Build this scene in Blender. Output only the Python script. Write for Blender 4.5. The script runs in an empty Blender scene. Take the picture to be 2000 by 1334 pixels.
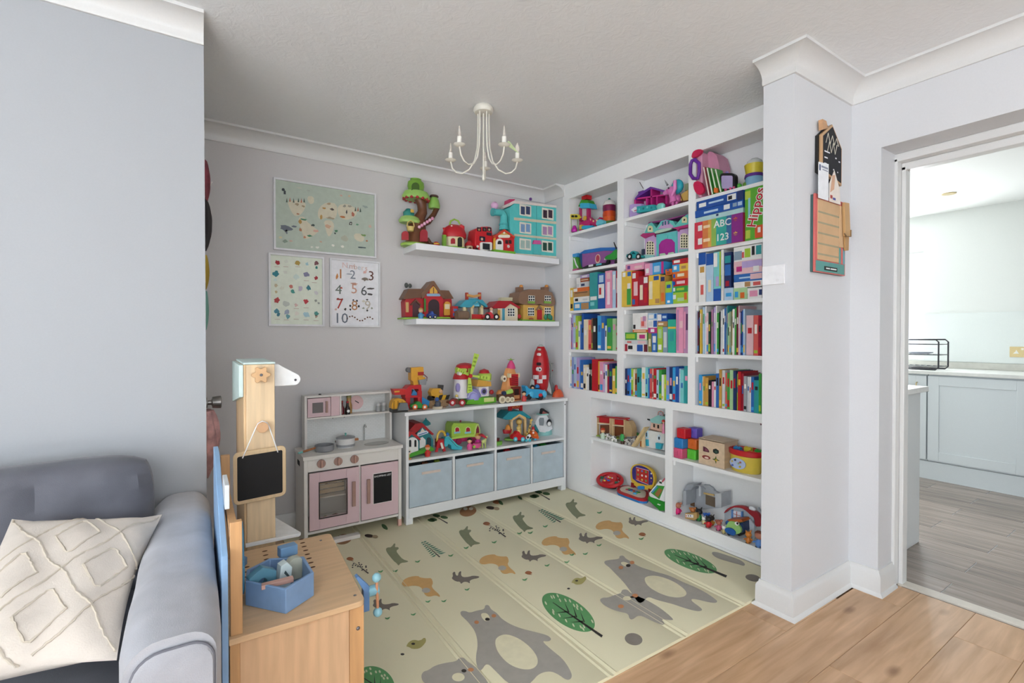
import bpy, bmesh, math, random
from mathutils import Vector, Matrix
random.seed(7)
SC = bpy.context.scene
COL = SC.collection
# ------------------------------------------------------------------ camera
FPX, YAW, PIT, CAMH = 943.3, math.radians(33.38), math.radians(-0.62), 1.2
cam = bpy.data.cameras.new('camera'); cam.sensor_width = 36; cam.lens = FPX / 2000 * 36
cam.clip_start = 0.02
camo = bpy.data.objects.new('camera', cam); COL.objects.link(camo)
camo.location = (0, 0, CAMH); camo.rotation_euler = (math.pi/2 + PIT, 0, -YAW)
SC.camera = camo
# ------------------------------------------------------------------ sky, lights, exposure
SC.view_settings.view_transform = 'Standard'; SC.view_settings.look = 'None'
SC.view_settings.gamma = 1; SC.view_settings.use_curve_mapping = False
SC.view_settings.exposure = 0.25
W = bpy.data.worlds.new('world'); SC.world = W; W.use_nodes = True
W.node_tree.nodes['Background'].inputs[0].default_value = (0.80, 0.90, 1.0, 1)
W.node_tree.nodes['Background'].inputs[1].default_value = 1.6
def area(name, loc, rot, sx, sy, power, color=(1, 1, 1)):
    l = bpy.data.lights.new(name, 'AREA'); l.shape = 'RECTANGLE'; l.size = sx; l.size_y = sy
    l.energy = power; l.color = color
    o = bpy.data.objects.new(name, l); COL.objects.link(o); o.location = loc; o.rotation_euler = rot
    return o
R90 = math.pi/2
# daylight entering by the lounge windows (left wall and wall behind the camera) and the kitchen window
area('window_daylight_left', (-3.35, -1.0, 1.45), (0, -R90, 0), 1.5, 2.3, 66, (0.86, 0.94, 1.0))
area('window_daylight_rear', (-0.3, -3.35, 1.45), (R90, 0, 0), 3.2, 1.5, 42, (0.90, 0.955, 1.0))
area('window_daylight_kitchen', (5.70, 2.35, 1.52), (0, R90, 0), 0.9, 1.2, 58, (0.95, 0.98, 1.0))

sun = bpy.data.lights.new('sun', 'SUN'); sun.energy = 66; sun.angle = .02; sun.color = (1, 1, 1)   # falls on the lounge floor through the left window
suno = bpy.data.objects.new('sun', sun); COL.objects.link(suno); suno.location = (-6, 2, 5)
suno.rotation_euler = Vector((.60, -.42, -.62)).to_track_quat('-Z', 'Y').to_euler()
# ------------------------------------------------------------------ projection helpers (pixel -> direction)
_cy, _sy, _cp, _sp = math.cos(YAW), math.sin(YAW), math.cos(PIT), math.sin(PIT)
_f = Vector((_sy*_cp, _cy*_cp, _sp)); _r = Vector((_cy, -_sy, 0)); _d = _f.cross(_r)
CAM = Vector((0, 0, CAMH))
def ray(x, y): return _f + _r*((x-1000)/FPX) + _d*((y-667)/FPX)
def on_z(x, y, z=0.0):
    v = ray(x, y); return CAM + v*((z-CAMH)/v.z)
class Frame:
    """u runs right along a wall, w out of the wall to the viewer, z up; P() puts a pixel on the plane w."""
    def __init__(s, o, deg=0.0):
        a = math.radians(deg); s.o = Vector((o[0], o[1], 0)); s.u = Vector((math.cos(a), math.sin(a), 0)); s.n = Vector((math.sin(a), -math.cos(a), 0))
        s.q = (0, 0, 1)
    def W(s, u, w, z): return s.o + s.u*u + s.n*w + Vector((0, 0, z))
    def zoom(s, ox, oy, k): s.q = (ox, oy, k); return s
    def P(s, x, y, w=0.0):
        px, py = s.q[0]+x*s.q[2], s.q[1]+y*s.q[2]
        v = ray(px, py); o = s.o + s.n*w
        t = (o-CAM).dot(s.n)/v.dot(s.n); p = CAM + v*t
        return ((p-s.o).dot(s.u), p.z)
    def k(s, x, y, w=0.0): return abs(s.P(x, y-4, w)[1]-s.P(x, y+4, w)[1])/8
# ------------------------------------------------------------------ materials
def lin(h):
    c = [int(h[i:i+2], 16)/255 for i in (0, 2, 4)]
    return tuple(x/12.92 if x <= .04045 else ((x+.055)/1.055)**2.4 for x in c) + (1,)
_M = {}
def _new(name):
    m = bpy.data.materials.new(name); m.use_nodes = True; nt = m.node_tree
    return m, nt, nt.nodes['Principled BSDF']
def _ramp(nt, fac, c0, c1, p0=.3, p1=.7):
    r = nt.nodes.new('ShaderNodeValToRGB'); e = r.color_ramp.elements
    e[0].position = p0; e[0].color = c0; e[1].position = p1; e[1].color = c1
    nt.links.new(fac, r.inputs[0]); return r
def _noise(nt, scale, detail=2, stretch=None, rough=.5, coord='Object'):
    tc = nt.nodes.new('ShaderNodeTexCoord'); n = nt.nodes.new('ShaderNodeTexNoise')
    n.inputs['Scale'].default_value = scale; n.inputs['Detail'].default_value = detail; n.inputs['Roughness'].default_value = rough
    if stretch:
        mp = nt.nodes.new('ShaderNodeMapping'); mp.inputs['Scale'].default_value = stretch
        nt.links.new(tc.outputs[coord], mp.inputs[0]); nt.links.new(mp.outputs[0], n.inputs['Vector'])
    else: nt.links.new(tc.outputs[coord], n.inputs['Vector'])
    return n
def _bump(nt, b, h, strength, dist=.01):
    bp = nt.nodes.new('ShaderNodeBump'); bp.inputs['Strength'].default_value = strength; bp.inputs['Distance'].default_value = dist
    nt.links.new(h, bp.inputs['Height']); nt.links.new(bp.outputs[0], b.inputs['Normal'])
def _sc(c, k): return tuple(min(1, x*k) for x in c[:3]) + (1,)
def M(h, r=.42, met=0.0, kind='plain'):
    key = (h, r, met, kind)
    if key in _M: return _M[key]
    m, nt, b = _new('%s_%s' % (kind, h)); c = lin(h)
    b.inputs['Roughness'].default_value = r; b.inputs['Metallic'].default_value = met
    if kind == 'plain':
        n = _noise(nt, 30); rp = _ramp(nt, n.outputs[0], _sc(c, .95), _sc(c, 1.04))
    elif kind == 'paint':
        n = _noise(nt, 180, 3); rp = _ramp(nt, n.outputs[0], _sc(c, .985), _sc(c, 1.01)); _bump(nt, b, n.outputs[0], .05, .002)
    elif kind == 'artex':
        n = _noise(nt, 22, 5, rough=.62); n.inputs['Distortion'].default_value = 1.6
        rp = _ramp(nt, n.outputs[0], _sc(c, .985), _sc(c, 1.01)); _bump(nt, b, n.outputs[0], .24, .010)
    elif kind == 'fabric':
        n = _noise(nt, 420, 2); n2 = _noise(nt, 9, 4); rp = _ramp(nt, n2.outputs[0], _sc(c, .86), _sc(c, 1.1)); _bump(nt, b, n.outputs[0], .25, .002)
        b.inputs['Sheen Weight'].default_value = .25; b.inputs['Sheen Roughness'].default_value = .4
    elif kind == 'weave':
        n = _noise(nt, 300, 2); n2 = _noise(nt, 14, 4); rp = _ramp(nt, n2.outputs[0], _sc(c, .93), _sc(c, 1.05)); _bump(nt, b, n.outputs[0], .3, .002)
    elif kind == 'wood':       # grain along Z
        n = _noise(nt, 6, 4, (9, 9, .7)); rp = _ramp(nt, n.outputs[0], _sc(c, .86), _sc(c, 1.07)); _bump(nt, b, n.outputs[0], .04, .002)
    elif kind == 'woodx':
        n = _noise(nt, 6, 4, (.7, 9, 9)); rp = _ramp(nt, n.outputs[0], _sc(c, .88), _sc(c, 1.06)); _bump(nt, b, n.outputs[0], .04, .002)
    elif kind == 'speck':
        n = _noise(nt, 16, 4); rp = _ramp(nt, n.outputs[0], _sc(c, .7), _sc(c, 1.25), .4, .6)
    elif kind == 'mat':
        n = _noise(nt, 350, 2); rp = _ramp(nt, n.outputs[0], _sc(c, .98), _sc(c, 1.01)); _bump(nt, b, n.outputs[0], .12, .001)
    nt.links.new(rp.outputs[0], b.inputs['Base Color'])
    _M[key] = m; return m
def glass(h='ffffff', alpha=.25, r=.05):
    key = ('glass', h, alpha)
    if key in _M: return _M[key]
    m, nt, b = _new('glass_'+h); b.inputs['Base Color'].default_value = lin(h); b.inputs['Roughness'].default_value = r
    b.inputs['Alpha'].default_value = alpha; b.inputs['IOR'].default_value = 1.45
    _M[key] = m; return m
def plank_mat():
    m, nt, b = _new('laminate_oak'); L = nt.links
    oi = nt.nodes.new('ShaderNodeObjectInfo')
    tc = nt.nodes.new('ShaderNodeTexCoord'); ad = nt.nodes.new('ShaderNodeVectorMath'); ad.operation = 'ADD'
    mu = nt.nodes.new('ShaderNodeVectorMath'); mu.operation = 'SCALE'; cb = nt.nodes.new('ShaderNodeCombineXYZ')
    for i in (0, 1): L.new(oi.outputs['Random'], cb.inputs[i])
    L.new(cb.outputs[0], mu.inputs[0]); mu.inputs['Scale'].default_value = 37
    L.new(tc.outputs['Object'], ad.inputs[0]); L.new(mu.outputs[0], ad.inputs[1])
    def nz(sc, st, det, dist=0):
        mp = nt.nodes.new('ShaderNodeMapping'); mp.inputs['Scale'].default_value = st; n = nt.nodes.new('ShaderNodeTexNoise')
        n.inputs['Scale'].default_value = sc; n.inputs['Detail'].default_value = det; n.inputs['Distortion'].default_value = dist
        L.new(ad.outputs[0], mp.inputs[0]); L.new(mp.outputs[0], n.inputs['Vector']); return n
    g = nz(5, (.5, 6, 6), 5, .5); big = nz(2.2, (.7, 2.2, 2), 3, .4)
    kn = nt.nodes.new('ShaderNodeTexVoronoi'); mp = nt.nodes.new('ShaderNodeMapping'); mp.inputs['Scale'].default_value = (2.3, 5.5, 1)
    L.new(ad.outputs[0], mp.inputs[0]); L.new(mp.outputs[0], kn.inputs['Vector']); kn.inputs['Scale'].default_value = 1.0
    r1 = _ramp(nt, g.outputs[0], lin('bd946c'), lin('e0b892'), .3, .72)
    r2 = _ramp(nt, big.outputs[0], (.62, .60, .58, 1), (1, 1, 1, 1), .30, .55)
    r3 = _ramp(nt, kn.outputs['Distance'], (.36, .27, .2, 1), (1, 1, 1, 1), .03, .13)
    m1 = nt.nodes.new('ShaderNodeMixRGB'); m1.blend_type = 'MULTIPLY'; m1.inputs[0].default_value = .55
    m2 = nt.nodes.new('ShaderNodeMixRGB'); m2.blend_type = 'MULTIPLY'; m2.inputs[0].default_value = .75
    L.new(r1.outputs[0], m1.inputs[1]); L.new(r2.outputs[0], m1.inputs[2]); L.new(m1.outputs[0], m2.inputs[1]); L.new(r3.outputs[0], m2.inputs[2])
    L.new(m2.outputs[0], b.inputs['Base Color']); b.inputs['Roughness'].default_value = .3
    _bump(nt, b, g.outputs[0], .05, .002)
    return m
def tile_mat():
    m, nt, b = _new('kitchen_wood_tile'); L = nt.links
    n = _noise(nt, 4, 5, (7, .6, 1)); n.inputs['Distortion'].default_value = .4
    oi = nt.nodes.new('ShaderNodeObjectInfo')
    r = _ramp(nt, n.outputs[0], lin('85776f'), lin('b4a498'), .3, .7)
    hs = nt.nodes.new('ShaderNodeHueSaturation'); mr = nt.nodes.new('ShaderNodeMapRange')
    mr.inputs['To Min'].default_value = .85; mr.inputs['To Max'].default_value = 1.1
    L.new(oi.outputs['Random'], mr.inputs[0]); L.new(mr.outputs[0], hs.inputs['Value']); L.new(r.outputs[0], hs.inputs['Color'])
    L.new(hs.outputs[0], b.inputs['Base Color']); b.inputs['Roughness'].default_value = .24
    return m
# ------------------------------------------------------------------ mesh builder
class G:
    def __init__(s, name, mat, fr, of=None, label=None, kind=None):
        s.name, s.mat, s.fr, s.of, s.label, s.kind = name, mat, fr, of, label, kind
        s.v, s.f, s.bev = [], [], 0
    def add(s, pts, faces, world=False):
        n = len(s.v)
        s.v += [Vector(p) for p in pts] if world else [s.fr.W(*p) for p in pts]
        s.f += [tuple(n+i for i in f) for f in faces]; return s
    def box(s, u0, u1, w0, w1, z0, z1):
        return s.add([(u, w, z) for z in (z0, z1) for w in (w0, w1) for u in (u0, u1)],
                     [(0, 1, 3, 2), (4, 6, 7, 5), (0, 4, 5, 1), (2, 3, 7, 6), (0, 2, 6, 4), (1, 5, 7, 3)])
    def _ext(s, a, b):
        n = len(a); return s.add(a+b, [tuple(range(n)), tuple(range(2*n-1, n-1, -1))] + [(i, (i+1) % n, n+(i+1) % n, n+i) for i in range(n)])
    def prism(s, pts, w0, w1): return s._ext([(u, w0, z) for u, z in pts], [(u, w1, z) for u, z in pts])
    def prismu(s, pts, u0, u1): return s._ext([(u0, w, z) for w, z in pts], [(u1, w, z) for w, z in pts])
    def prismz(s, pts, z0, z1): return s._ext([(u, w, z0) for u, w in pts], [(u, w, z1) for u, w in pts])
    def lathe(s, u, w, z, prof, n=16, eu=1.0, ew=1.0):
        pts = []; fc = []; m = len(prof)
        for i in range(n):
            a = 2*math.pi*i/n
            pts += [(u+r*math.cos(a)*eu, w+r*math.sin(a)*ew, z+h) for r, h in prof]
        for i in range(n):
            j = (i+1) % n
            fc += [(i*m+k, j*m+k, j*m+k+1, i*m+k+1) for k in range(m-1)]
        if prof[0][0] > 1e-6: fc.append(tuple(i*m for i in range(n)))
        if prof[-1][0] > 1e-6: fc.append(tuple(i*m+m-1 for i in range(n)))
        return s.add(pts, fc)
    def disc(s, u, z, r, w0, w1, n=18, rz=None):
        rz = rz or r
        return s.prism([(u+r*math.cos(2*math.pi*i/n), z+rz*math.sin(2*math.pi*i/n)) for i in range(n)], w0, w1)
    def sph(s, u, w, z, ru, rw=None, rz=None, n=12):
        rw = ru if rw is None else rw; rz = ru if rz is None else rz
        m = max(4, n//2); pts = [(u, w, z-rz)]; fc = []
        for k in range(1, m):
            t = math.pi*k/m
            pts += [(u+ru*math.sin(t)*math.cos(2*math.pi*i/n), w+rw*math.sin(t)*math.sin(2*math.pi*i/n), z-rz*math.cos(t)) for i in range(n)]
        pts.append((u, w, z+rz)); L = len(pts)-1
        for i in range(n):
            j = (i+1) % n; fc.append((0, 1+j, 1+i)); fc.append((L, 1+(m-2)*n+i, 1+(m-2)*n+j))
            for k in range(m-2): fc.append((1+k*n+i, 1+k*n+j, 1+(k+1)*n+j, 1+(k+1)*n+i))
        return s.add(pts, fc)
    def tube(s, pts, r, n=8, closed=False, world=False):
        P = [Vector(p) if world else s.fr.W(*p) for p in pts]; N = len(P); rr = r if isinstance(r, (list, tuple)) else [r]*N
        V = []; F = []; up = None
        for i in range(N):
            a = P[i-1] if (i or closed) else P[i]; b = P[(i+1) % N] if (i < N-1 or closed) else P[i]
            t = (b-a).normalized()
            if up is None: up = Vector((0, 0, 1)) if abs(t.z) < .9 else Vector((1, 0, 0))
            x = t.cross(up).normalized(); y = x.cross(t); up = y
            V += [P[i] + x*(rr[i]*math.cos(2*math.pi*k/n)) + y*(rr[i]*math.sin(2*math.pi*k/n)) for k in range(n)]
        for i in range(N if closed else N-1):
            j = (i+1) % N
            F += [(i*n+k, i*n+(k+1) % n, j*n+(k+1) % n, j*n+k) for k in range(n)]
        if not closed: F += [tuple(range(n)), tuple(range(N*n-1, N*n-n-1, -1))]
        return s.add(V, F, True)
    def text(s, t, u, w, z, size, rot=0.0, ext=.0006, align='CENTER', sx=1.0, bold=.0):
        c = bpy.data.curves.new('txt', 'FONT'); c.body = t; c.size = size; c.offset = bold*size; c.extrude = ext; c.align_x = align; c.align_y = 'CENTER'; c.resolution_u = 2
        o = bpy.data.objects.new('txt', c); me = bpy.data.meshes.new_from_object(o)
        ca, sa = math.cos(rot), math.sin(rot)
        s.add([(u+(p.co.x*sx*ca-p.co.y*sa), w+p.co.z, z+(p.co.x*sx*sa+p.co.y*ca)) for p in me.vertices], [tuple(q.vertices) for q in me.polygons])
        bpy.data.objects.remove(o); bpy.data.curves.remove(c); bpy.data.meshes.remove(me); return s
    # pixel-authored versions (current zoom of the frame), all on the plane w1
    def pp(s, pts, w0, w1): return s.prism([s.fr.P(x, y, w1) for x, y in pts], w0, w1)
    def pb(s, x0, y0, x1, y1, w0, w1):
        xc, yc = (x0+x1)/2, (y0+y1)/2; P = s.fr.P
        return s.box(P(x0, yc, w1)[0], P(x1, yc, w1)[0], w0, w1, P(xc, y1, w1)[1], P(xc, y0, w1)[1])
    def pd(s, x, y, r, w0, w1, n=16, ry=None):
        u, z = s.fr.P(x, y, w1); k = s.fr.k(x, y, w1); return s.disc(u, z, r*k, w0, w1, n, (ry or r)*k)
    def ps(s, x, y, w, r, rw=None, rz=None, n=12):
        u, z = s.fr.P(x, y, w); k = s.fr.k(x, y, w); return s.sph(u, w, z, r*k, (rw or r)*k, (rz or r)*k, n)
    def pl(s, x, w, prof, n=18, eu=1.0, ew=1.0):      # lathe, profile (radius px, y px) from bottom to top
        u = s.fr.P(x, prof[0][1], w)[0]; k = s.fr.k(x, prof[0][1], w)
        return s.lathe(u, w, 0, [(r*k, s.fr.P(x, y, w)[1]) for r, y in prof], n, eu, ew)
    def pt(s, pts, w, r, n=8, closed=False):
        k = s.fr.k(*pts[0], w); rr = [x*k for x in r] if isinstance(r, (list, tuple)) else r*k
        q = [s.fr.P(x, y, w) for x, y in pts]; return s.tube([(u, w, z) for u, z in q], rr, n, closed)
    def ptext(s, t, x, y, w, h, rot=0.0, sx=1.0):
        u, z = s.fr.P(x, y, w); return s.text(t, u, w, z, h*s.fr.k(x, y, w)*1.35, rot, sx=sx)
def mkmesh(name, g, L):
    me = bpy.data.meshes.new(name); me.from_pydata([tuple(p-L) for p in g.v], [], g.f)
    bm = bmesh.new(); bm.from_mesh(me); bmesh.ops.recalc_face_normals(bm, faces=bm.faces); bm.to_mesh(me); bm.free()
    me.shade_smooth(); me.set_sharp_from_angle(angle=math.radians(38)); me.materials.append(g.mat); return me
def link(name, data, parent=None, loc=(0, 0, 0)):
    o = bpy.data.objects.new(name, data); COL.objects.link(o); o.location = loc
    if parent: o.parent = parent
    return o
def bevel(o, w, seg=2):
    if w:
        b = o.modifiers.new('bevel', 'BEVEL'); b.width = w; b.segments = seg; b.limit_method = 'ANGLE'; b.angle_limit = math.radians(40)
WORLD = Frame((0, 0), 0)
WORLD.W = lambda u, w, z: Vector((u, w, z))
BAY = [None]           # limits of the niche a bookcase thing stands in
class T:
    def __init__(s, name, label, cat, fr=None, group=None, kind=None):
        s.name, s.label, s.cat, s.fr, s.group, s.kind, s.parts = name, label, cat, fr or WORLD, group, kind, []
    def p(s, name, col, r=.42, of=None, fr=None, label=None, met=0.0, k='plain', kind=None):
        m = col if isinstance(col, bpy.types.Material) else M(col, r, met, k)
        g = G(name, m, fr or s.fr, of, label, kind); s.parts.append(g); return g
    def end(s, snap=None, dz=0.0, bev=0, ground=None):
        if s.fr.__dict__.get('niche') and BAY[0]:
            ya, yb = -BAY[0][1]+.0015, -BAY[0][0]-.0015
            for g in s.parts: g.v = [Vector((min(v.x, XR-BKD-.0015), min(yb, max(ya, v.y)), v.z)) for v in g.v]
        if s.fr.__dict__.get('cx'):
            xa, xb = s.fr.cx
            for g in s.parts: g.v = [Vector((min(xb, max(xa, v.x)), min(v.y, YB-.032), v.z)) for v in g.v]
        allv = [v for g in s.parts for v in g.v]
        z0 = min(v.z for v in allv)
        if snap is not None:
            d = Vector((0, 0, snap+.0004-z0))
            for g in s.parts: g.v = [v+d for v in g.v]
            allv = [v for g in s.parts for v in g.v]; z0 = min(v.z for v in allv)
        L = Vector(((min(v.x for v in allv)+max(v.x for v in allv))/2, (min(v.y for v in allv)+max(v.y for v in allv))/2, z0))
        if len(s.parts) == 1:
            g = s.parts[0]; root = link(s.name, mkmesh(s.name, g, L), None, L); bevel(root, g.bev or bev)
        else:
            root = link(s.name, None, None, L); root.empty_display_size = .05; obs = {}
            for g in s.parts:
                o = link(g.name, mkmesh(g.name, g, L), obs[id(g.of)] if g.of else root); obs[id(g)] = o
                bevel(o, g.bev or bev)
                if g.label: o['label'] = g.label
                if g.kind: o['kind'] = g.kind
        if s.kind: root['kind'] = s.kind
        if s.label: root['label'] = s.label
        if s.cat: root['category'] = s.cat
        if s.group: root['group'] = s.group
        return root
def structure(name, mat, build, label=None, bev=0):
    t = T(name, label, None, None, kind='structure'); g = t.p(name, mat); build(g); return t.end(bev=bev)
# ------------------------------------------------------------------ the room
CEIL, XR, YB, YL, XL = 2.392, 2.45, 3.22, 2.19, 0.045     # ceiling, bookcase front, back wall, lounge wall, alcove left side
WALL = M('d6d7da', .55, 0, 'paint'); WHITE = M('dcdcdb', .35, 0, 'paint'); CEILM = M('eceef0', .8, 0, 'artex')
BW = Frame((0, YB), 0); RW = Frame((XR, 0), -90); RW.niche = True
X0, Y0 = -3.4, -3.4                                       # far corner of the lounge behind the camera
# floor: sub-floor slab and individual laminate planks
def b(g): g.box(X0-.15, 2.86, Y0-.15, YB+.15, -.10, -.0085)
floor = structure('floor', M('8b6b4e', .6), b, 'wood laminate floor of warm oak planks')
PM = plank_mat()
pw, plen = .192, 1.29
def plank_mesh(L, w):
    g = G('plank', PM, WORLD); c = .0012
    g.add([(0, 0, -.008), (L, 0, -.008), (L, w, -.008), (0, w, -.008), (0, 0, -c), (L, 0, -c), (L, w, -c), (0, w, -c), (c, c, 0), (L-c, c, 0), (L-c, w-c, 0), (c, w-c, 0)],
          [(0, 3, 2, 1), (0, 1, 5, 4), (1, 2, 6, 5), (2, 3, 7, 6), (3, 0, 4, 7), (4, 5, 9, 8), (5, 6, 10, 9), (6, 7, 11, 10), (7, 4, 8, 11), (8, 9, 10, 11)])
    me = mkmesh('plank', g, Vector((0, 0, 0))); return me
PME = {}
def plank(x, y, L, w):
    key = (round(L, 3), round(w, 3))
    if key not in PME: PME[key] = plank_mesh(L-.0008, w-.0008)
    o = link('plank', PME[key]); o.parent = floor; o.location = Vector((x, y, 0)) - floor.location
row = 0; y = Y0
while y < YB - .01:
    w = min(pw, YB-y); xs = X0 - ((row*.47) % 1)*plen; xmax = 2.826 if y < .9 else 2.45
    if y > YL-.1: xs0 = 0.0
    else: xs0 = X0
    x = xs
    while x < xmax-.01:
        a, bb = max(x, xs0), min(x+plen, xmax)
        if bb-a > .02: plank(a, y, bb-a, w)
        x += plen
    y += pw; row += 1
# ceiling
def b(g): g.box(X0-.15, 2.86, Y0-.15, YB+.15, CEIL, CEIL+.1)
structure('ceiling', CEILM, b, 'white textured ceiling')
# walls
def b(g): g.box(-.25, 2.9, YB, YB+.14, 0, CEIL)
structure('wall_back', M('d3d0d0', .6, 0, 'paint'), b, 'pale grey wall behind the shelves and posters')
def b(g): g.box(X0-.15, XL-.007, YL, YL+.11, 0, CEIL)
structure('wall_left', M('abaeb2', .55, 0, 'paint'), b, 'pale grey lounge wall behind the sofa')  # colour darkened below the other walls to offset the excess light here
def b(g):
    g.box(XL-.13, XL-.02, YL+.11, YB, 2.05, CEIL); g.box(XL-.13, XL-.02, YB-.12, YB, 0, 2.05); g.box(-.27, -.25, YL+.11, YB, 0, CEIL)  # last box: unseen backing added to stop sky light leaking round the door
structure('wall_alcove', WALL, b, 'alcove side wall around the white door, with an added unseen light-blocking back')
# lounge walls behind the camera, with window openings
def b(g):
    g.box(X0-.15, X0, Y0, -2.2, 0, CEIL); g.box(X0-.15, X0, .2, YL, 0, CEIL)
    g.box(X0-.15, X0, -2.2, .2, 0, .65); g.box(X0-.15, X0, -2.2, .2, 2.25, CEIL)
structure('wall_window_side', WALL, b, 'lounge wall with the wide window')
def b(g):
    g.box(X0-.15, -1.95, Y0-.15, Y0, 0, CEIL); g.box(1.35, 2.86, Y0-.15, Y0, 0, CEIL)
    g.box(-1.95, 1.35, Y0-.15, Y0, 0, .65); g.box(-1.95, 1.35, Y0-.15, Y0, 2.25, CEIL)
structure('wall_rear', WALL, b, 'lounge wall behind the camera with a window')
# wall stub (pillar) between bookcase and kitchen door
PX, PY0, PY1 = 2.112, 1.050, 1.182
def b(g): g.box(PX, 2.86, PY0, PY1, 0, CEIL)
structure('wall_pillar', WALL, b, 'white wall stub beside the bookcase')
# kitchen door wall X = 2.645 with opening Y -0.35..0.925, z 0..2.068
DX, DY1, DY0, DZ = 2.645, .928, -.02, 2.068
def b(g):
    g.box(DX, 2.86, DY1, PY0, 0, CEIL); g.box(DX, 2.86, DY0, DY1, DZ, CEIL); g.box(DX, 2.86, Y0, DY0, 0, CEIL)
structure('wall_right', WALL, b, 'white wall around the kitchen doorway')
# right wall strip beyond the bookcase, filler and structural wall behind it
def b(g):
    g.box(XR, 2.86, 2.985, YB, 0, CEIL); g.box(2.68, 2.86, PY1, 2.985, 0, CEIL)
structure('wall_bookcase', WALL, b, 'white wall the built-in bookcase sits in')
# coving profile swept along straight runs
def cove(g, run0, run1, nx, ny, m0=0, m1=0, r=.088):
    """run0->run1 on the wall line; (nx,ny) points into the room; m0/m1 mitre: + outward corner, - inward corner"""
    a, bq = Vector((*run0, 0)), Vector((*run1, 0)); d = (bq-a).normalized(); n = Vector((nx, ny, 0)); prof = []
    prof.append((0, CEIL-r)); prof.append((.009, CEIL-r))
    for i in range(7):
        t = math.pi/2*i/6; prof.append((r-.004-(r-.013)*math.cos(t) if i else .013, CEIL-.012-(r-.020)*(1-math.sin(t)) if i else CEIL-r+.008))
    prof += [(r, CEIL-.012), (r, CEIL), (0, CEIL)]
    A = [a + n*o - d*(o*m0) + Vector((0, 0, z)) for o, z in prof]; B = [bq + n*o + d*(o*m1) + Vector((0, 0, z)) for o, z in prof]
    k = len(prof)
    g.add(A+B, [tuple(range(k)), tuple(range(2*k-1, k-1, -1))]+[(i, (i+1) % k, k+(i+1) % k, k+i) for i in range(k)], True)
def b(g): cove(g, (XL-.02, YB), (XR, YB), 0, -1, 0, -1); cove(g, (XR, YB), (XR, 2.965), -1, 0, -1, 0)
structure('trim_1', WHITE, b, 'white coving along the back wall')
def b(g): cove(g, (X0, YL), (XL-.007, YL), 0, -1)
structure('trim_2', WHITE, b, 'white coving above the sofa wall')
def b(g): cove(g, (PX, PY1), (PX, PY0), -1, 0, 0, 1); cove(g, (PX, PY0), (DX, PY0), 0, -1, 1, -1); cove(g, (DX, PY0), (DX, Y0), -1, 0, -1, 0)
structure('trim_3', WHITE, b, 'white coving around the wall stub and doorway wall')
# skirting boards with ogee top and quadrant bead
def skirt(g, run0, run1, nx, ny, m0=0, m1=0, h=.115, bead=True):
    a, bq = Vector((*run0, 0)), Vector((*run1, 0)); d = (bq-a).normalized(); n = Vector((nx, ny, 0))
    prof = [(0, 0), (.028 if bead else .016, 0), (.026 if bead else .016, .008), (.017, .016), (.016, h-.025), (.012, h-.016), (.007, h-.009), (.006, h), (0, h)]
    A = [a + n*o - d*(o*m0) + Vector((0, 0, z)) for o, z in prof]; B = [bq + n*o + d*(o*m1) + Vector((0, 0, z)) for o, z in prof]; k = len(prof)
    g.add(A+B, [tuple(range(k)), tuple(range(2*k-1, k-1, -1))]+[(i, (i+1) % k, k+(i+1) % k, k+i) for i in range(k)], True)
def b(g):
    skirt(g, (PX, PY1), (PX, PY0), -1, 0, 1, 1); skirt(g, (PX, PY0), (DX, PY0), 0, -1, 1, -1)
    skirt(g, (PX+.2, PY1), (PX, PY1), 0, 1, 0, 1)
structure('baseboard_pillar', WHITE, b, 'white skirting around the wall stub')
def b(g): skirt(g, (DX, PY0), (DX, DY1), -1, 0, -1, 1); skirt(g, (DX, DY1), (2.80, DY1), 0, -1, 1, 0)
structure('baseboard_right', WHITE, b, 'white skirting at the doorway corner')
def b(g): skirt(g, (XL, YB), (XR, YB), 0, -1, 0, -1)
structure('baseboard_back', WHITE, b, 'white skirting along the back wall')
# kitchen door frame: lining, stop and threshold
def b(g):
    g.box(2.80, 2.90, DY1-.012, DY1+.02, 0, 2.045); g.box(2.80, 2.90, DY0-.02, DY0+.03, 0, 2.045); g.box(2.80, 2.90, DY0-.02, DY1+.02, 2.03, DZ)
    g.box(2.845, 2.90, DY1-.030, DY1-.012, 0, 2.012); g.box(2.845, 2.90, DY0, DY1-.012, 1.995, 2.03)
structure('door_1', WHITE, b, 'white frame of the open kitchen doorway', bev=.003)
def b(g): g.box(2.838, 2.905, DY0, DY1-.012, -.012, .004)
structure('trim_4', M('d8d0c4', .4), b, 'cream threshold strip under the kitchen doorway', bev=.002)
def b(g): g.box(2.8265, 2.8375, DY0, DY1-.03, -.0083, -.004)
structure('trim_5', M('3a2418', .6), b, 'dark gap along the threshold')
# ------------------------------------------------------------------ window frames of the lounge
def b(g):
    for z in (.65, 2.20): g.box(X0-.1, X0-.04, -2.2, .2, z, z+.05)
    for y in (-2.2, -1.42, -.63, .15): g.box(X0-.1, X0-.04, y, y+.05, .70, 2.20)
structure('window_1', WHITE, b, 'white window frame in the lounge side wall')
def b(g):
    for z in (.65, 2.20): g.box(-1.95, 1.35, Y0-.1, Y0-.04, z, z+.05)
    for x in (-1.95, -.86, .22, 1.30): g.box(x, x+.05, Y0-.1, Y0-.04, .70, 2.20)
structure('window_2', WHITE, b, 'white window frame in the rear lounge wall')
t = T('bounce_rug', 'unseen pale grey rug added behind the camera to bounce light', 'rug'); t.p('bounce_rug', M('d6d6d4', .95, 0, 'weave')).box(-2.9, -.5, -3.1, -.1, .0006, .012); t.end()  # unseen rug, added so sunlight bounces neutrally onto the ceiling
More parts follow.
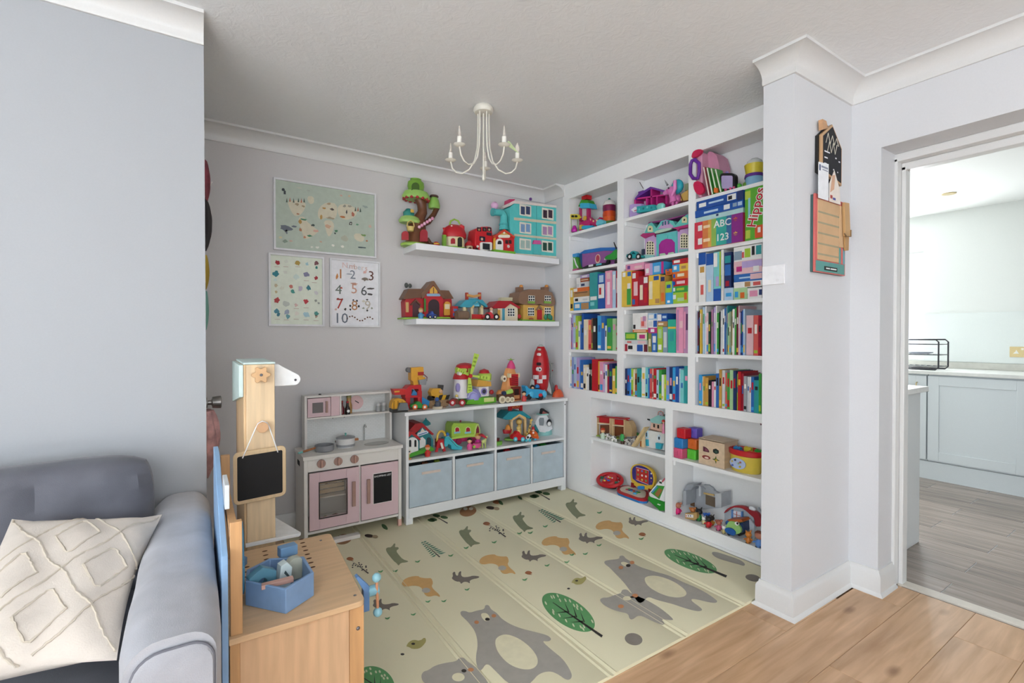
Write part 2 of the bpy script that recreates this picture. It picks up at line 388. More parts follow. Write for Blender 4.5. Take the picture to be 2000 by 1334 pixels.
# ------------------------------------------------------------------ built-in bookcase (front plane X = 2.45, u = -Y)
BKD = -.205                                  # depth of the niches (w negative = into the wall)
UC = [(-2.910, -2.395), (-2.335, -1.820), (-1.770, -1.255)]       # upper bays
LC = [(-2.658, -1.983), (-1.927, -1.255)]                         # lower bays
ZS = [2.000, 1.705, 1.398, 1.098, .797]                           # top faces of the upper shelves
ZT, LT, LM, LB = 2.272, .748, .457, .096
BKW = M('f5f5f5', .4, 0, 'paint')
BAY[0] = None
t = T('bookcase', 'white built-in bookcase filling the right wall, three bays above two', 'bookcase', RW)
uL, uR = -2.985, -1.184
g = t.p('face_frame', BKW); E1 = .012
g.box(uL, uR, -.022, 0, ZT, CEIL-.001)                            # fascia
g.box(uL, UC[0][0], -.022, 0, LT, ZT); g.box(UC[0][1], UC[1][0], -.022, 0, ZS[4], ZT); g.box(UC[1][1], UC[2][0], -.022, 0, ZS[4], ZT); g.box(UC[2][1], uR, -.022, 0, ZS[4], ZT)
g.box(UC[0][0], uR, -.022, 0, LT, ZS[4])                          # rail between the two halves
g.box(uL, LC[0][0], -.022, 0, 0, LT); g.box(LC[0][1], LC[1][0], -.022, 0, LB, LT); g.box(LC[1][1], uR, -.022, 0, LB, LT)
g.box(LC[0][0], uR, -.022, 0, 0, LB)                              # plinth
g.box(LC[0][0]-.1, uR, 0, .014, 0.0155, .028)                     # bead at the floor
t.p('back_panel', BKW).box(uL, uR, BKD-.012, BKD, .0, CEIL-.001)
for a, bq in UC:
    for x in (a-.018, bq): t.p('upright', BKW).box(x, x+.018, BKD, -.022, ZS[4], ZT+.05)
    t.p('top_board', BKW).box(a, bq, BKD, -.022, ZT+.02, ZT+.04)
    for i, z in enumerate(ZS):
        s = t.p('shelf', BKW); s.box(a, bq, BKD, -.001 if i < 4 else -.022, z-.020, z)
        if i < 4: t.p('batten', BKW).box(a, a+.012, BKD, -.012, z-.048, z-.020)
for a, bq in LC:
    for x in (a-.018, bq): t.p('upright', BKW).box(x, x+.018, BKD, -.022, LB, LT)
    for z in (LM, LB): t.p('shelf', BKW).box(a, bq, BKD, -.001 if z == LM else -.022, z-.020, z)
    t.p('batten', BKW).box(a, a+.012, BKD, -.012, LM-.05, LM-.020)
    t.p('top_board', BKW).box(a, bq, BKD, -.022, LT-.001, LT+.017)
t.end()
# ------------------------------------------------------------------ floating shelves
SH1, SH2 = 1.812, 1.316
for z, h, lab in ((SH1, .043, 'upper white floating shelf holding a tree house and a teal doll house'), (SH2, .037, 'lower white floating shelf holding a row of toy cottages')):
    t = T('wall_shelf', lab, 'shelf', BW, 'floating shelves on the back wall')
    t.p('wall_shelf', M('efeff1', .35, 0, 'paint')).box(1.218, 2.418, .0005, .23, z-h, z); t.end(bev=.0015)
# ------------------------------------------------------------------ low storage unit
UX0, UX1, UYF, UZ = 1.105, 2.398, 2.882, .724
UD = YB-.02-UYF
US = M('e9ebec', .35, 0, 'paint')
BU = Frame((0, UYF), 0)                       # w>0 is in front of the unit, w<0 inside
t = T('storage_unit', 'low white shelf unit with four fabric bins against the back wall', 'shelf unit', BU)
t.p('top', US).box(UX0-.012, UX1+.008, -UD, .012, UZ-.022, UZ)
xm = (UX0+UX1)/2+.012
for x in (UX0, UX1-.018): t.p('side_panel', US).box(x, x+.018, -UD, 0, .05, UZ-.022)
t.p('upright', US).box(xm-.009, xm+.009, -UD+.008, -.002, .115, UZ-.022)
UM = .420; UB = .115
t.p('middle_shelf', US).box(UX0+.018, xm-.009, -UD+.008, -.002, UM-.018, UM).box(xm+.009, UX1-.018, -UD+.008, -.002, UM-.018, UM)
xa, xb = (UX0+.018+xm-.009)/2, (xm+.009+UX1-.018)/2
for x in (xa, xb): t.p('divider', US).box(x-.008, x+.008, -UD+.008, -.002, UB, UM-.018)
t.p('bottom_shelf', US).box(UX0+.018, UX1-.018, -UD+.008, -.002, UB-.016, UB)
t.p('bottom_rail', US).box(UX0+.018, UX1-.018, -.016, 0, .052, UB)
t.p('back_panel', US).box(UX0+.018, UX1-.018, -UD, -UD+.008, .08, UZ-.022)
for x in (UX0, UX1-.045):
    for w0 in (-.045, -UD): t.p('foot', US).box(x, x+.045, w0, w0+.045, .0137, .052)
for x, z in ((UX1-.012, UZ-.05),): t.p('screw', '444444').disc(x+.003, z, .005, 0, .001)
t.end(bev=.0015)
# four fabric bins
BF = M('b9c8d2', .9, 0, 'weave')
def binm(u0, u1, lab, lean, toys):
    t = T('fabric_bin', lab, 'storage bin', BU, 'fabric bins in the low unit')
    w1, w0, z0, zt = -.006, -UD+.03, UB+.0005, UB+.262
    g = t.p('body', BF); n = 9
    def ring(z, k, off=0):
        pts = []
        for i in range(n): pts.append((u0+(u1-u0)*i/(n-1)+off, w1+k*math.sin(math.pi*i/(n-1))*.5+random.uniform(-.001, .001), z))
        pts += [(u1+off, w0, z), (u0+off, w0, z)]; return pts
    rows = [ring(z0+(zt-z0)*j/5, .006*math.sin(2.2*j)-.006, lean*(j/5)) for j in range(6)]; m = n+2
    allp = [p for r_ in rows for p in r_]
    fc = [tuple(range(m))]
    for j in range(5): fc += [(j*m+i, j*m+(i+1) % m, (j+1)*m+(i+1) % m, (j+1)*m+i) for i in range(m)]
    g.add(allp, fc)
    inner = [(u+(.004 if u < (u0+u1)/2 else -.004), w+(-.004 if w > (w0+w1)/2 else .004), z-.002) for u, w, z in rows[-1]]
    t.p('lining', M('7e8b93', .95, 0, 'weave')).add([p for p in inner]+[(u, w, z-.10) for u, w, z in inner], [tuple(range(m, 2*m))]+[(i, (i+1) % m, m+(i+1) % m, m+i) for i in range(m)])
    t.p('rim_hem', BF, of=g).tube([(u, w, z) for u, w, z in rows[-1]], .0028, 6, True)
    um = (u0+u1)/2+lean*.7
    t.p('handle_slot', 'd9c9c0', .8, label='pale stitched handle strip').box(um-.065, um+.065, w1-.0005, w1+.003, zt-.062, zt-.046)
    t.end()
    for k, (f, c, r_, lab2) in enumerate(toys):
        q = T('toy_brick', lab2, 'toy', BU); gg = q.p('body', c); ux = u0+(u1-u0)*f
        gg.box(ux-r_, ux+r_, w1-.09, w1-.09+1.3*r_, zt-.097, zt-.097+.085+.3*r_); s2 = q.p('stud', c)
        for e in (-.5, .5): s2.lathe(ux+e*r_, w1-.09+.65*r_, zt-.012+.3*r_, [(r_*.3, 0), (r_*.3, .005)], 10)
        q.end(bev=.002)
gap = .006
binm(UX0+.018+gap, xa-.008-gap, 'pale blue fabric bin at the left end, toys showing at its rim', .0, ((.45, '7a4a30', .022, 'brown toy piece poking out of the leftmost fabric bin'), (.75, '9ab83a', .018, 'lime toy piece poking out of the leftmost fabric bin')))
binm(xa+.008+gap, xm-.009-gap, 'pale blue fabric bin second from the left in the low unit', .0, ())
binm(xm+.009+gap, xb-.008-gap, 'pale blue fabric bin third from the left, sagging slightly', .0, ((.45, 'c81e28', .022, 'red toy piece poking out of the third fabric bin'),))
binm(xb+.008+gap, UX1-.018-gap, 'pale blue fabric bin at the right end near the bookcase', .0, ((.5, '1f8a2c', .025, 'green toy piece poking out of the rightmost fabric bin'), (.25, '2aa0c0', .018, 'blue toy piece poking out of the rightmost fabric bin')))
# ------------------------------------------------------------------ toy kitchen
KF = 2.90
BK = Frame((0, KF), 0); KX0, KX1, KZ = .512, 1.082, .522
KW = M('e6e2dc', .4, 0, 'paint'); KP = M('dcbfc4', .4, 0, 'paint'); KC = M('a9877c', .35, .15)
t = T('toy_kitchen', 'white and pink wooden play kitchen with oven, hob and sink', 'play kitchen', BK)
for x in (KX0, KX1-.02): t.p('side_panel', KW).box(x, x+.02, -.27, 0, .0137 if x == KX0 else .055, KZ-.02)
t.p('leg', 'e3b4a6', label='pink-tipped front leg').box(KX1-.022, KX1, -.022, 0, .0137, .055)
t.p('leg', KW).box(KX1-.022, KX1, -.27, -.248, .0137, .055)
wt = t.p('worktop', KW); wt.box(KX0-.006, KX1+.006, -.27, .012, KZ-.02, KZ)
t.p('control_panel', KW).box(KX0+.02, KX1-.02, -.012, -.002, .43, KZ-.02)
t.p('base_board', KW).box(KX0+.02, KX1-.02, -.27, -.004, .075, .09)
t.p('inner_back', KW).box(KX0+.02, KX1-.02, -.27, -.262, .09, KZ-.02)
km = KX0+.02+.290
t.p('centre_post', KW).box(km-.006, km+.006, -.20, -.001, .09, .43)
def handle(of, x, z0, z1): t.p('handle', KC, of=of).box(x-.010, x+.010, .022, .030, z0, z1).box(x-.005, x+.005, 0, .022, z0+.02, z0+.03).box(x-.005, x+.005, 0, .022, z1-.03, z1-.02)
# oven door with a window
d = t.p('oven_door', KP, label='pink oven door with window'); x0, x1, z0, z1 = KX0+.026, km-.006, .10, .425
wx0, wx1, wz0, wz1 = x0+.055, x1-.075, .165, .365
d.box(x0, wx0, 0, .014, z0, z1).box(wx1, x1, 0, .014, z0, z1).box(wx0, wx1, 0, .014, z0, wz0).box(wx0, wx1, 0, .014, wz1, z1)
t.p('window_trim', '2b2422', .4, of=d).box(wx0-.006, wx0, .014, .018, wz0-.006, wz1+.006).box(wx1, wx1+.006, .014, .018, wz0-.006, wz1+.006).box(wx0, wx1, .014, .018, wz0-.006, wz0).box(wx0, wx1, .014, .018, wz1, wz1+.006)
t.p('pane', glass('b8b0a8', .22), of=d).box(wx0, wx1, .004, .007, wz0, wz1)
t.p('oven_shelf', 'd8d2c8', .4, met=.3).box(wx0-.02, wx1+.02, -.2, -.006, .268, .276)
handle(d, x1-.035, .20, .345)
d2 = t.p('cupboard_door', KP, label='pink cupboard door with chalkboard'); x2, x3 = km+.006, KX1-.026
d2.box(x2, x3, 0, .014, z0, z1)
t.p('chalkboard_frame', 'efe6e2', .4, of=d2).box(x2+.068, x3-.040, .014, .017, .185, .372)
t.p('chalkboard', '0c0c0e', .8, of=d2).box(x2+.072, x3-.044, .017, .019, .189, .368)
t.p('lettering', 'f4f4f4', .8, of=d2).text('SHOPPING LIST', (x2+.068+x3-.040)/2, .0192, .352, .0155)
handle(d2, x2+.040, .20, .345)
for i in range(3):
    x = KX0+.092+.0935*i; k = t.p('knob', KC); k.disc(x, .472, .024, -.002, .010); t.p('knob_grip', 'c79a8a', .4, of=k).box(x-.004, x+.004, .010, .022, .452, .492)
# upper shelf unit
zt, ub = .842, -.17
for x in (KX0+.035, KX1-.015): t.p('upper_side', KW).box(x, x+.014, ub-.095, ub, KZ, zt)
x0, x1 = KX0+.049, KX1-.015
t.p('upper_top', KW).box(x0, x1, ub-.095, ub, zt-.012, zt); t.p('upper_shelf', KW).box(x0, x1, ub-.095, ub, .700, .711)
bm_, nt_, b_ = _new('printed_white_tiles'); br = nt_.nodes.new('ShaderNodeTexBrick'); tc_ = nt_.nodes.new('ShaderNodeTexCoord'); mp_ = nt_.nodes.new('ShaderNodeMapping')
mp_.inputs['Rotation'].default_value = (R90, 0, 0); br.inputs['Scale'].default_value = 22; br.inputs['Mortar Size'].default_value = .012
br.inputs['Color1'].default_value = lin('e4e6e4'); br.inputs['Color2'].default_value = lin('e9ebea'); br.inputs['Mortar'].default_value = lin('d2d4d2')
nt_.links.new(tc_.outputs['Object'], mp_.inputs[0]); nt_.links.new(mp_.outputs[0], br.inputs['Vector']); nt_.links.new(br.outputs[0], b_.inputs['Base Color'])
t.p('splashback', bm_, label='splashback printed with white brick tiles').box(x0, x1, ub-.100, ub-.093, KZ, zt-.012)
mw = t.p('microwave_door', KP, label='pink toy microwave door'); mw.box(x0+.004, x0+.135, ub-.03, ub-.002, .713, .826)
t.p('microwave_window', '6f6a6a', .3, of=mw).box(x0+.030, x0+.092, ub-.002, ub, .738, .800); t.p('handle', KC, of=mw).box(x0+.105, x0+.118, ub-.002, ub+.012, .736, .806)
t.p('divider_panel', KP).box(x0+.138, x0+.190, ub-.06, ub-.004, .711, .830); t.p('divider', KW).box(x0+.190, x0+.199, ub-.093, ub, .711, .830)
ck = t.p('printed_clock', 'e6c3c3', .6); ck.disc(x0+.315, .771, .046, ub-.093, ub-.091, 28); t.p('clock_hand', '2a2424', .6, of=ck).prism([(x0+.305, .782), (x0+.308, .786), (x0+.332, .770), (x0+.330, .764)], ub-.091, ub-.089)
tp = t.p('tap', 'c9cbca', .25, met=.6); tp.tube([(x0+.36, ub-.075, KZ), (x0+.36, ub-.075, KZ+.09), (x0+.36, ub-.06, KZ+.105), (x0+.36, ub-.035, KZ+.095)], .0055)
sk = t.p('sink', 'a9a49c', .3, met=.5); sx = x0+.400; sk.lathe(sx, -.115, KZ, [(.078, .0005), (.078, .003), (.070, .003)], 28, 1, .62)
t.p('sink_bowl', '5a5350', .5, of=sk).lathe(sx, -.115, KZ, [(.069, .0006), (.069, .0025)], 28, 1, .62)
t.p('foot_rail', KW).box(KX0+.02, KX0+.30, .0, .045, .0137, .035)
t.p('hand_hole', '1c1816', .8).prismu([(-.20, .44), (-.205, .455), (-.20, .47), (-.13, .47), (-.125, .455), (-.13, .44)], KX0-.0008, KX0+.001)
t.p('vent', 'c4c0ba', .5).box(x0+.06, x0+.11, ub-.04, ub-.02, .697, .700); t.p('rail_hook', '6a6460', .5).box(x0+.15, x0+.155, ub-.03, ub-.02, .692, .700).box(x0+.22, x0+.225, ub-.03, ub-.02, .692, .700)
t.p('bolt', '2a2a2a', .5).lathe(KX0+.13, ub-.04, zt, [(.009, 0), (.007, .006)], 10)
t.end(bev=.0012)
# things on and in the toy kitchen
t = T('frying_pan', 'grey toy frying pan with wooden handle on the play hob', 'toy pan', BK)
pu, pwv = .642, -.095
g = t.p('pan', '8f9194', .35); g.lathe(pu, pwv, KZ, [(0, .0005), (.050, .0005), (.054, .005), (.055, .036), (.052, .036), (.050, .006), (0, .006)], 28)
t.p('handle', 'a86a3c', .5, k='wood').tube([(pu-.05, pwv+.010, KZ+.026), (pu-.105, pwv+.024, KZ+.018), (pu-.125, pwv+.029, KZ+.015)], [.006, .007, .006])
t.p('handle_tip', '7fc9c2', .5).tube([(pu-.125, pwv+.029, KZ+.015), (pu-.150, pwv+.035, KZ+.012)], [.0066, .005]); t.end(KZ)
t = T('toy_pot', 'white and grey toy saucepan with lid beside the frying pan', 'toy pan', BK)
pu, pwv = .773, -.125
t.p('pot', 'e2e2e0', .35).lathe(pu, pwv, KZ, [(0, .0004), (.050, .0004), (.053, .004), (.054, .056), (.050, .056)], 28)
t.p('stripe', '9a9c9f', .4).lathe(pu, pwv, KZ, [(.0538, .008), (.0545, .008), (.0545, .022), (.0538, .022)], 28)
l = t.p('lid', '9a9c9f', .35); l.lathe(pu, pwv, KZ, [(.056, .057), (.056, .061), (.03, .069), (0, .071)], 28)
t.p('lid_knob', '6fc4ba', .4, of=l).lathe(pu, pwv, KZ, [(.005, .069), (.004, .078), (.007, .085), (0, .088)], 10)
for s_ in (-1, 1): t.p('handle', 'a86a3c', .5).box(pu+s_*.052-.008, pu+s_*.068+.008, pwv-.010, pwv+.010, KZ+.034, KZ+.046)
t.end(KZ)
zb = .7115
def bottle(u, w, h, r, c, lab, capc, neck=.45):
    t = T('toy_bottle', lab, 'toy bottle', BK, 'toy bottles on the play kitchen shelf')
    t.p('bottle', c, .25).lathe(u, w, zb, [(0, 0), (r, .001), (r, h*.45), (r*neck, h*.65), (r*neck, h*.88)], 14)
    t.p('cap', capc, .4).lathe(u, w, zb, [(r*neck*1.15, h*.88), (r*neck*1.15, h), (0, h)], 12); return t
t = bottle(.772, ub-.035, .085, .014, '6a1620', 'dark red toy sauce bottle beside the divider', '8a2a2a'); t.end()
t = bottle(.802, ub-.018, .082, .016, '17120f', 'black toy bottle with red cap and round white label', 'a82028')
t.p('paper_label', 'eeeeea', .7).disc(.802, zb+.022, .009, ub-.0025, ub-.0008, 12); t.end()
t = bottle(.820, ub-.055, .112, .019, 'b48a52', 'tall tan toy bottle at the back of the shelf', '8a8a50', .7); t.end()
for i, u in enumerate((1.000, 1.036)):
    t = T('toy_shaker', ('left' if i == 0 else 'right')+' one of two grey toy salt and pepper shakers', 'toy shaker', BK, 'shakers on the play kitchen shelf')
    t.p('jar', 'a9adae', .3).lathe(u, ub-.03, zb, [(0, 0), (.0155, .001), (.0155, .038)], 14); t.p('cap', 'd4d6d5', .35).lathe(u, ub-.03, zb, [(.015, .038), (.015, .050), (.010, .056), (0, .057)], 14); t.end()
t = T('toy_crate', 'slatted wooden toy crate on the shelf inside the play oven', 'toy crate', BK)
for i in range(3): t.p('slat', 'c9a878', .6, k='woodx').box(wx0-.005, wx1+.005, -.060, -.054, .282+.028*i, .304+.028*i)
for x in (wx0+.045, wx1-.005): t.p('post', '4a3a2a', .6).box(x, x+.014, -.066, -.060, .2765, .362)
t.end()
for i, (x, r_, c, nm) in enumerate(((.03, .030, '5c4a30', 'brown'), (.085, .032, '8a6a3a', 'tan'), (.138, .026, '6a5a34', 'olive'), (.055, .022, '8a9a3a', 'lime'), (.112, .024, '7a3a2a', 'rust'))):
    t = T('toy_potato', '%s round toy vegetable inside the play oven' % nm, 'toy food', BK, 'toy vegetables in the play oven')
    wv = -.045 if i < 3 else -.105
    t.p('body', c, .6).lathe(wx0+x, wv, .0905, [(0, 0), (r_*.6, r_*.15), (r_, r_*.8), (r_*.8, r_*1.5), (0, r_*1.9)], 12); t.end(.0902)
# ------------------------------------------------------------------ play stand (wooden post with mint side panel and white arm)
FL = Frame((0, 1.95), 0)                   # front face of the post at Y = 1.95
MINT = M('cfe3df', .45); BEECH = M('e2c7a0', .45, 0, 'wood'); BEECH2 = M('dcb98d', .45, 0, 'wood'); PWHITE = M('eef0f0', .4)
t = T('play_stand', 'tall wooden play stand with mint top panel and star knob', 'play stand', FL)
t.p('post', BEECH).box(.154, .246, -.34, 0, .0005, 1.098)
t.p('side_board', BEECH2).box(.146, .1538, -.36, -.002, .02, 1.098)
t.p('side_panel', MINT, label='mint green side panel with angled lower edge').prismu([(0, 1.098), (-.36, 1.098), (-.36, .93), (0, .985)], .132, .1455)
t.p('top_panel', MINT).box(.146, .25, -.36, -.01, 1.0985, 1.106)
a = t.p('arm', PWHITE, label='white tapered arm with rounded end'); n = 9
a.prism([(.2465, 1.096), (.262, 1.096)] + [(.318+.022*math.cos(math.radians(60-150*i/n)), 1.036+.022*math.sin(math.radians(60-150*i/n))) for i in range(n+1)] + [(.262, 1.014), (.2465, 1.014)], -.05, -.036)
t.p('screw', '4a4a4e', .3, met=.7, of=a).disc(.322, 1.034, .0045, -.036, -.0345)
s = t.p('star_knob', 'd6ac7d', .5, label='wooden star knob'); n = 48
s.prism([(.200+(.026+.0055*math.cos(6*2*math.pi*i/n))*math.cos(2*math.pi*i/n), 1.062+(.026+.0055*math.cos(6*2*math.pi*i/n))*math.sin(2*math.pi*i/n)) for i in range(n)], .004, .022)
t.p('bolt', '55555a', .3, met=.7, of=s).disc(.200, 1.062, .005, .022, .024)
pg = t.p('peg', 'd3a67c', .5); pg.disc(.203, .875, .019, 0, .030, 20)
t.p('low_shelf', PWHITE, label='white angled low shelf').prismz([(.148, .014), (.325, .014), (.332, .004), (.268, -.23), (.2475, -.23), (.2475, .001), (.148, .001)], .452, .464)
t.end(bev=.0015)
t = T('hanging_blackboard', 'small blackboard with rounded wooden frame hanging from a peg', 'blackboard', FL)
def rrect(x0, x1, z0, z1, r, n=5, tilt=0.0):
    out = []
    for cx, cz, a0 in ((x1-r, z1-r, 0), (x0+r, z1-r, 90), (x0+r, z0+r, 180), (x1-r, z0+r, 270)):
        for i in range(n+1):
            a = math.radians(a0+90*i/n); out.append((cx+r*math.cos(a), cz+r*math.sin(a)))
    return [(x, z+(x-x0)*tilt) for x, z in out]
fr_ = t.p('frame', 'd9bd94', .5, k='wood'); fr_.prism(rrect(.112, .280, .608, .792, .018, tilt=.05), .006, .018)
t.p('slate', '0a0a0c', .7).prism(rrect(.124, .268, .622, .778, .006, tilt=.05), .018, .0195)
ob_ = []
t.p('cord', 'f2f2f2', .7).tube([(.140, .020, .772), (.181, .021, .873), (.189, .021, .8895), (.203, .021, .8968), (.217, .021, .8895), (.225, .021, .873), (.253, .020, .778)], .0022, 6)
t.end(bev=.002)
# ------------------------------------------------------------------ toy workbench
BZ = .45
BB = M('d9b58c', .45, 0, 'woodx'); BB2 = M('cf9f6d', .45, 0, 'wood'); BLUE = M('8fb3d9', .45); DBLUE = M('5f86b5', .4); TEAL = M('5f93a8', .4)
t = T('toy_workbench', 'beech toy workbench with pegged top and blue back board', 'toy workbench')
def arc(cx, cy, r, a0, a1, n=6): return [(cx+r*math.cos(math.radians(a0+(a1-a0)*i/n)), cy+r*math.sin(math.radians(a0+(a1-a0)*i/n))) for i in range(n+1)]
tp = t.p('bench_top', BB); tp.prismz([(.068, 1.372)] + arc(.384, 1.390, .020, -90, 0) + arc(.412, 1.895, .018, 0, 90) + [(.068, 1.913)], BZ-.016, BZ)
for c, (xa_, n0, n1) in enumerate(((.135, 0, 4), (.195, 0, 7), (.255, 0, 5), (.318, 0, 8))):
    for i in range(n0, n1):
        yy = 1.640+.036*i + (.02 if c in (1, 3) else .03); t.p('peg_hole', '5b3a22', .8, of=tp).lathe(xa_+.01*(i/8), yy, BZ, [(0, -.004), (.010, -.004), (.010, .0003), (0, .0003)], 12, 1.0, .62)
t.p('end_panel', M('d8b18a', .45, 0, 'wood')).box(.092, .362, 1.384, 1.394, .06, BZ-.016)
t.p('leg', BB2).box(.362, .402, 1.380, 1.402, .0005, BZ-.016); t.p('leg', BB2).box(.070, .092, 1.380, 1.402, .0005, BZ-.016)
t.p('leg', BB2).box(.362, .402, 1.880, 1.900, .0005, BZ-.016); t.p('leg', BB2).box(.070, .092, 1.880, 1.900, .0005, BZ-.016)
t.p('lower_board', BB).box(.092, .39, 1.402, 1.88, .10, .112)
t.p('upright', BB2).box(.072, .099, 1.385, 1.405, BZ, .735); t.p('upright', BB2).box(.072, .099, 1.875, 1.895, BZ, .80)
t.p('tool_rail', BB2).box(.072, .092, 1.405, 1.875, .690, .712)
t.p('back_board', BLUE, label='blue back board').prismu([(1.36, .25), (1.90, .25), (1.90, .83), (1.78, .83), (1.36, .665)], .0525, .0665)
t.p('bracket', 'd9dde0', .4).box(.0665, .078, 1.50, 1.62, .735, .80)
t.p('bolt', '7a7a80', .3, met=.7).sph(.385, 1.379, .370, .006, .003, .006, 8).lathe(.385, 1.41, BZ, [(.005, 0), (.004, .002)], 10).lathe(.385, 1.86, BZ, [(.005, 0), (.004, .002)], 10)
vb = t.p('vice_jaw', DBLUE, label='blue wooden vice jaw'); F2 = Frame((0, 1.445), 0)
vb.fr = F2; vb.prism([(.398, .482), (.405, .486), (.438, .446), (.438, .372), (.420, .372), (.420, .438)], -.022, .0)
sp = t.p('vice_spindle', '7fb0c0', .4, of=vb, fr=F2); sp.tube([(.436, -.012, .425), (.468, -.012, .425)], .016, 14)
t.p('vice_handle', 'c98d68', .5, of=vb, fr=F2).tube([(.460, -.002, .462), (.462, .002, .372)], .0045)
t.p('handle_knob', '8fc0cc', .4, of=vb, fr=F2).sph(.460, -.002, .466, .014); t.p('handle_knob', '8fc0cc', .4, of=vb, fr=F2).sph(.462, .002, .362, .014)
t.end(bev=.0015)
# blue tray on the bench with loose wooden pieces
t = T('wooden_tray', 'blue faceted wooden tray standing on the toy workbench', 'tray')
op = [(.116, 1.525), (.203, 1.416), (.286, 1.474), (.282, 1.60), (.19, 1.645), (.125, 1.60)]
cx_, cy_ = .2, 1.54; ip = [(x+(cx_-x)*.10, y+(cy_-y)*.10) for x, y in op]
g = t.p('tray', M('7f9fc6', .4)); n = 6; z0, z1 = BZ+.0004, BZ+.068
g.add([(x, y, z0) for x, y in op]+[(x, y, z1) for x, y in op]+[(x, y, z1) for x, y in ip]+[(x, y, z0+.008) for x, y in ip],
      [tuple(range(n))]+[(i, (i+1) % n, n+(i+1) % n, n+i) for i in range(n)]+[(n+i, n+(i+1) % n, 2*n+(i+1) % n, 2*n+i) for i in range(n)]+[(2*n+i, 2*n+(i+1) % n, 3*n+(i+1) % n, 3*n+i) for i in range(n)]+[tuple(range(3*n, 4*n))])
t.end(bev=.002)
zf = BZ+.0088
FT = Frame((0, 1.545), -15)
t = T('toy_nut', 'teal hexagonal toy nut standing in the blue tray', 'toy nut', Frame((0.02, 1.525), 12))
g = t.p('toy_nut', TEAL); n = 6; rc = .042; cu, cz = .138, zf+.060
o_ = [(cu+rc*math.cos(math.pi/6+math.pi/3*i), cz+rc*math.sin(math.pi/6+math.pi/3*i)) for i in range(6)]; oo = [(o_[i][0]*(1-f)+o_[(i+1) % 6][0]*f, o_[i][1]*(1-f)+o_[(i+1) % 6][1]*f) for i in range(6) for f in (0, .33, .66)]
ii = [(cu+.011*math.cos(math.pi/6+2*math.pi*i/18), cz+.011*math.sin(math.pi/6+2*math.pi*i/18)) for i in range(18)]
g.add([(u, 0, z) for u, z in oo]+[(u, .026, z) for u, z in oo]+[(u, 0, z) for u, z in ii]+[(u, .026, z) for u, z in ii],
      [(i, (i+1) % 18, 18+(i+1) % 18, 18+i) for i in range(18)]+[(36+i, 36+(i+1) % 18, 54+(i+1) % 18, 54+i) for i in range(18)]+[(i, (i+1) % 18, 36+(i+1) % 18, 36+i) for i in range(18)]+[(18+i, 18+(i+1) % 18, 54+(i+1) % 18, 54+i) for i in range(18)])
t.end(zf, bev=.0015)
t = T('wooden_strip', 'pinkish wooden strip lying across the blue tray', 'toy wood'); g = t.p('wooden_strip', M('c9a093', .5, 0, 'woodx')); g.add([(.150, 1.470, zf+.048), (.152, 1.488, zf+.048), (.232, 1.492, zf+.046), (.232, 1.474, zf+.046), (.150, 1.470, zf+.060), (.152, 1.488, zf+.060), (.232, 1.492, zf+.058), (.232, 1.474, zf+.058)], [(0, 1, 2, 3), (4, 7, 6, 5), (0, 4, 5, 1), (1, 5, 6, 2), (2, 6, 7, 3), (3, 7, 4, 0)]); t.end(bev=.001)
t = T('wooden_wedge', 'pale mint wooden wedge with a slot standing in the tray', 'toy wood', Frame((.0, 1.50), 12)); g = t.p('wedge', 'd5e3e3', .45); g.prism([(.205, zf), (.240, zf), (.246, zf+.055), (.232, zf+.074), (.214, zf+.068)], -.03, .0); t.p('slot', '4a5a5a', .6).prism([(.222, zf+.045), (.226, zf+.052), (.240, zf+.028), (.237, zf+.024)], 0, .0008); t.end(zf, bev=.001)
t = T('wooden_disc', 'beige-grey half round toy piece beside the wedge', 'toy wood', Frame((.0, 1.525), 12)); t.p('wooden_disc', 'b7b9a8', .5).prism([(.242, zf)]+[(.262+.026*math.cos(math.radians(180-180*i/10)), zf+.040+.026*math.sin(math.radians(180-180*i/10))) for i in range(11)]+[(.280, zf)], -.03, -.004); t.end(zf, bev=.001)
t = T('toy_mallet', 'blue toy mallet head up in the tray', 'toy hammer', Frame((.0, 1.59), 10)); t.p('head', '6f97bd', .4).box(.225, .277, -.04, -.006, zf+.050, zf+.082); t.p('shaft', 'd9b58c', .5, k='wood').tube([(.251, -.023, zf), (.251, -.023, zf+.052)], .007); t.end(zf, bev=.003)
t = T('toy_spanner', 'blue toy spanner hanging on the workbench back board', 'toy tool', Frame((.101, 1.55), 90))
g = t.p('toy_spanner', '4f8fb0', .4); FT2 = g.fr
g.prism([(-.03, .56), (-.012, .57), (.0, .64), (.035, .67), (.04, .655), (.012, .62), (.008, .56), (.02, .49), (.0, .47), (-.02, .49)], .0, .014); t.end(bev=.003)
t = T('toy_bolt_head', 'blue hexagonal toy bolt on the workbench rail', 'toy bolt'); t.p('toy_bolt_head', '6d8fb5', .4).lathe(.125, 1.80, BZ+.0006, [(.018, 0), (.018, .024), (.008, .024), (.008, .05), (0, .05)], 6); t.end(bev=.002)
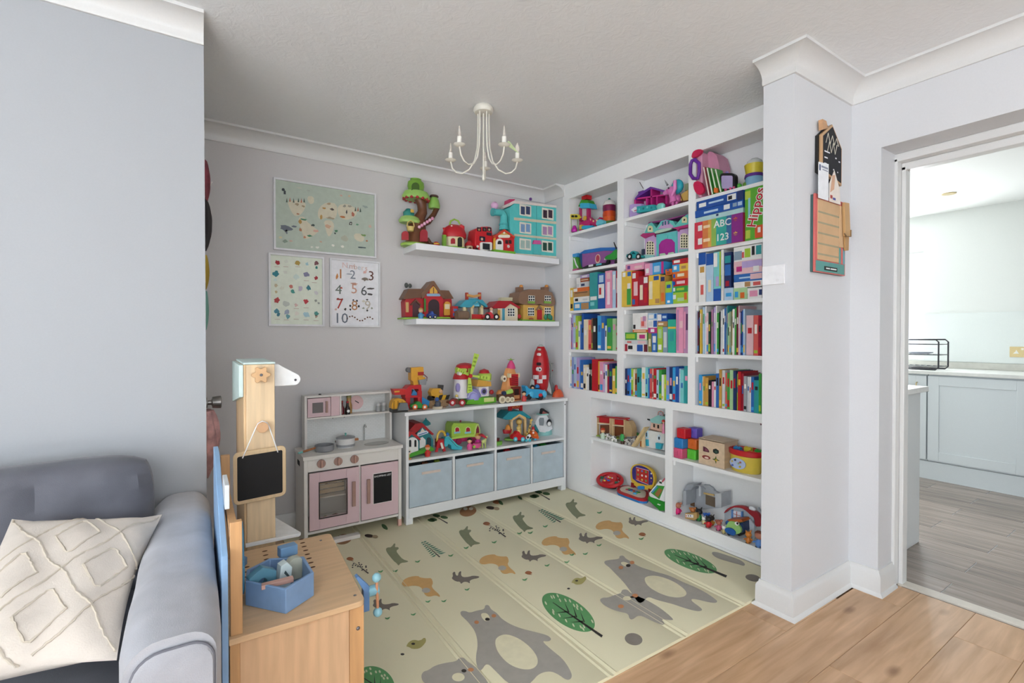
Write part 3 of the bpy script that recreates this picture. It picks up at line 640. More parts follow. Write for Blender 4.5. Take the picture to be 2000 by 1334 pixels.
# ------------------------------------------------------------------ sofa
SG = M('b0b1b7', .85, 0, 'fabric'); SD = M('6f7078', .9, 0, 'fabric')
t = T('sofa', 'grey velvet sofa with rounded arm and piped front, at left', 'sofa')
def arm_prof(x0, x1, z0, z1, r):
    return [(x0, z0)] + [(x0+r+r*math.cos(math.radians(180-90*i/6)), z1-r+r*math.sin(math.radians(180-90*i/6))) for i in range(7)] + [(x1-r*.8+r*.8*math.cos(math.radians(90-90*i/6)), z1-r*.8+r*.8*math.sin(math.radians(90-90*i/6))) for i in range(7)] + [(x1, z0)]
FA = Frame((0, 0), 0); FA.W = lambda u, w, z: Vector((u, w, z))
ap = arm_prof(-.128, .046, .09, .622, .062)
ag = t.p('arm', SG, fr=FA); NY = 14; m = len(ap); pts = []
for j in range(NY+1):
    y = 1.150+(2.178-1.150)*j/NY; e = (0.012 if j in (0, NY) else 0)
    sag = .006*math.sin(j*1.7)
    pts += [(x+(e if x < -.04 else -e)*(.9), y, (z-e*.9-(sag*(z > .45))) if z > .1 else z) for x, z in ap]
ag.add(pts, [tuple(range(m)), tuple(range(NY*m, NY*m+m))]+[(j*m+i, j*m+(i+1) % m, (j+1)*m+(i+1) % m, (j+1)*m+i) for j in range(NY) for i in range(m)])
fp = t.p('arm_front', M('a9aab0', .85, 0, 'fabric'), fr=FA, label='flat piped front of the sofa arm')
ap2 = arm_prof(-.104, .030, .09, .590, .050); m2 = len(ap2)
fp.add([(x, 1.150, z) for x, z in ap2]+[(x, 1.143, z) for x, z in ap2]+[(x*.97-.001, 1.140, z-.004 if z > .1 else z) for x, z in ap2], [tuple(range(2*m2, 3*m2))]+[(k*m2+i, k*m2+(i+1) % m2, (k+1)*m2+(i+1) % m2, (k+1)*m2+i) for k in (0, 1) for i in range(m2)])
t.p('piping', '6c6d75', .8, of=fp, fr=FA).tube([(x, 1.146, z) for x, z in ap2], .0035, 8, False, True)
t.p('base', SD).box(-1.9, -.128, 1.22, 2.178, .07, .28)
sc_ = t.p('seat_cushion', SD, fr=FA)
def pillow(g, x0, x1, y0, y1, z0, z1, bulge, n=10, sh=None):
    pts = []; fc = []
    for side in (0, 1):
        for j in range(n+1):
            for i in range(n+1):
                a, b_ = i/n, j/n; e = (1-(2*a-1)**6)*(1-(2*b_-1)**6); x, y = x0+(x1-x0)*a, y0+(y1-y0)*b_
                zz = (z0+z1)/2 + (1 if side else -1)*((z1-z0)/2*e**.35 + bulge*e*math.sin(math.pi*a)*math.sin(math.pi*b_))
                pts.append((x, y, zz))
    N = (n+1)**2
    for j in range(n):
        for i in range(n):
            k = j*(n+1)+i; fc.append((k, k+n+1, k+n+2, k+1)); fc.append((N+k, N+k+1, N+k+n+2, N+k+n+1))
    g.add(pts, fc)
pillow(sc_, -1.02, -.130, 1.175, 2.05, .281, .395, .010, 16)
t.p('back_frame', SD).box(-1.9, -.128, 2.08, 2.178, .28, .56)
bc = t.p('back_cushion', M('64656d', .9, 0, 'fabric'), fr=FA, label='dark grey loose back cushion')
n = 26; pts = []; fc = []; N = (n+1)**2
for side in (0, 1):
    for j in range(n+1):
        for i in range(n+1):
            a, b_ = i/n, j/n; e = max(0, (1-abs(2*a-1)**7)*(1-abs(2*b_-1)**6))
            qa, qb = 2*a-1, 2*b_-1; x = -.5675+.4525*qa*(1-.05*qb**4); z = .415+.2*(1+qb*(1-.16*qa**8)) + .010*math.sin(a*22)*b_*e - .02*(1-a)*b_
            fold = .022*math.sin(a*52+b_*4)*max(0, b_-.4)*e + .008*math.sin(a*30-b_*9)*e - .02*e*math.exp(-((b_-.55)*6)**2)*abs(math.sin(a*9))
            y = 2.00 + .03*b_ - (1 if side == 0 else -1)*(.022+.058*e**.5) + (fold if side == 0 else 0)
            pts.append((x, y, z))
for j in range(n):
    for i in range(n):
        k = j*(n+1)+i; fc.append((k, k+1, k+n+2, k+n+1)); fc.append((N+k, N+k+n+1, N+k+n+2, N+k+1))
rim = [i for i in range(n+1)]+[j*(n+1)+n for j in range(1, n+1)]+[n*(n+1)+i for i in range(n-1, -1, -1)]+[j*(n+1) for j in range(n-1, 0, -1)]
fc += [(rim[i], rim[(i+1) % len(rim)], N+rim[(i+1) % len(rim)], N+rim[i]) for i in range(len(rim))]
bc.add(pts, fc)
for x in (-.10, -1.7):
    for y in (1.25, 2.1): t.p('foot', '2a2220', .5).box(x, x+.05, y, y+.05, .0005, .09)
t.end()
# cream tufted cushion
t = T('scatter_cushion', 'cream scatter cushion with tufted diamond pattern on the sofa', 'cushion', FA)
TR, TL, BR, BL = Vector((-.086, 1.86, .640)), Vector((-.425, 1.88, .690)), Vector((-.150, 1.40, .468)), Vector((-.490, 1.42, .480))
nrm = ((TR-BR).cross(TL-BR)).normalized()
if nrm.z < 0: nrm = -nrm
def cs(a, b_, side=1):
    p = (BL*(1-a)+BR*a)*(1-b_)+(TL*(1-a)+TR*a)*b_
    e = max(0, 1-abs(2*a-1)**3.2)*max(0, 1-abs(2*b_-1)**3.2)
    ins = .022*math.sin(math.pi*a)*(1-2*b_)*0
    q = p + nrm*(side*(.003+.052*e**.75) + .004*math.sin(a*17+b_*7)*e*(side > 0) + .003*math.sin(b_*23-a*5)*e)
    # edges pulled in between the corners
    c = (BL+BR+TL+TR)/4; pull = .11*((abs(2*a-1)**8)*(1-(2*b_-1)**2)+(abs(2*b_-1)**8)*(1-(2*a-1)**2))
    return q + (c-p)*pull
g = t.p('cover', M('d9cfc4', .95, 0, 'weave')); n = 24; pts = []; fc = []; N = (n+1)**2
for side in (1, -1):
    for j in range(n+1):
        for i in range(n+1): pts.append(tuple(cs(i/n, j/n, side)))
for j in range(n):
    for i in range(n):
        k = j*(n+1)+i; fc.append((k, k+1, k+n+2, k+n+1)); fc.append((N+k, N+k+n+1, N+k+n+2, N+k+1))
fc += [(rim2, rim2b, N+rim2b, N+rim2) for rim2, rim2b in []]
rim = [i for i in range(n+1)]+[j*(n+1)+n for j in range(1, n+1)]+[n*(n+1)+i for i in range(n-1, -1, -1)]+[j*(n+1) for j in range(n-1, 0, -1)]
fc += [(rim[i], rim[(i+1) % len(rim)], N+rim[(i+1) % len(rim)], N+rim[i]) for i in range(len(rim))]
g.add(pts, fc)
tf = t.p('tufting', M('cdc2b2', .95, 0, 'weave'), label='frayed tuft lines in nested diamonds')
def tline(pl, r=.0028):
    dense = []
    for (a0, b0), (a1, b1) in zip(pl, pl[1:]):
        k = max(2, int(math.hypot(a1-a0, b1-b0)*60))
        for i in range(k): dense.append((a0+(a1-a0)*i/k, b0+(b1-b0)*i/k))
    dense.append(pl[-1])
    dense = [(min(.985, max(.015, a)), min(.985, max(.015, b_))) for a, b_ in dense]
    tf.tube([tuple(cs(a+random.uniform(-.003, .003), b_+random.uniform(-.003, .003))+nrm*.0004) for a, b_ in dense], [r*random.uniform(.6, 1.4) for _ in dense], 5)
for ca, cb in ((.5, .25), (.5, .75), (.24, .5), (.76, .5)):
    for da, db in ((.135, .13),):
        tline([(ca-da, cb), (ca-da*.12, cb+db), (ca+da*.12, cb+db), (ca+da, cb), (ca+da*.12, cb-db), (ca-da*.12, cb-db), (ca-da, cb)])
for off in (-1.0, -.5, 0, .5, 1.0):
    w = [(a_, .5+.96*(a_-.5)*1.0+off+.012*math.sin(a_*25)) for a_ in [k/20 for k in range(21)]]; w = [p for p in w if .0 <= p[1] <= 1]
    if len(w) > 2: tline(w)
    w = [(a_, .5-.96*(a_-.5)+off+.012*math.sin(a_*25+1)) for a_ in [k/20 for k in range(21)]]; w = [p for p in w if .0 <= p[1] <= 1]
    if len(w) > 2: tline(w)
t.end()
# ------------------------------------------------------------------ white door in the alcove with things hanging on it
t = T('door_2', 'white alcove door seen edge-on beside the lounge wall', None, kind='structure')
d = t.p('leaf', WHITE); d.box(XL-.04, XL-.004, YL+.125, YB-.13, .012, 2.03)
kn = t.p('door_knob', '8f8b88', .3, met=.8, label='brushed metal door knob')
def hx(g, y, z, prof, n=18):   # lathe around the X axis
    pts = []; m = len(prof); fc = []
    for i in range(n):
        a = 2*math.pi*i/n; pts += [(x, y+r*math.cos(a), z+r*math.sin(a)) for r, x in prof]
    for i in range(n):
        j = (i+1) % n; fc += [(i*m+k, j*m+k, j*m+k+1, i*m+k+1) for k in range(m-1)]
    fc += [tuple(i*m for i in range(n)), tuple(i*m+m-1 for i in range(n))]; g.add(pts, fc, True)
hx(kn, 2.42, .918, [(.022, XL-.004), (.022, XL+.001), (.010, XL+.003), (.010, XL+.016), (.024, XL+.020), (.027, XL+.050), (.022, XL+.053)])
t.end()
def cloth(name, lab, cat, y0, y1, z0, z1, col, thick, seed, bot=0.0):
    t = T(name, lab, cat, FA, 'things hanging on the alcove door'); g = t.p(name, M(*col) if isinstance(col, tuple) else M(col, .9, 0, 'weave')); n, m = 12, 10; pts = []; fc = []
    rnd = random.Random(seed); ph = rnd.uniform(0, 6)
    for j in range(m+1):
        b_ = j/m; wd = 1-.35*(1-b_)**2 if bot == 0 else 1
        for i in range(n+1):
            a = i/n; yy = (y0+y1)/2+(y1-y0)/2*(2*a-1)*(.55+.45*math.sin(math.pi*min(1, (1-b_)*1.4+.12)/1.5)); e = math.sin(math.pi*a)**.6*math.sin(math.pi*(.12+.86*(1-b_)))**.7
            pts.append((XL-.002+.003+thick*e*(1+.25*math.sin(a*14+ph+b_*4)), yy, z0+(z1-z0)*b_+.012*math.sin(a*9+ph)*(1-b_)))
    for j in range(m):
        for i in range(n): k = j*(n+1)+i; fc.append((k, k+1, k+n+2, k+n+1))
    back = [(XL-.0035, p[1], p[2]) for p in pts]; N = len(pts)
    rim = [i for i in range(n+1)]+[j*(n+1)+n for j in range(1, m+1)]+[m*(n+1)+i for i in range(n-1, -1, -1)]+[j*(n+1) for j in range(m-1, 0, -1)]
    g.add(pts+back, fc+[tuple(N+q for q in f) for f in fc]+[(rim[i], rim[(i+1) % len(rim)], N+rim[(i+1) % len(rim)], N+rim[i]) for i in range(len(rim))]); t.end()
t = T('over_door_hook', 'white metal over-door hook at the top of the alcove door', 'hook', FA); t.p('over_door_hook', 'e4e2de', .4).tube([(XL+.0, 2.58, 1.99), (XL+.012, 2.58, 1.95), (XL+.012, 2.58, 1.90), (XL+.02, 2.58, 1.88), (XL+.028, 2.58, 1.90)], .004); t.end()
cloth('hanging_scarf', 'pink and black garment hanging highest on the alcove door', 'clothing', 2.50, 2.68, 1.80, 1.98, ('8a3a4a', .9, 0, 'speck'), .018, 1)
cloth('hanging_bag', 'black cloth bag hanging below the pink garment on the door', 'bag', 2.46, 2.72, 1.60, 1.80, '241e22', .022, 2)
cloth('yellow_cloth', 'yellow cloth hanging in the middle of the alcove door', 'cloth', 2.5, 2.66, 1.42, 1.56, 'b99a30', .013, 3)
cloth('teal_cloth', 'teal cloth strip hanging low on the alcove door', 'cloth', 2.5, 2.62, 1.24, 1.40, '7fb5a8', .010, 4)
cloth('floral_bag', 'white bag with red flowers hanging from the door knob', 'bag', 2.36, 2.50, .62, .885, ('d8a8a8', .9, 0, 'speck'), .040, 5)
# ------------------------------------------------------------------ printed foam play mat (folds run along Y)
MT = .012
t = T('play_mat', 'cream foam play mat printed with bears, trees and woodland animals', 'play mat', FA)
g = t.p('foam', M('e8e1c0', .55, 0, 'mat')); MX0, MX1, MY0, MY1 = .43, 2.435, 1.212, 3.19
folds = [.425+.4*k for k in range(1, 5)]                  # .825 1.225 1.625 2.025
xs = [MX0]
for f in folds: xs += [f-.030, f-.022, f-.014, f-.005, f+.005, f+.014, f+.022, f+.030]
xs += [MX1]
def mh(x):
    for f in folds:
        dd = abs(x-f)
        if dd < .001: return MT
        if dd < .007: return MT-.006
        if dd < .016: return MT+.0015
        if dd < .024: return MT-.003
    return MT
ys = [MY0+(MY1-MY0)*j/12 for j in range(13)]
pts = [(x, y, mh(x)) for y in ys for x in xs]; m = len(xs); fc = [(j*m+i, j*m+i+1, (j+1)*m+i+1, (j+1)*m+i) for j in range(12) for i in range(m-1)]
N = len(pts); pts += [(x, y, .0004) for y in (MY0, MY1) for x in xs]
fc += [(i, i+1, N+i+1, N+i) for i in range(m-1)]+[(12*m+i, 12*m+i+1, N+m+i+1, N+m+i) for i in range(m-1)]+[(0, N, N+m, 12*m), (m-1, 12*m+m-1, N+2*m-1, N+m-1)]
g.add(pts, fc)
ZQ = (660, 940, .42)
_lay = [0]
def fl(pts):   # zoom pixels -> points lying on the mat
    out = []
    for x, y in pts:
        p = on_z(ZQ[0]+x*ZQ[2], ZQ[1]+y*ZQ[2], MT); out.append((p.x, p.y))
    return out
def smooth(pts, it=2):
    for _ in range(it):
        q = []
        for i in range(len(pts)):
            a, b_ = pts[i], pts[(i+1) % len(pts)]; q += [(a[0]*.75+b_[0]*.25, a[1]*.75+b_[1]*.25), (a[0]*.25+b_[0]*.75, a[1]*.25+b_[1]*.75)]
        pts = q
    return pts
def clipc(pts):
    # keep prints on the mat
    return [(min(MX1-.002, max(MX0+.002, x)), min(MY1-.002, max(MY0+.002, y))) for x, y in pts]
LAY = {}
def pr(name, col, poly, lay=0, sm=2, of=None):
    g = t.p(name, col, .6, of=of); q = clipc(smooth(poly, sm)); z = MT+.0007+.0004*lay
    # thin print drawn on top of the foam surface
    n = len(q); g.add([(x, y, z-.0002) for x, y in q]+[(x, y, z) for x, y in q], [tuple(range(n)), tuple(range(2*n-1, n-1, -1))]+[(i, (i+1) % n, n+(i+1) % n, n+i) for i in range(n)])
    return g
def ell(cx, cy, rx, ry, n=14, rot=0.0):
    c, s_ = math.cos(rot), math.sin(rot)
    return [(cx+rx*math.cos(2*math.pi*i/n)*c-ry*math.sin(2*math.pi*i/n)*s_, cy+rx*math.cos(2*math.pi*i/n)*s_+ry*math.sin(2*math.pi*i/n)*c) for i in range(n)]
BEARS = [
 ([(570,605),(592,603),(612,613),(645,602),(682,596),(684,576),(702,576),(712,597),(738,612),(765,645),(830,680),(930,705),(978,718),(994,735),(980,746),(945,742),(1000,790),(1050,830),(1088,892),(1086,920),(1062,926),(1025,898),(985,882),(935,895),(905,930),(880,950),(800,950),(735,885),(692,842),(665,885),(648,870),(640,820),(652,760),(640,700),(610,660),(590,640),(570,622)],
  [(735,728),(775,710),(830,725),(885,762),(925,810),(932,850),(905,876),(850,876),(790,850),(745,800),(730,760)], [(662,616),(690,612),(706,630),(706,646),(690,654),(672,642)], (695, 643), [(645, 657), (725, 627)]),
 ([(1238,372),(1262,366),(1310,362),(1308,348),(1328,345),(1338,360),(1365,375),(1400,398),(1470,420),(1540,438),(1600,468),(1690,505),(1762,552),(1764,565),(1735,566),(1650,545),(1640,555),(1690,590),(1695,602),(1670,606),(1610,590),(1560,572),(1480,552),(1440,535),(1415,568),(1392,562),(1372,528),(1330,470),(1290,430),(1262,400),(1240,385)],
  [(1422,452),(1445,440),(1490,440),(1560,465),(1610,500),(1625,525),(1605,540),(1560,542),(1500,525),(1440,490)], [(1312,380),(1330,373),(1360,388),(1352,398),(1330,396)], (1350, 393), [(1316, 402), (1368, 379)])]
for out, belly, snout, nose, ck in BEARS:
    bg = pr('bear_print', 'a9a49a', fl(out), 0); pr('belly_print', 'e8e1c0', fl(belly), 1, of=bg); pr('snout_print', 'e8e1c0', fl(snout), 1, of=bg)
    pr('nose_print', '2c2622', fl(ell(*nose, 11, 7)), 2, of=bg)
    for c in ck: pr('cheek_print', 'c98a5c', fl(ell(*c, 11, 8)), 2, of=bg)
# cubs, partly hidden at the bottom edge of the picture or crossed by a fold
cub1 = pr('cub_print', 'a9a49a', fl([(386,905),(398,885),(420,880),(450,858),(500,845),(552,838),(562,822),(585,820),(600,838),(650,870),(690,920),(720,990),(600,1030),(450,1000),(420,945),(395,935)]), 0)
pr('snout_print', 'e8e1c0', fl(ell(560, 912, 30, 20)), 1, of=cub1); pr('nose_print', '2c2622', fl(ell(586, 883, 12, 8)), 2, of=cub1); pr('cheek_print', 'c98a5c', fl(ell(618, 878, 14, 9)), 2, of=cub1)
cub2 = pr('cub_print', 'a9a49a', fl([(1215,552),(1232,541),(1255,542),(1285,530),(1318,520),(1320,505),(1345,503),(1360,520),(1390,532),(1440,555),(1500,590),(1560,640),(1555,648),(1500,640),(1520,660),(1515,672),(1460,650),(1400,620),(1370,645),(1355,640),(1350,615),(1310,608),(1270,595),(1235,575)]), 0)
pr('snout_print', 'e8e1c0', fl(ell(1345, 545, 20, 10)), 1, of=cub2); pr('nose_print', '2c2622', fl(ell(1368, 540, 9, 4)), 2, of=cub2)
for c in ((1316, 583), (1382, 533)): pr('cheek_print', 'c98a5c', fl(ell(*c, 14, 9)), 2, of=cub2)
pr('cub_print', 'a9a49a', fl([(1735,330),(1760,328),(1810,345),(1870,365),(1895,385),(1888,395),(1860,385),(1800,370),(1750,352)]), 0)
def treep(cx, cy, rx, ry, rot, tx, ty, kx=0):
    gg = pr('tree_print', '5f9e63', fl(ell(cx, cy, rx, ry, 30, rot)), 0, 1); c, s_ = math.cos(rot), math.sin(rot)
    def L(a, b_): return (cx+rx*a*c-ry*b_*s_, cy+rx*a*s_+ry*b_*c)
    tr = pr('trunk_print', '2e2a28', fl([L(-.62, -.01), (tx, ty-4), (tx-6, ty+6), L(-.6, .03)]), 2, 0, of=gg)
    for a, b_ in ((-.35, .55), (-.05, .62), (.25, .55), (-.30, -.5), (.0, -.6), (.3, -.55)):
        p0, p1 = L(a+.32, 0), L(a, b_); dx, dy = p1[0]-p0[0], p1[1]-p0[1]; l = math.hypot(dx, dy); nx_, ny_ = -dy/l*3, dx/l*3
        pr('branch_print', '2e2a28', fl([(p0[0]-nx_, p0[1]-ny_), p1, (p0[0]+nx_, p0[1]+ny_)]), 2, 0, of=gg)
    rr = random.Random(3)
    for i in range(20):
        a = rr.uniform(-.85, .85); b_ = rr.choice((-1, 1))*rr.uniform(.25, .85)*math.sqrt(max(.05, 1-a*a)); q = L(a, b_)
        pr('leaf_print', 'd3d9b6', fl(ell(q[0], q[1], rx*.07, ry*.055, 8, rot+.5)), 1, 0, of=gg)
treep(1072, 610, 140, 62, .56, 1232, 722); treep(1640, 372, 130, 36, .36, 1810, 443); treep(170, 950, 100, 85, .6, 330, 1050)
def fir(cx, cy, L_, wd, ax):
    gg = pr('fir_stem_print', '3a3230', fl([(cx, cy), (cx+L_*ax[0], cy+L_*ax[1]-2), (cx+L_*ax[0]-3, cy+L_*ax[1]+2)]), 1, 0)
    for i in range(9):
        f = .12+.088*i; bx, by = cx+L_*ax[0]*f, cy+L_*ax[1]*f; w = wd*(.25+.75*f)
        for s_ in (-1, 1):
            ex, ey = bx+(w*.95 if s_ > 0 else -w*.55), by+(-w*.10 if s_ > 0 else w*.42)-4
            pr('needle_print', '5d8f72', fl([(bx, by), ((bx+ex)/2, (by+ey)/2-3), (ex, ey), ((bx+ex)/2+2, (by+ey)/2+4)]), 0, 0, of=gg)
fir(385, 275, 120, 52, (.75, .65)); fir(928, 128, 140, 48, (.78, .45))
RB = [(0,-6),(8,-14),(26,-14),(40,-34),(46,-30),(42,-14),(58,-16),(62,-8),(48,2),(62,22),(80,42),(108,50),(96,56),(70,58),(60,72),(52,60),(38,50),(20,28),(6,10)]
for ox, oy, k in ((222, 322, 1.0), (562, 240, .95), (812, 172, .92), (1058, 112, .9)): pr('rabbit_print', '8d9270', fl([(ox+x*k, oy+y*k) for x, y in RB]), 0, 1)
SQ = [(0,10),(10,-12),(40,-26),(78,-30),(86,-22),(118,-18),(140,-20),(148,4),(140,18),(150,34),(178,58),(180,70),(160,60),(130,68),(112,62),(100,40),(92,22),(58,14),(20,22)]
for ox, oy, k in ((295, 470, 1.0), (655, 368, .95), (945, 282, .9), (1196, 208, .88)):
    gg = pr('squirrel_print', 'dcb070', fl([(ox+x*k, oy+y*k) for x, y in SQ]), 0, 1); pr('belly_print', 'bcb8ac', fl(ell(ox+115*k, oy+38*k, 20*k, 12*k)), 1, 1, of=gg)
FX = [(0,8),(8,-4),(4,-18),(16,-26),(20,-8),(30,-4),(34,-22),(46,-28),(44,-8),(54,2),(82,0),(100,-6),(132,-2),(124,6),(100,10),(84,18),(86,32),(76,24),(58,22),(44,34),(40,22),(22,22)]
for ox, oy, k in ((528, 445, 1.0), (852, 345, .9), (1118, 262, .88), (1350, 185, .72), (160, 572, .95)): pr('fox_print', '7d746a', fl([(ox+x*k, oy+y*k) for x, y in FX]), 0, 1)
for ox, oy, k in ((330, 755, 1.0), (1095, 462, .75)):
    gg = pr('bird_print', 'b0a868', fl([(ox-14*k, oy+14*k), (ox, oy-8*k), (ox+22*k, oy-18*k), (ox+52*k, oy-12*k), (ox+74*k, oy-30*k), (ox+82*k, oy-12*k), (ox+66*k, oy+10*k), (ox+48*k, oy+24*k), (ox+16*k, oy+26*k), (ox, oy+16*k)]), 0, 1); pr('eye_print', '2c2622', fl(ell(ox+20*k, oy+2*k, 9*k, 5*k)), 1, 0, of=gg)
    pr('note_print', '2c2622', fl(ell(ox-30*k, oy+50*k, 9*k, 5*k)), 0, 0)
for ox, oy in ((1375, 735), (1930, 450)): pr('hedgehog_print', '8f877d', fl(ell(ox, oy, 42 if ox < 1500 else 36, 28 if ox < 1500 else 16, 16, .2)), 0, 1)
for ox, oy in ((885, 427), (1414, 248), (690, 198), (55, 362), (735, 98)):
    pr('mushroom_print', 'a8683e', fl([(ox-18, oy), (ox-6, oy-10), (ox+12, oy-8), (ox+20, oy+2), (ox+8, oy+4), (ox+22, oy+8), (ox+4, oy+8), (ox-6, oy+6)]), 0, 1)
for ox, oy in ((690, 195), (52, 365)):
    gg = pr('stem_print', '3a3230', fl([(ox+10, oy+4), (ox+92, oy+62), (ox+88, oy+66)]), 1, 0)
    rr = random.Random(9)
    for i in range(16): pr('seed_print', '4a4440', fl(ell(ox+22+i*4.2+rr.uniform(-14, 14), oy+22+i*1.4+rr.uniform(-14, 16), 4, 3, 6)), 0, 0, of=gg)
for ox, oy in ((870, 458), (602, 504), (420, 560), (494, 558), (232, 638), (352, 620), (268, 418), (200, 420), (372, 374), (526, 346), (598, 310), (728, 284), (974, 392), (1090, 342), (1152, 338), (1216, 298), (1066, 376), (1412, 268), (1218, 146), (896, 240), (966, 210), (846, 242)):
    pr('sprout_print', '5f9e63', fl([(ox-14, oy-4), (ox-4, oy-1), (ox+12, oy-8), (ox+6, oy+2), (ox, oy+5), (ox-10, oy+3)]), 0, 0)
for ox, oy, l in ((215, 210, 1.0), (755, 98, .8), (845, 75, .7)):
    pr('leaf_print', '47663f', fl([(ox-14*l, oy-12*l), (ox+6*l, oy-8*l), (ox+18*l, oy+10*l), (ox+14*l, oy+18*l), (ox-8*l, oy+8*l)]), 0, 1)
for ox, oy in ((470, 172), (945, 62)):
    gg = pr('twig_print', '3a3230', fl([(ox-40, oy-22), (ox+42, oy+22), (ox+38, oy+26)]), 1, 0)
    for a, b_ in ((-26, 6), (-12, -12), (24, -4), (-36, 10)): pr('leaf_print', '47663f', fl(ell(ox+a, oy+b_, 18, 7, 10, .15)), 0, 0, of=gg)
for ox, oy in ((155, 258), (720, 128)):
    pr('acorn_print', '3a2c22', fl(ell(ox-10, oy-4, 22, 8, 10, .1)), 0, 1); pr('acorn_print', 'b09a78', fl(ell(ox+18, oy, 14, 8, 10, .1)), 1, 1)
for ox, oy in ((25, 270), (605, 140)):
    gg = pr('owl_print', 'a0724c', fl(ell(ox, oy, 40, 24, 16, -.2)), 0, 1)
    for s_ in (-12, 14): pr('eye_print', 'e8e2d0', fl(ell(ox+s_, oy-12, 10, 7)), 1, 0, of=gg)
t.end()
# ------------------------------------------------------------------ posters on the back wall
def framed(name, lab, x0, x1, z0, z1, paper, fcol='e2e2e4'):
    t = T(name, lab, 'picture', BW); w = .011
    for nm, bx in (('frame_rail', (x0, x1, z1-w, z1)), ('frame_rail', (x0, x1, z0, z0+w)), ('frame_stile', (x0, x0+w, z0+w, z1-w)), ('frame_stile', (x1-w, x1, z0+w, z1-w))): t.p(nm, fcol, .35).box(bx[0], bx[1], .0005, .022, bx[2], bx[3])
    t.p('print', paper, .5).box(x0+w, x1-w, .002, .010, z0+w, z1-w); return t
WZ = .0104
t = framed('world_map_picture', 'sage green framed world map with small animals, topmost picture', .403, 1.022, 1.721, 2.152, 'b7c3b5')
BW.zoom(500, 330, .2474)
def blob(t, col, x, y, rx, ry=None, rot=0.0, name='drawing', n=11, lay=0, jag=.34):
    g = t.p(name, col, .6); rr = random.Random(int(x*7+y*13)); u, z = BW.P(x, y, WZ); k = BW.k(x, y, WZ); ry = ry or rx
    pts = []
    for i in range(n):
        a = 2*math.pi*i/n; q = 1+rr.uniform(-jag, jag); px_, pz_ = rx*k*math.cos(a)*q, ry*k*math.sin(a)*q
        pts.append((u+px_*math.cos(rot)-pz_*math.sin(rot), z+px_*math.sin(rot)+pz_*math.cos(rot)))
    g.prism(pts, WZ-.0002+.0003*lay, WZ+.0003+.0003*lay); return g
def tri(t, col, x, y, w, h, name='drawing', lay=1):
    t.p(name, col, .6).prism([BW.P(x-w, y+h, WZ), BW.P(x, y-h, WZ), BW.P(x+w, y+h, WZ)], WZ-.0002+.0003*lay, WZ+.0003+.0003*lay)
CR = 'd4cdb6'
for pl in ([(245,255),(330,245),(395,265),(385,320),(350,365),(310,375),(280,340),(262,300)], [(335,380),(380,375),(395,410),(470,470),(500,490),(450,530),(400,555),(375,545),(360,490),(340,430)], [(500,300),(560,260),(640,275),(640,360),(620,400),(560,385),(500,400),(485,360)], [(535,410),(590,400),(620,440),(605,500),(575,540),(555,500),(545,450)], [(640,290),(720,270),(800,320),(790,370),(740,400),(690,400),(650,370)], [(770,510),(830,510),(860,545),(840,580),(780,560)], [(400,215),(455,215),(460,270),(420,280)]):
    t.p('continent', CR, .6).prism([BW.P(x, y, WZ) for x, y in smooth(pl, 1)], WZ-.0004, WZ)
for x, y, rx, ry, c in ((240,470,52,22,'6f7580'),(215,165,14,12,'3a3f44'),(228,188,8,16,'3a3f44'),(300,455,22,8,'6f7580'),(240,495,8,16,'6f7580'),(350,415,12,16,'b08a4a'),(375,398,28,7,'4f8a6a'),(450,445,16,9,'44504a'),(475,490,24,9,'d6a898'),(425,528,20,8,'4f8a6a'),(385,538,10,8,'c88a6a'),(540,312,14,8,'c09050'),(600,318,14,9,'5a5048'),(515,380,10,16,'c09a5a'),(590,388,30,8,'a89a80'),(575,275,16,10,'b09a7a'),(685,380,18,8,'c07a4a'),(765,358,14,18,'b8705a'),(715,340,6,16,'4a4a4a'),(700,292,14,9,'9a988a'),(740,295,18,8,'9a988a'),(632,490,14,10,'5a8a6a'),(625,508,8,8,'44504a'),(570,455,22,14,'d0a88c'),(748,432,12,14,'3a3a3c'),(800,440,12,7,'6a9a7a'),(850,525,20,9,'7a9a5a'),(875,568,9,7,'b0704a'),(835,620,30,6,'4a5a5e'),(610,605,12,9,'e8e6dc'),(680,612,12,10,'e8e6dc'),(485,620,12,8,'dcdcd2'),(440,616,10,7,'dcdcd2'),(230,570,16,13,'8a9a8a'),(275,568,14,6,'d6b0a0'),(195,540,12,9,'d2c8a0'),(865,300,22,10,'9aa6a0'),(900,455,14,12,'d0b4a4'),(735,215,12,8,'d2b89a'),(672,210,10,6,'d0a898'),(705,550,26,22,'b4b6a4'),(415,170,14,6,'b0b8ac'),(345,150,20,6,'c6c8b8'),(512,575,9,7,'cfa890'),(350,480,12,14,'b07a5a'),(330,355,10,6,'b07a5a'),(375,295,12,9,'a09070'),(325,280,14,9,'a8967a')): blob(t, c, x, y, rx, ry, lay=1)
blob(t, 'd8dacf', 748, 432, 5, 6, lay=2)
for i, (x, y) in enumerate(((243, 245), (268, 240), (297, 247), (335, 244), (358, 248), (380, 246), (785, 316), (805, 316), (824, 322))): tri(t, ('4a5a50', 'b8705a')[i % 3 == 1], x, y, 7, 18)
t.end()
t = framed('alphabet_picture', 'pale green framed alphabet chart with rows of small pictures', .374, .690, 1.262, 1.699, 'dfe6d6')
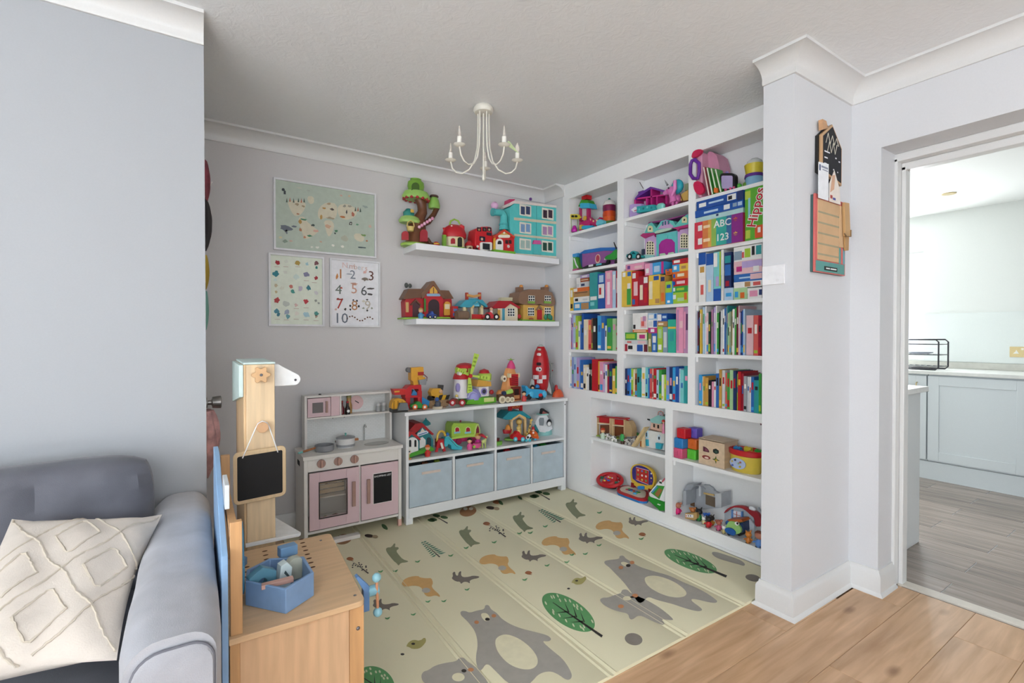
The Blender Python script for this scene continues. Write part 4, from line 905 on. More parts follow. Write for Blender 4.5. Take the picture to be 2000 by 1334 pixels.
cols = [(172,738,16,'b02f35'),(240,730,14,'d8ddd0'),(330,742,20,'b59a4a'),(402,750,13,'a9cfd4'),(474,745,16,'7a4a52'),(478,778,12,'2f7f78'),(160,828,22,'2f8490'),(232,815,14,'d6d8cc'),(320,850,22,'cfdfd6'),(398,830,22,'8b8ba8'),(475,862,14,'b5363e'),(152,875,12,'cfe0d8'),(160,920,12,'ccc0a0'),(205,940,16,'d8dccb'),(278,930,14,'cf7a6e'),(292,968,14,'3f8f86'),(350,945,16,'c2b8c8'),(415,940,20,'3f7f8a'),(475,978,14,'d2d2d2'),(158,970,10,'c4b48a'),(162,1035,20,'b04040'),(240,1065,22,'bfc6bd'),(318,1075,12,'d8b8b0'),(395,1045,18,'c43e46'),(470,1040,10,'9aa29a'),(495,1060,8,'9aa29a'),(168,1125,18,'4f8ea0'),(178,1150,12,'3f7f92'),(240,1130,18,'9aa6b8'),(250,1165,16,'6aa0a8'),(320,1140,16,'e0dcd0'),(398,1150,24,'a9cbd4'),(474,1140,18,'4d8f88'),(476,1165,10,'b8a090')]
for x, y, r_, c in cols: blob(t, c, x, y, r_, r_*1.05, lay=1)
for x, y in ((166, 770), (235, 770), (330, 770), (395, 1095), (318, 1100), (168, 1185), (240, 1190), (318, 1185), (395, 1190), (474, 1195), (460, 895), (398, 880)): t.p('caption', 'c4b0a4', .6).pb(x-20, y, x+20, y+4, WZ-.0002, WZ+.0003)
t.end()
t = framed('numbers_picture', 'white framed numbers chart counting one to ten', .724, 1.049, 1.261, 1.699, 'ececf0')
for i, (ch, c) in enumerate(zip('Numbers', ('e6c8c4', 'c9c9cf', 'dba79c', 'd8c0b8', 'c4ccd2', 'e0cfc8', 'd8b0a8'))): t.p('letter', c, .6).ptext(ch, 702+28*i, 762+4*i, WZ, 44)
for s_, x, y, c, h in (('1', 668, 832, 'b8743e', 78), ('2', 764, 838, '7f8794', 72), ('3', 910, 848, '6a3f35', 78), ('4', 652, 955, '6f7a72', 78), ('5', 776, 950, 'd2a08c', 80), ('6', 852, 965, '55585c', 80), ('7', 660, 1068, 'b8423a', 84), ('8', 778, 1082, 'b58258', 80), ('9', 882, 1080, 'c4bcae', 78), ('10', 672, 1182, '6b7482', 84)): t.p('numeral', c, .6).ptext(s_, x, y, WZ, h)
for x, y, rx, ry, c in ((862,868,24,16,'8a7f74'),(858,815,14,12,'e0b0a8'),(905,945,26,9,'55504c'),(905,990,22,8,'4a4642'),(640,850,10,24,'d08a4a'),(738,830,24,6,'a8aeb8'),(775,905,26,6,'d2a08c'),(675,940,8,8,'c05a4a'),(648,1025,9,7,'b8423a'),(680,1030,8,7,'b8423a'),(705,1108,8,12,'4a4642'),(630,1110,10,8,'d8b0a8'),(745,1080,8,8,'2a2a2a'),(812,1085,8,8,'2a2a2a'),(768,1035,7,7,'2a2a2a'),(798,1040,7,7,'2a2a2a'),(745,1110,7,7,'2a2a2a'),(848,1100,10,7,'9aa090'),(915,1100,8,7,'9aa090'),(878,1032,9,5,'3a3a3a'),(848,1045,12,9,'d8d2c4'),(878,1118,8,7,'3a3a3a')): blob(t, c, x, y, rx, ry, lay=1)
for i in range(11): blob(t, '6e4a3a', 720+20*i, 1180-18*math.sin(i*.9)+(i > 5)*2*(i-5), 6.5, 6, lay=1, jag=.05)
t.end()
# ------------------------------------------------------------------ chandelier
cx, cy, ang0 = 1.262, 2.185, math.radians(66)
t = T('chandelier', 'cream metal five-arm candle chandelier on the ceiling', 'ceiling light'); CM = M('e4e0d4', .35)
t.p('ceiling_rose', CM).lathe(cx, cy, CEIL-.0365, [(.022, 0), (.046, .003), (.052, .014), (.050, .028), (.044, .0355)], 28)
t.p('stem', CM).tube([(cx, cy, CEIL-.03), (cx, cy, 2.03)], .0042); t.p('finial', CM).lathe(cx, cy, 2.006, [(.002, 0), (.007, .006), (.0065, .03), (.004, .034)], 12)
for i in range(5):
    a = ang0 - math.radians(9) + 2*math.pi*i/5; ca, sa = math.cos(a), math.sin(a)
    pr_ = [(.030, CEIL-.034), (.030, 2.26), (.034, 2.18), (.050, 2.115), (.080, 2.074), (.120, 2.058), (.152, 2.066), (.176, 2.090), (.186, 2.128)]
    am = t.p('arm', CM); am.tube([(cx+ca*r_, cy+sa*r_, z) for r_, z in pr_], .0040, 8)
    px_, py_ = cx+ca*.186, cy+sa*.186
    t.p('drip_dish', CM, of=am).lathe(px_, py_, 2.126, [(.005, 0), (.020, .003), (.030, .010), (.0285, .0115), (.018, .006), (.004, .005)], 20)
    t.p('candle_sleeve', 'f2efe6', .4, of=am).lathe(px_, py_, 2.131, [(.0115, 0), (.0115, .043)], 14)
    big = (i == 4)
    t.p('bulb', glass('fff6ea', .55 if big else .30), of=am, label='clear candle bulb').lathe(px_, py_, 2.174, [(.006, 0), (.008, .004), (.0125, .016) if big else (.008, .014), (.012, .028) if big else (.006, .028), (.004, .048), (0, .056)], 12)
    t.p('bulb_base', 'b8a890', .3, of=am, met=.7).lathe(px_, py_, 2.1738, [(.0065, 0), (.0065, .006)], 10)
    if i == 3: near = (px_, py_)
t.end()
t = T('felt_leaf', 'pale green felt leaf draped over a chandelier dish', 'decoration', FA); q = near
t.p('felt_leaf', M('cfdfae', .8, 0, 'weave')).add([(q[0]+.012, q[1]-.012, 2.150), (q[0]+.020, q[1]-.018, 2.1475), (q[0]+.062, q[1]-.034, 2.095), (q[0]+.024, q[1]+.012, 2.1405)]+[(q[0]+.012, q[1]-.012, 2.1525), (q[0]+.020, q[1]-.018, 2.150), (q[0]+.062, q[1]-.034, 2.0975), (q[0]+.024, q[1]+.012, 2.143)], [(0, 1, 2, 3), (7, 6, 5, 4), (0, 4, 5, 1), (1, 5, 6, 2), (2, 6, 7, 3), (3, 7, 4, 0)]); t.end()
# ------------------------------------------------------------------ things on the wall stub (front face Y = 1.05)
PF = Frame((0, PY0), 0)
t = T('light_switch', 'white blank switch plate on the side of the wall stub', 'switch', Frame((PX, 0), -90))
t.p('plate', 'e9e9ec', .35).box(-1.180, -1.083, .0005, .008, 1.425, 1.509); t.p('rocker', 'e2e2e4', .3).disc(-1.112, 1.442, .006, .008, .010); t.end(bev=.002)
t = T('house_chalkboard', 'black house-shaped chalkboard sign with wooden edge hung on wall stub', 'sign', PF)
hp = [(2.300, 1.925), (2.300, 2.085), (2.395, 2.150), (2.490, 2.060), (2.490, 1.890)]
t.p('backing', '141414', .6).prism([(x-.012, z-.004) for x, z in hp], .0006, .012); t.p('wood_edge', 'c9a27a', .5, k='wood').prism(hp, .012, .024)
t.p('slate', '16171f', .7).prism([(2.395+(x-2.395)*.90, 2.02+(z-2.02)*.91) for x, z in hp], .024, .0262)
sg = t.p('chalk_script', 'd9d4c4', .8); w = .0268
sg.tube([(2.330+.020*i, w, 2.075+(.026 if i % 2 else -.022)*(1-.06*i)) for i in range(7)], .0016, 5); sg.tube([(2.345+.018*i, w, 2.045+(.020 if i % 2 else -.026)) for i in range(6)], .0016, 5)
ck = t.p('chalk_writing', 'e8e8ee', .8)
for x, z, l in ((2.318, 2.012, .05), (2.318, 1.985, .03), (2.318, 1.958, .022), (2.42, 2.0, .012), (2.452, 1.99, .014), (2.40, 1.945, .01), (2.44, 1.94, .008)): ck.box(x, x+l, .0262, .0268, z, z+.006)
t.p('roof_bar', 'c79a72', .5, k='woodx').prism([(2.305, 2.105), (2.300, 2.150), (2.335, 2.150), (2.352, 2.122)], .008, .026); t.end(bev=.001)
t = T('appointment_card', 'white printed letter card tucked behind the wall calendar', 'card', PF); g = t.p('card', 'eceef2', .6); g.prism([(2.262, 1.800), (2.262, 1.955), (2.352, 1.962), (2.352, 1.800)], .0268, .029)
t.p('card_print', '8f95a8', .7).box(2.285, 2.345, .029, .0296, 1.936, 1.944).box(2.295, 2.345, .029, .0296, 1.926, 1.930); t.p('logo', '4a5678', .7).box(2.266, 2.278, .029, .0296, 1.920, 1.946); t.end()
t = T('photo_print', 'pale photo card with peach figure behind the calendar', 'card', PF); t.p('card', 'e8dfd6', .6).prism([(2.362, 1.80), (2.362, 1.88), (2.408, 1.945), (2.46, 1.87), (2.47, 1.80)], .0268, .0285); t.p('figure', 'd2a88c', .7).prism([(2.368, 1.84), (2.388, 1.92), (2.415, 1.925), (2.405, 1.86)], .0285, .0290); t.p('marks', 'b8504a', .7).box(2.37, 2.39, .0285, .029, 1.815, 1.83); t.p('marks', '4a50a0', .7).box(2.395, 2.42, .0285, .029, 1.812, 1.822); t.end()
t = T('wall_calendar', 'tan and coral family wall calendar hung on the wall stub', 'calendar', PF)
x0, x1, z0, z1 = 2.252, 2.545, 1.482, 1.822
t.p('back_pages', '3f5a5a', .7).box(x0, x1, .0006, .010, z0, z1-.004); t.p('cover', 'd06a66', .6).box(x0+.004, x1, .010, .018, z0, z1)
t.p('page', M('d2ae86', .7, 0, 'weave')).box(x0+.024, x1-.070, .018, .021, z0+.055, z1-.022)
for i in range(5): t.p('row_line', 'a59c80', .7).box(x0+.024, x1-.070, .021, .0215, z0+.075+.046*i, z0+.083+.046*i)
t.p('footer', '5f9c96', .6).box(x0+.012, x1-.01, .018, .020, z0+.004, z0+.050); t.p('footer_tab', '14201f', .6).box(x0+.085, x1-.085, .020, .0212, z0+.012, z0+.030)
t.p('footer_writing', 'e6eeec', .7).box(x0+.100, x0+.135, .0212, .0218, z0+.018, z0+.024).box(x0+.142, x1-.095, .0212, .0218, z0+.018, z0+.024)
for i, c in enumerate(('5f9c96', 'd06a66', '6aa3b0')): t.p('index_stripe', c, .6).box(x1-.066+.020*i, x1-.048+.020*i, .018, .0202, z0+.052, z0+.125)
t.p('page_column', M('d8b48c', .7, 0, 'weave')).box(x1-.066, x1-.006, .018, .0205, z0+.128, z1-.022); t.end(bev=.0006)
t = T('wooden_peg', 'large wooden clothes peg clipped over the calendar edge', 'clothes peg', PF); a = t.p('peg_leg', 'c79f6c', .5, k='wood'); a.prism([(2.497, 1.815), (2.545, 1.818), (2.560, 1.668), (2.508, 1.662)], .0225, .034); t.p('peg_leg', 'b88f5c', .5, k='wood').prism([(2.513, 1.662), (2.556, 1.667), (2.552, 1.600), (2.52, 1.596)], .0225, .030)
t.p('spring', '8a6f50', .4, met=.4).tube([(2.490, .036, 1.672), (2.510, .037, 1.660), (2.556, .037, 1.664), (2.558, .036, 1.695)], .0028, 6); t.end(bev=.001)
# ------------------------------------------------------------------ kitchen beyond the doorway
KX, KWX, KCE = 5.14, 5.74, 2.33
TM = tile_mat(); kt = structure('floor_kitchen', M('c4c8cc', .6), lambda g: g.box(2.905, KWX, -1.6, 3.4, -.05, -.0022), 'grey-brown wood effect plank tiles of the kitchen floor')
tw, tl = .1965, .60; i = 0; x = 2.877; TME = {}
while x < KX+.3:
    y = -1.6 + (.17 if i % 2 == 0 else -.13)
    y = .775-8*tl/2*1.0 + (0 if i % 4 in (0, 2, ) else .30)
    y -= 0
    while y < 3.3:
        xa_, xb_ = max(x, 2.906), x+tw-.004; key = (round(xb_-xa_, 4),)
        if key not in TME:
            gg = G('tile', TM, WORLD); gg.box(0, xb_-xa_, 0, tl-.004, -.0022, 0); TME[key] = mkmesh('tile', gg, Vector((0, 0, 0)))
        if y > -1.6:
            o = link('tile', TME[key], kt, Vector((xa_, y, 0))-kt.location)
        y += tl
    x += tw; i += 1
KWALL = M('e6e9e6', .55, 0, 'paint')
structure('wall_kitchen_far', KWALL, lambda g: (g.box(KWX, KWX+.12, -1.6, 1.672, 0, KCE), g.box(KWX, KWX+.12, 2.95, 3.4, 0, KCE), g.box(KWX, KWX+.12, 1.672, 2.95, 0, 1.05), g.box(KWX, KWX+.12, 1.672, 2.95, 2.0, KCE)), 'white kitchen wall with splashback')
structure('wall_kitchen_side', KWALL, lambda g: (g.box(2.86, KWX+.12, 3.4, 3.5, 0, KCE), g.box(2.86, KWX+.12, -1.7, -1.6, 0, KCE)), 'white kitchen side walls')
structure('wall_kitchen_near', KWALL, lambda g: (g.box(2.861, 2.90, DY1+.021, 3.4, 0, KCE), g.box(2.861, 2.90, -1.6, DY0-.021, 0, KCE), g.box(2.861, 2.90, DY0-.021, DY1+.021, DZ, KCE)), 'kitchen side of the doorway wall')
structure('ceiling_kitchen', M('eef0ee', .7, 0, 'paint'), lambda g: g.box(2.86, KWX+.12, -1.7, 3.5, KCE, KCE+.08), 'white kitchen ceiling')
t = T('window_3', 'bright white-framed kitchen window', None, kind='structure'); fr_ = t.p('frame', 'f4f6f6', .35)
fr_.box(KWX+.02, KWX+.08, 1.672, 1.71, 1.05, 2.0).box(KWX+.02, KWX+.08, 2.91, 2.95, 1.05, 2.0).box(KWX+.02, KWX+.08, 1.71, 2.91, 1.05, 1.09).box(KWX+.02, KWX+.08, 1.71, 2.91, 1.93, 2.0).box(KWX+.03, KWX+.07, 2.28, 2.33, 1.09, 1.93)
t.p('pane', glass('f8fbff', .12)).box(KWX+.045, KWX+.05, 1.71, 2.28, 1.09, 1.93); t.p('pane', glass('f8fbff', .12)).box(KWX+.045, KWX+.05, 2.33, 2.91, 1.09, 1.93); t.end()
t = T('splashback', 'pale glass splashback above the kitchen worktop', 'splashback'); t.p('splashback', M('e4eae8', .25, 0, 'paint')).box(KWX-.008, KWX-.0005, -1.5, 1.66, .971, 1.408); t.end()
t = T('kitchen_worktop', 'white kitchen worktop with upstand along the far wall', 'worktop'); t.p('slab', M('e6e7e4', .3)).box(KX-.02, KWX-.001, -1.5, 3.3, .881, .910); t.p('upstand', M('cfcec6', .35)).box(KWX-.02, KWX-.0005, -1.5, 3.3, .910, .968); t.end(bev=.003)
CBM = M('dae1e5', .45, 0, 'paint'); BR = M('cdb98c', .3, .8)
def cupboard(y0, y1, lab, hy=None):
    t = T('base_cupboard', lab, 'cupboard', None, 'grey base cupboards in the kitchen'); t.p('carcass', CBM).box(KX+.02, KWX-.03, y0, y1, .151, .880)
    d = t.p('door', CBM); d.box(KX, KX+.019, y0+.003, y1-.003, .165, .868)
    e = .075
    for bx in ((y0+.003, y0+e, .165, .868), (y1-e, y1-.003, .165, .868), (y0+e, y1-e, .165, .165+e), (y0+e, y1-e, .868-e, .868)): t.p('door_frame', CBM, of=d).box(KX-.007, KX, *bx)
    if hy: t.p('handle', BR, of=d).tube([(KX-.007, hy, .81), (KX-.03, hy, .805), (KX-.03, hy, .66), (KX-.007, hy, .655)], .005)
    t.end(bev=.0015)
cupboard(.86, 1.461, 'grey shaker base cupboard in the centre of the doorway'); cupboard(1.465, 2.06, 'grey shaker base cupboard with slim brass handle at left', 1.53); cupboard(.255, .856, 'grey shaker base cupboard at the right of the doorway', .32)
t = T('kitchen_plinth', 'grey plinth board under the kitchen base cupboards', 'plinth'); t.p('kitchen_plinth', CBM).box(KX+.012, KX+.028, -1.5, 3.2, .0005, .149); t.end()
t = T('peninsula', 'white kitchen peninsula end panel with worktop just inside the doorway', 'kitchen island'); t.p('end_panel', M('e4e8ea', .4, 0, 'paint')).box(2.93, 3.525, 1.035, 1.6, .0005, .880); t.p('worktop', M('eeeeec', .3)).box(2.93, 3.555, 1.005, 1.62, .880, .910); t.end(bev=.003)
t = T('dish_rack', 'black wire two-tier dish rack on the kitchen worktop', 'dish rack'); WK = M('33343a', .35, .6); zr = .9104
for xx in (5.24, 5.48):
    t.p('end_frame', WK).tube([(xx, 1.42+dy, zr+.006+z) for dy, z in ((.02, 0), (.36, 0), (.38, .02), (.38, .235), (.36, .255), (.02, .255), (0, .235), (0, .02))], .006, 8, True)
for y in (1.42, 1.80):
    for z in (.03, .13, .22): t.p('rail', WK).tube([(5.24, y, zr+z), (5.48, y, zr+z)], .003, 6)
for z in (.03, .13):
    for i in range(9): t.p('wire', 'a9adb2', .3, met=.7).tube([(5.24, 1.44+.042*i, zr+z), (5.48, 1.44+.042*i, zr+z)], .0022, 5)
for z in (.03, .13, .22):
    for xx in (5.24, 5.48): t.p('rail', WK).tube([(xx, 1.42, zr+z), (xx, 1.80, zr+z)], .003, 6)
t.end()
t = T('stacked_plate', 'dark grey plates lying on the upper tier of the dish rack', 'plate'); t.p('stacked_plate', '6a7080', .4).lathe(5.36, 1.58, zr+.1335, [(.05, 0), (.09, .012), (.09, .018), (0, .014)], 20); t.end()
t = T('power_socket', 'brass double power socket above the kitchen worktop', 'socket', Frame((KWX-.008, 0), -90)); t.p('plate', BR).box(-1.088, -.94, .0005, .006, 1.026, 1.113); 
for u in (-1.062, -.98): t.p('socket_face', 'f0f0ec', .4).prism([(u-.006, 1.055), (u+.030, 1.055), (u+.022, 1.070), (u+.014, 1.086), (u+.008, 1.070)], .006, .008)
t.p('rocker_switch', 'f0ecd8', .4).box(-1.02, -1.005, .006, .010, 1.085, 1.102); t.end(bev=.001)
t = T('ceiling_spotlight', 'small brass recessed spotlight in the kitchen ceiling', 'ceiling light'); g = t.p('ring', BR); g.lathe(5.0, 1.30, KCE-.006, [(.03, 0), (.045, 0), (.045, .0058), (.03, .0058)], 24); t.p('lamp', 'c9c4b0', .4).lathe(5.0, 1.30, KCE-.003, [(.03, 0), (.03, .0025)], 20); t.end()
# ------------------------------------------------------------------ toys on the floating shelves and the low unit
RED, DRED, BRN, DBRN, GRN, LIME, YEL, CRM, TEA, SKY, PNK, MAG, ORG, WHT, GRY, BLK, NAVY, LIL = 'c4202a', '8f1a24', '7a4a2e', '5a3420', '4a9a3a', 'a8cc4e', 'e0b23a', 'e9dcb8', '45b5b8', '2f9fd0', 'e58ab0', 'c4308a', 'dd6a28', 'ecebe6', '9a9ca0', '1c1a1c', '24407c', '9a92cc'
def figure(name, lab, fr, x, w, y0, y1, body, head='e8b890', hat=None, cat='toy figure', snap=None, group=None, hair=None):
    """small round toy figure: feet at zoom y1, top at y0"""
    t = T(name, lab, cat, fr, group); h = y1-y0; r = h*.22
    t.p('body', body).pl(x, w, [(r*.95, y1), (r*1.05, y1-h*.12), (r*.95, y1-h*.35), (r*.55, y1-h*.52), (r*.4, y1-h*.56)], 14)
    t.p('head', head).ps(x, y1-h*.72, w, r*.95)
    k = fr.k(x, y1, w)
    for s_ in (-1, 1):
        u, z = fr.P(x, y1-h*.42, w); t.p('arm', body).tube([(u+s_*r*k*.7, w, z), (u+s_*r*k*1.25, w+r*k*.5, z-h*k*.14)], r*k*.26, 7)
    if hat: t.p('hat', hat).pl(x, w, [(r*1.05, y1-h*.80), (r*.95, y1-h*.86), (r*.6, y1-h*.96), (0.01, y0)], 14)
    else: t.p('hair', hair or '6a4020').ps(x, y1-h*.80, w-.002, r*.98, None, r*.8)
    return t.end(snap)
def car(name, lab, fr, x0, x1, yt, yb, w0, w1, body, wheelc=BLK, hub=WHT, cabin=None, snap=None, driver=None, cat='toy car', nose=.55, wr=.20):
    t = T(name, lab, cat, fr); L = x1-x0; H = yb-yt; r = L*wr
    g = t.p('body', body); g.pp(smooth([(x0, yb-r*.5), (x0+L*.02, yb-H*.55), (x0+L*.22, yb-H*.62), (x0+L*.34, yt+H*.12), (x0+L*nose, yt+H*.10), (x0+L*(nose+.13), yb-H*.55), (x1-L*.02, yb-H*.48), (x1, yb-r*.5)], 1), w0, w1); g.bev = .002
    if cabin: t.p('windows', cabin, .15).pp([(x0+L*.37, yb-H*.56), (x0+L*.42, yt+H*.22), (x0+L*(nose-.03), yt+H*.22), (x0+L*(nose+.05), yb-H*.56)], w0-.001, w1+.001)
    for xx in (x0+L*.22, x1-L*.22):
        for a, b_ in ((w1-.004, w1+.004), (w0-.004, w0+.004)):
            wh = t.p('wheel', wheelc); wh.pd(xx, yb-r, r, a, b_); t.p('hub', hub, of=wh).pd(xx, yb-r, r*.5, b_ if a > (w0+w1)/2 else a-.001, b_+.0012 if a > (w0+w1)/2 else a)
    if driver:
        wm = (w0+w1)/2; t.p('driver_body', driver[0]).pl(x0+L*.45, wm, [(H*.2, yt+H*.25), (H*.16, yt-H*.05)], 10); t.p('driver_head', driver[1]).ps(x0+L*.45, yt-H*.18, wm, H*.2)
    return t.end(snap)
def gable(t, name, col, xl, xr, ye, yp, w0, w1, th=10, over=14, of=None):
    """pitched roof slab seen from the gable end"""
    xm = (xl+xr)/2; g = t.p(name, col, .5, of=of)
    g.pp([(xl-over, ye+over*.6), (xm, yp), (xr+over, ye+over*.6), (xr+over, ye+over*.6+th), (xm, yp+th*1.3), (xl-over, ye+over*.6+th)], w0, w1); return g
def arch(x0, x1, yt, yb, n=8):
    r = (x1-x0)/2; xm = (x0+x1)/2
    return [(x0, yb), (x1, yb)] + [(xm+r*math.cos(math.pi*i/n), yt+r-r*math.sin(math.pi*i/n)) for i in range(n+1)]
def win(t, x0, y0, x1, y1, w, of=None, frame=WHT, pane='3a4048', nx=2, ny=2, name='window'):
    f = t.p(name, frame, .5, of=of); f.pb(x0, y0, x1, y1, w-.001, w+.0015)
    dx, dy = (x1-x0)/nx, (y1-y0)/ny
    if of is None:
        for i in range(nx):
            for j in range(ny): t.p('pane', pane, .25, of=f).pb(x0+dx*(i+.15), y0+dy*(j+.15), x0+dx*(i+.85), y0+dy*(j+.85), w+.0015, w+.0022)
    return f
# ---- upper floating shelf
BW.zoom(760, 320, .2549); B = BW; z = SH1
t = T('toy_tree_house', 'green and brown toy tree house at the left of the upper shelf', 'toy tree house', B)
t.p('base', '9cc24c').pl(195, .085, [(108, 622), (110, 606), (95, 596)], 26, 1, .72)
tk = t.p('trunk', '6e4228'); tk.pl(215, .080, [(95, 598), (82, 560), (70, 500), (66, 445), (60, 420)], 18, 1, .8)
tk.pt([(215, 430), (255, 360), (250, 300), (228, 240)], .080, [46, 38, 36, 44], 12); t.p('branch', '5f3822', of=tk).pt([(250, 450), (300, 430), (345, 370), (368, 318)], .080, [26, 24, 20, 22], 10)
cn = t.p('canopy', '9bc765', label='light green scalloped canopy'); cn.pl(208, .080, [(106, 262), (112, 240), (92, 205), (60, 192), (55, 180)], 22, 1, .75)
n = 14
sc2 = t.p('scallop', 'a9262e', of=cn)
u, zz = B.P(208, 258, .080); k = B.k(208, 258, .080)
for i in range(n): a = 2*math.pi*i/n; sc2.sph(u+96*k*math.cos(a), .080+96*k*.75*math.sin(a), zz-.002, 15*k, 15*k, 12*k, 8)
t.p('tower_top', '7fae3e').pl(205, .080, [(58, 196), (66, 160), (62, 130), (40, 112), (44, 104), (20, 100)], 16, 1, .8)
t.p('window_opening', '4a6a2a', of=None).pp(arch(172, 232, 128, 190), .128, .131)
s2 = t.p('side_canopy', '8fbd58'); s2.pl(345, .080, [(44, 330), (47, 305), (36, 262), (24, 245)], 16, 1, .8); t.p('side_deck', '4a2c1e', of=s2).pl(345, .080, [(34, 243), (36, 236), (30, 228)], 14, 1, .8)
md = t.p('middle_canopy', 'a8cf72'); md.pl(160, .090, [(82, 442), (90, 425), (70, 398), (48, 388)], 20, 1, .7)
t.p('lookout_roof', '2f8a80').pl(150, .090, [(42, 392), (44, 360), (20, 332), (6, 328)], 12, 1, .8); t.p('lookout_flag', 'd9b048').pb(165, 335, 190, 358, .125, .128)
t.p('door', 'a8303a', label='red arched door').pp(arch(238, 296, 488, 580), .145, .156); t.p('round_window', 'b0343c').pp(arch(98, 150, 500, 568), .135, .145)
bk = t.p('basket', 'd9c070', label='yellow hanging basket'); bk.pl(164, .150, [(24, 502), (30, 468)], 14); t.p('basket_handle', 'd9c070', of=bk).pt([(136, 468), (142, 435), (164, 420), (186, 435), (192, 468)], .150, 4, 6)
for i in range(6): t.p('blossom', 'e9a0c0' if i % 2 else 'f2c0d4').ps(232+20*i, 470-13*i, .150, 13)
t.p('slide', '5a3420').pt([(290, 560), (320, 600), (385, 612)], .140, [18, 16, 12], 8); t.p('slide_toy', RED).pl(360, .145, [(26, 618), (26, 600), (14, 585)], 12); t.p('slide_toy_band', YEL).pl(362, .147, [(27, 606), (27, 596)], 12)
t.end(z)
t = T('mushroom_cottage', 'cream toy cottage with red spotted mushroom roof and green handle', 'toy house', B)
w1 = .18
t.p('wall', CRM).pl(500, .12, [(80, 640), (82, 600), (76, 545)], 20, 1, .8); t.p('base', '8fc043').pl(498, .12, [(86, 640), (88, 628)], 20, 1, .82)
rf = t.p('roof', 'c3242e'); rf.pl(500, .12, [(92, 556), (95, 530), (80, 485), (45, 460), (0.5, 452)], 22, 1, .85)
for x, y, r_ in ((450, 520, 12), (500, 495, 15), (560, 515, 12), (480, 465, 8), (575, 540, 7)): t.p('spot', WHT, of=rf).ps(x, y, .174-.0006*abs(x-500), r_, 5)
t.p('handle', '9cc24c').pt([(462, 465), (472, 425), (500, 412), (530, 425), (542, 450)], .12, 7, 8); t.p('chimney', RED).pl(424, .12, [(9, 520), (9, 490), (15, 478)], 10)
t.p('dormer', 'd8343c').pl(552, .15, [(26, 490), (26, 465), (2, 448)], 12); t.p('shutter', '7fae3e').pb(416, 530, 438, 628, .15, .175)
t.p('window', 'b0303a').pp(arch(474, 506, 555, 598), .184, .189); d = t.p('door', '2a2a22', of=None); d.pp(arch(526, 560, 548, 622), .175, .187); t.p('door_trim', 'e8dca0').pp(arch(520, 566, 540, 624), .170, .183); t.end(z)
t = T('small_mushroom_house', 'tiny red mushroom house between the cottage and the bus', 'toy house', B); t.p('wall', 'd8c29a').pl(614, .13, [(26, 652), (27, 610)], 14); t.p('roof', 'b8242c').pl(614, .13, [(36, 612), (32, 592), (12, 572), (0.5, 568)], 16); t.p('window', '5a4030').pd(622, 628, 11, .13, .160); t.end(z)
t = T('toy_bus', 'red double-decker toy bus with white bumper on the upper shelf', 'toy bus', B); a = t.p('body', 'cc1f28'); a.pp(smooth([(658, 655), (660, 500), (690, 478), (772, 475), (791, 490), (793, 655)], 1), .06, .175); a.bev = .003
for x in (690, 732, 768): t.p('upper_window', '3a3038', .2).pb(x-15, 482, x+15, 512, .175, .178)
for i, (x, c) in enumerate(((690, 'c89a6a'), (732, '6a4a3a'), (768, 'c8b48a'))): t.p('passenger', c).pd(x, 500, 8, .178, .181, 10)
t.p('driver_window', '2a3040', .2).pb(694, 552, 736, 588, .175, .178); t.p('side_window', '3a3038', .2).pb(748, 522, 784, 545, .175, .178); t.p('driver', 'd8a888').pd(712, 572, 10, .178, .181)
t.p('bumper', WHT).pp(rrect(698, 790, 596, 658, 12), .175, .183); t.p('grille', '20242a').pb(718, 606, 772, 652, .183, .186)
for x in (680, 782): t.p('headlight', 'f0e8e0').pd(x, 628, 9, .175, .182)
for x in (678, 776):
    for a_ in (.065, .150): t.p('wheel', BLK).pd(x, 652, 14, a_, a_+.02)
t.end(z)
t = T('toy_fire_station', 'small red and yellow toy school house with white door', 'toy house', B); t.p('wall', 'cf2a2c').pb(812, 560, 958, 675, .157, .200); gable(t, 'roof', 'd4452e', 812, 958, 560, 508, .157, .210, 14, 6); t.p('gable_wall', 'd9b050').pp([(818, 562), (885, 522), (952, 562)], .157, .203)
t.p('sign', 'f0ead8').pp(rrect(838, 926, 552, 574, 8), .203, .208); t.p('crest', 'e8e0d0').pd(882, 536, 9, .203, .207); t.p('door', 'efece6', label='white arched door').pp(arch(818, 874, 580, 668), .200, .207); t.p('door_window', '2a2c30').pp(arch(832, 862, 596, 624), .207, .209)
for x in (892, 918): t.p('window', '3a2424', .335).pb(x, 592, x+20, 620, .200, .203)
t.p('notice', 'efe0d8').pd(915, 640, 12, .200, .203); t.p('lawn', '74b536').pb(806, 672, 968, 690, .157, .225); t.p('side_post', YEL).pb(807, 560, 815, 672, .185, .205); t.end(z)
t = T('doll_house', 'turquoise three-storey doll house with cream trimmed windows on upper shelf', 'doll house', B)
AQ = '5ac8c6'; w1 = .150
h = t.p('shell', AQ); h.pp(smooth([(930, 700), (926, 330), (960, 300), (1275, 325), (1286, 345), (1288, 712)], 0), .03, w1); h.bev = .005
t.p('top_trim', 'e8dcd6').pp([(920, 300), (960, 278), (1285, 318), (1290, 335), (960, 300), (925, 320)], .028, .155)
for (y0, y1) in ((420, 440), (546, 562)): t.p('floor_band', 'd9cdb4').pp([(958, y0-12), (1284, y0+20), (1284, y1+20), (958, y1-12)], w1, w1+.003)
t.p('base_trim', 'e0d6c4').pp([(968, 682), (1288, 706), (1288, 722), (968, 696)], .03, w1+.003)
t.p('seam', '3f9ea0').pp([(1128, 320), (1131, 320), (1131, 690), (1128, 690)], w1, w1+.0015)
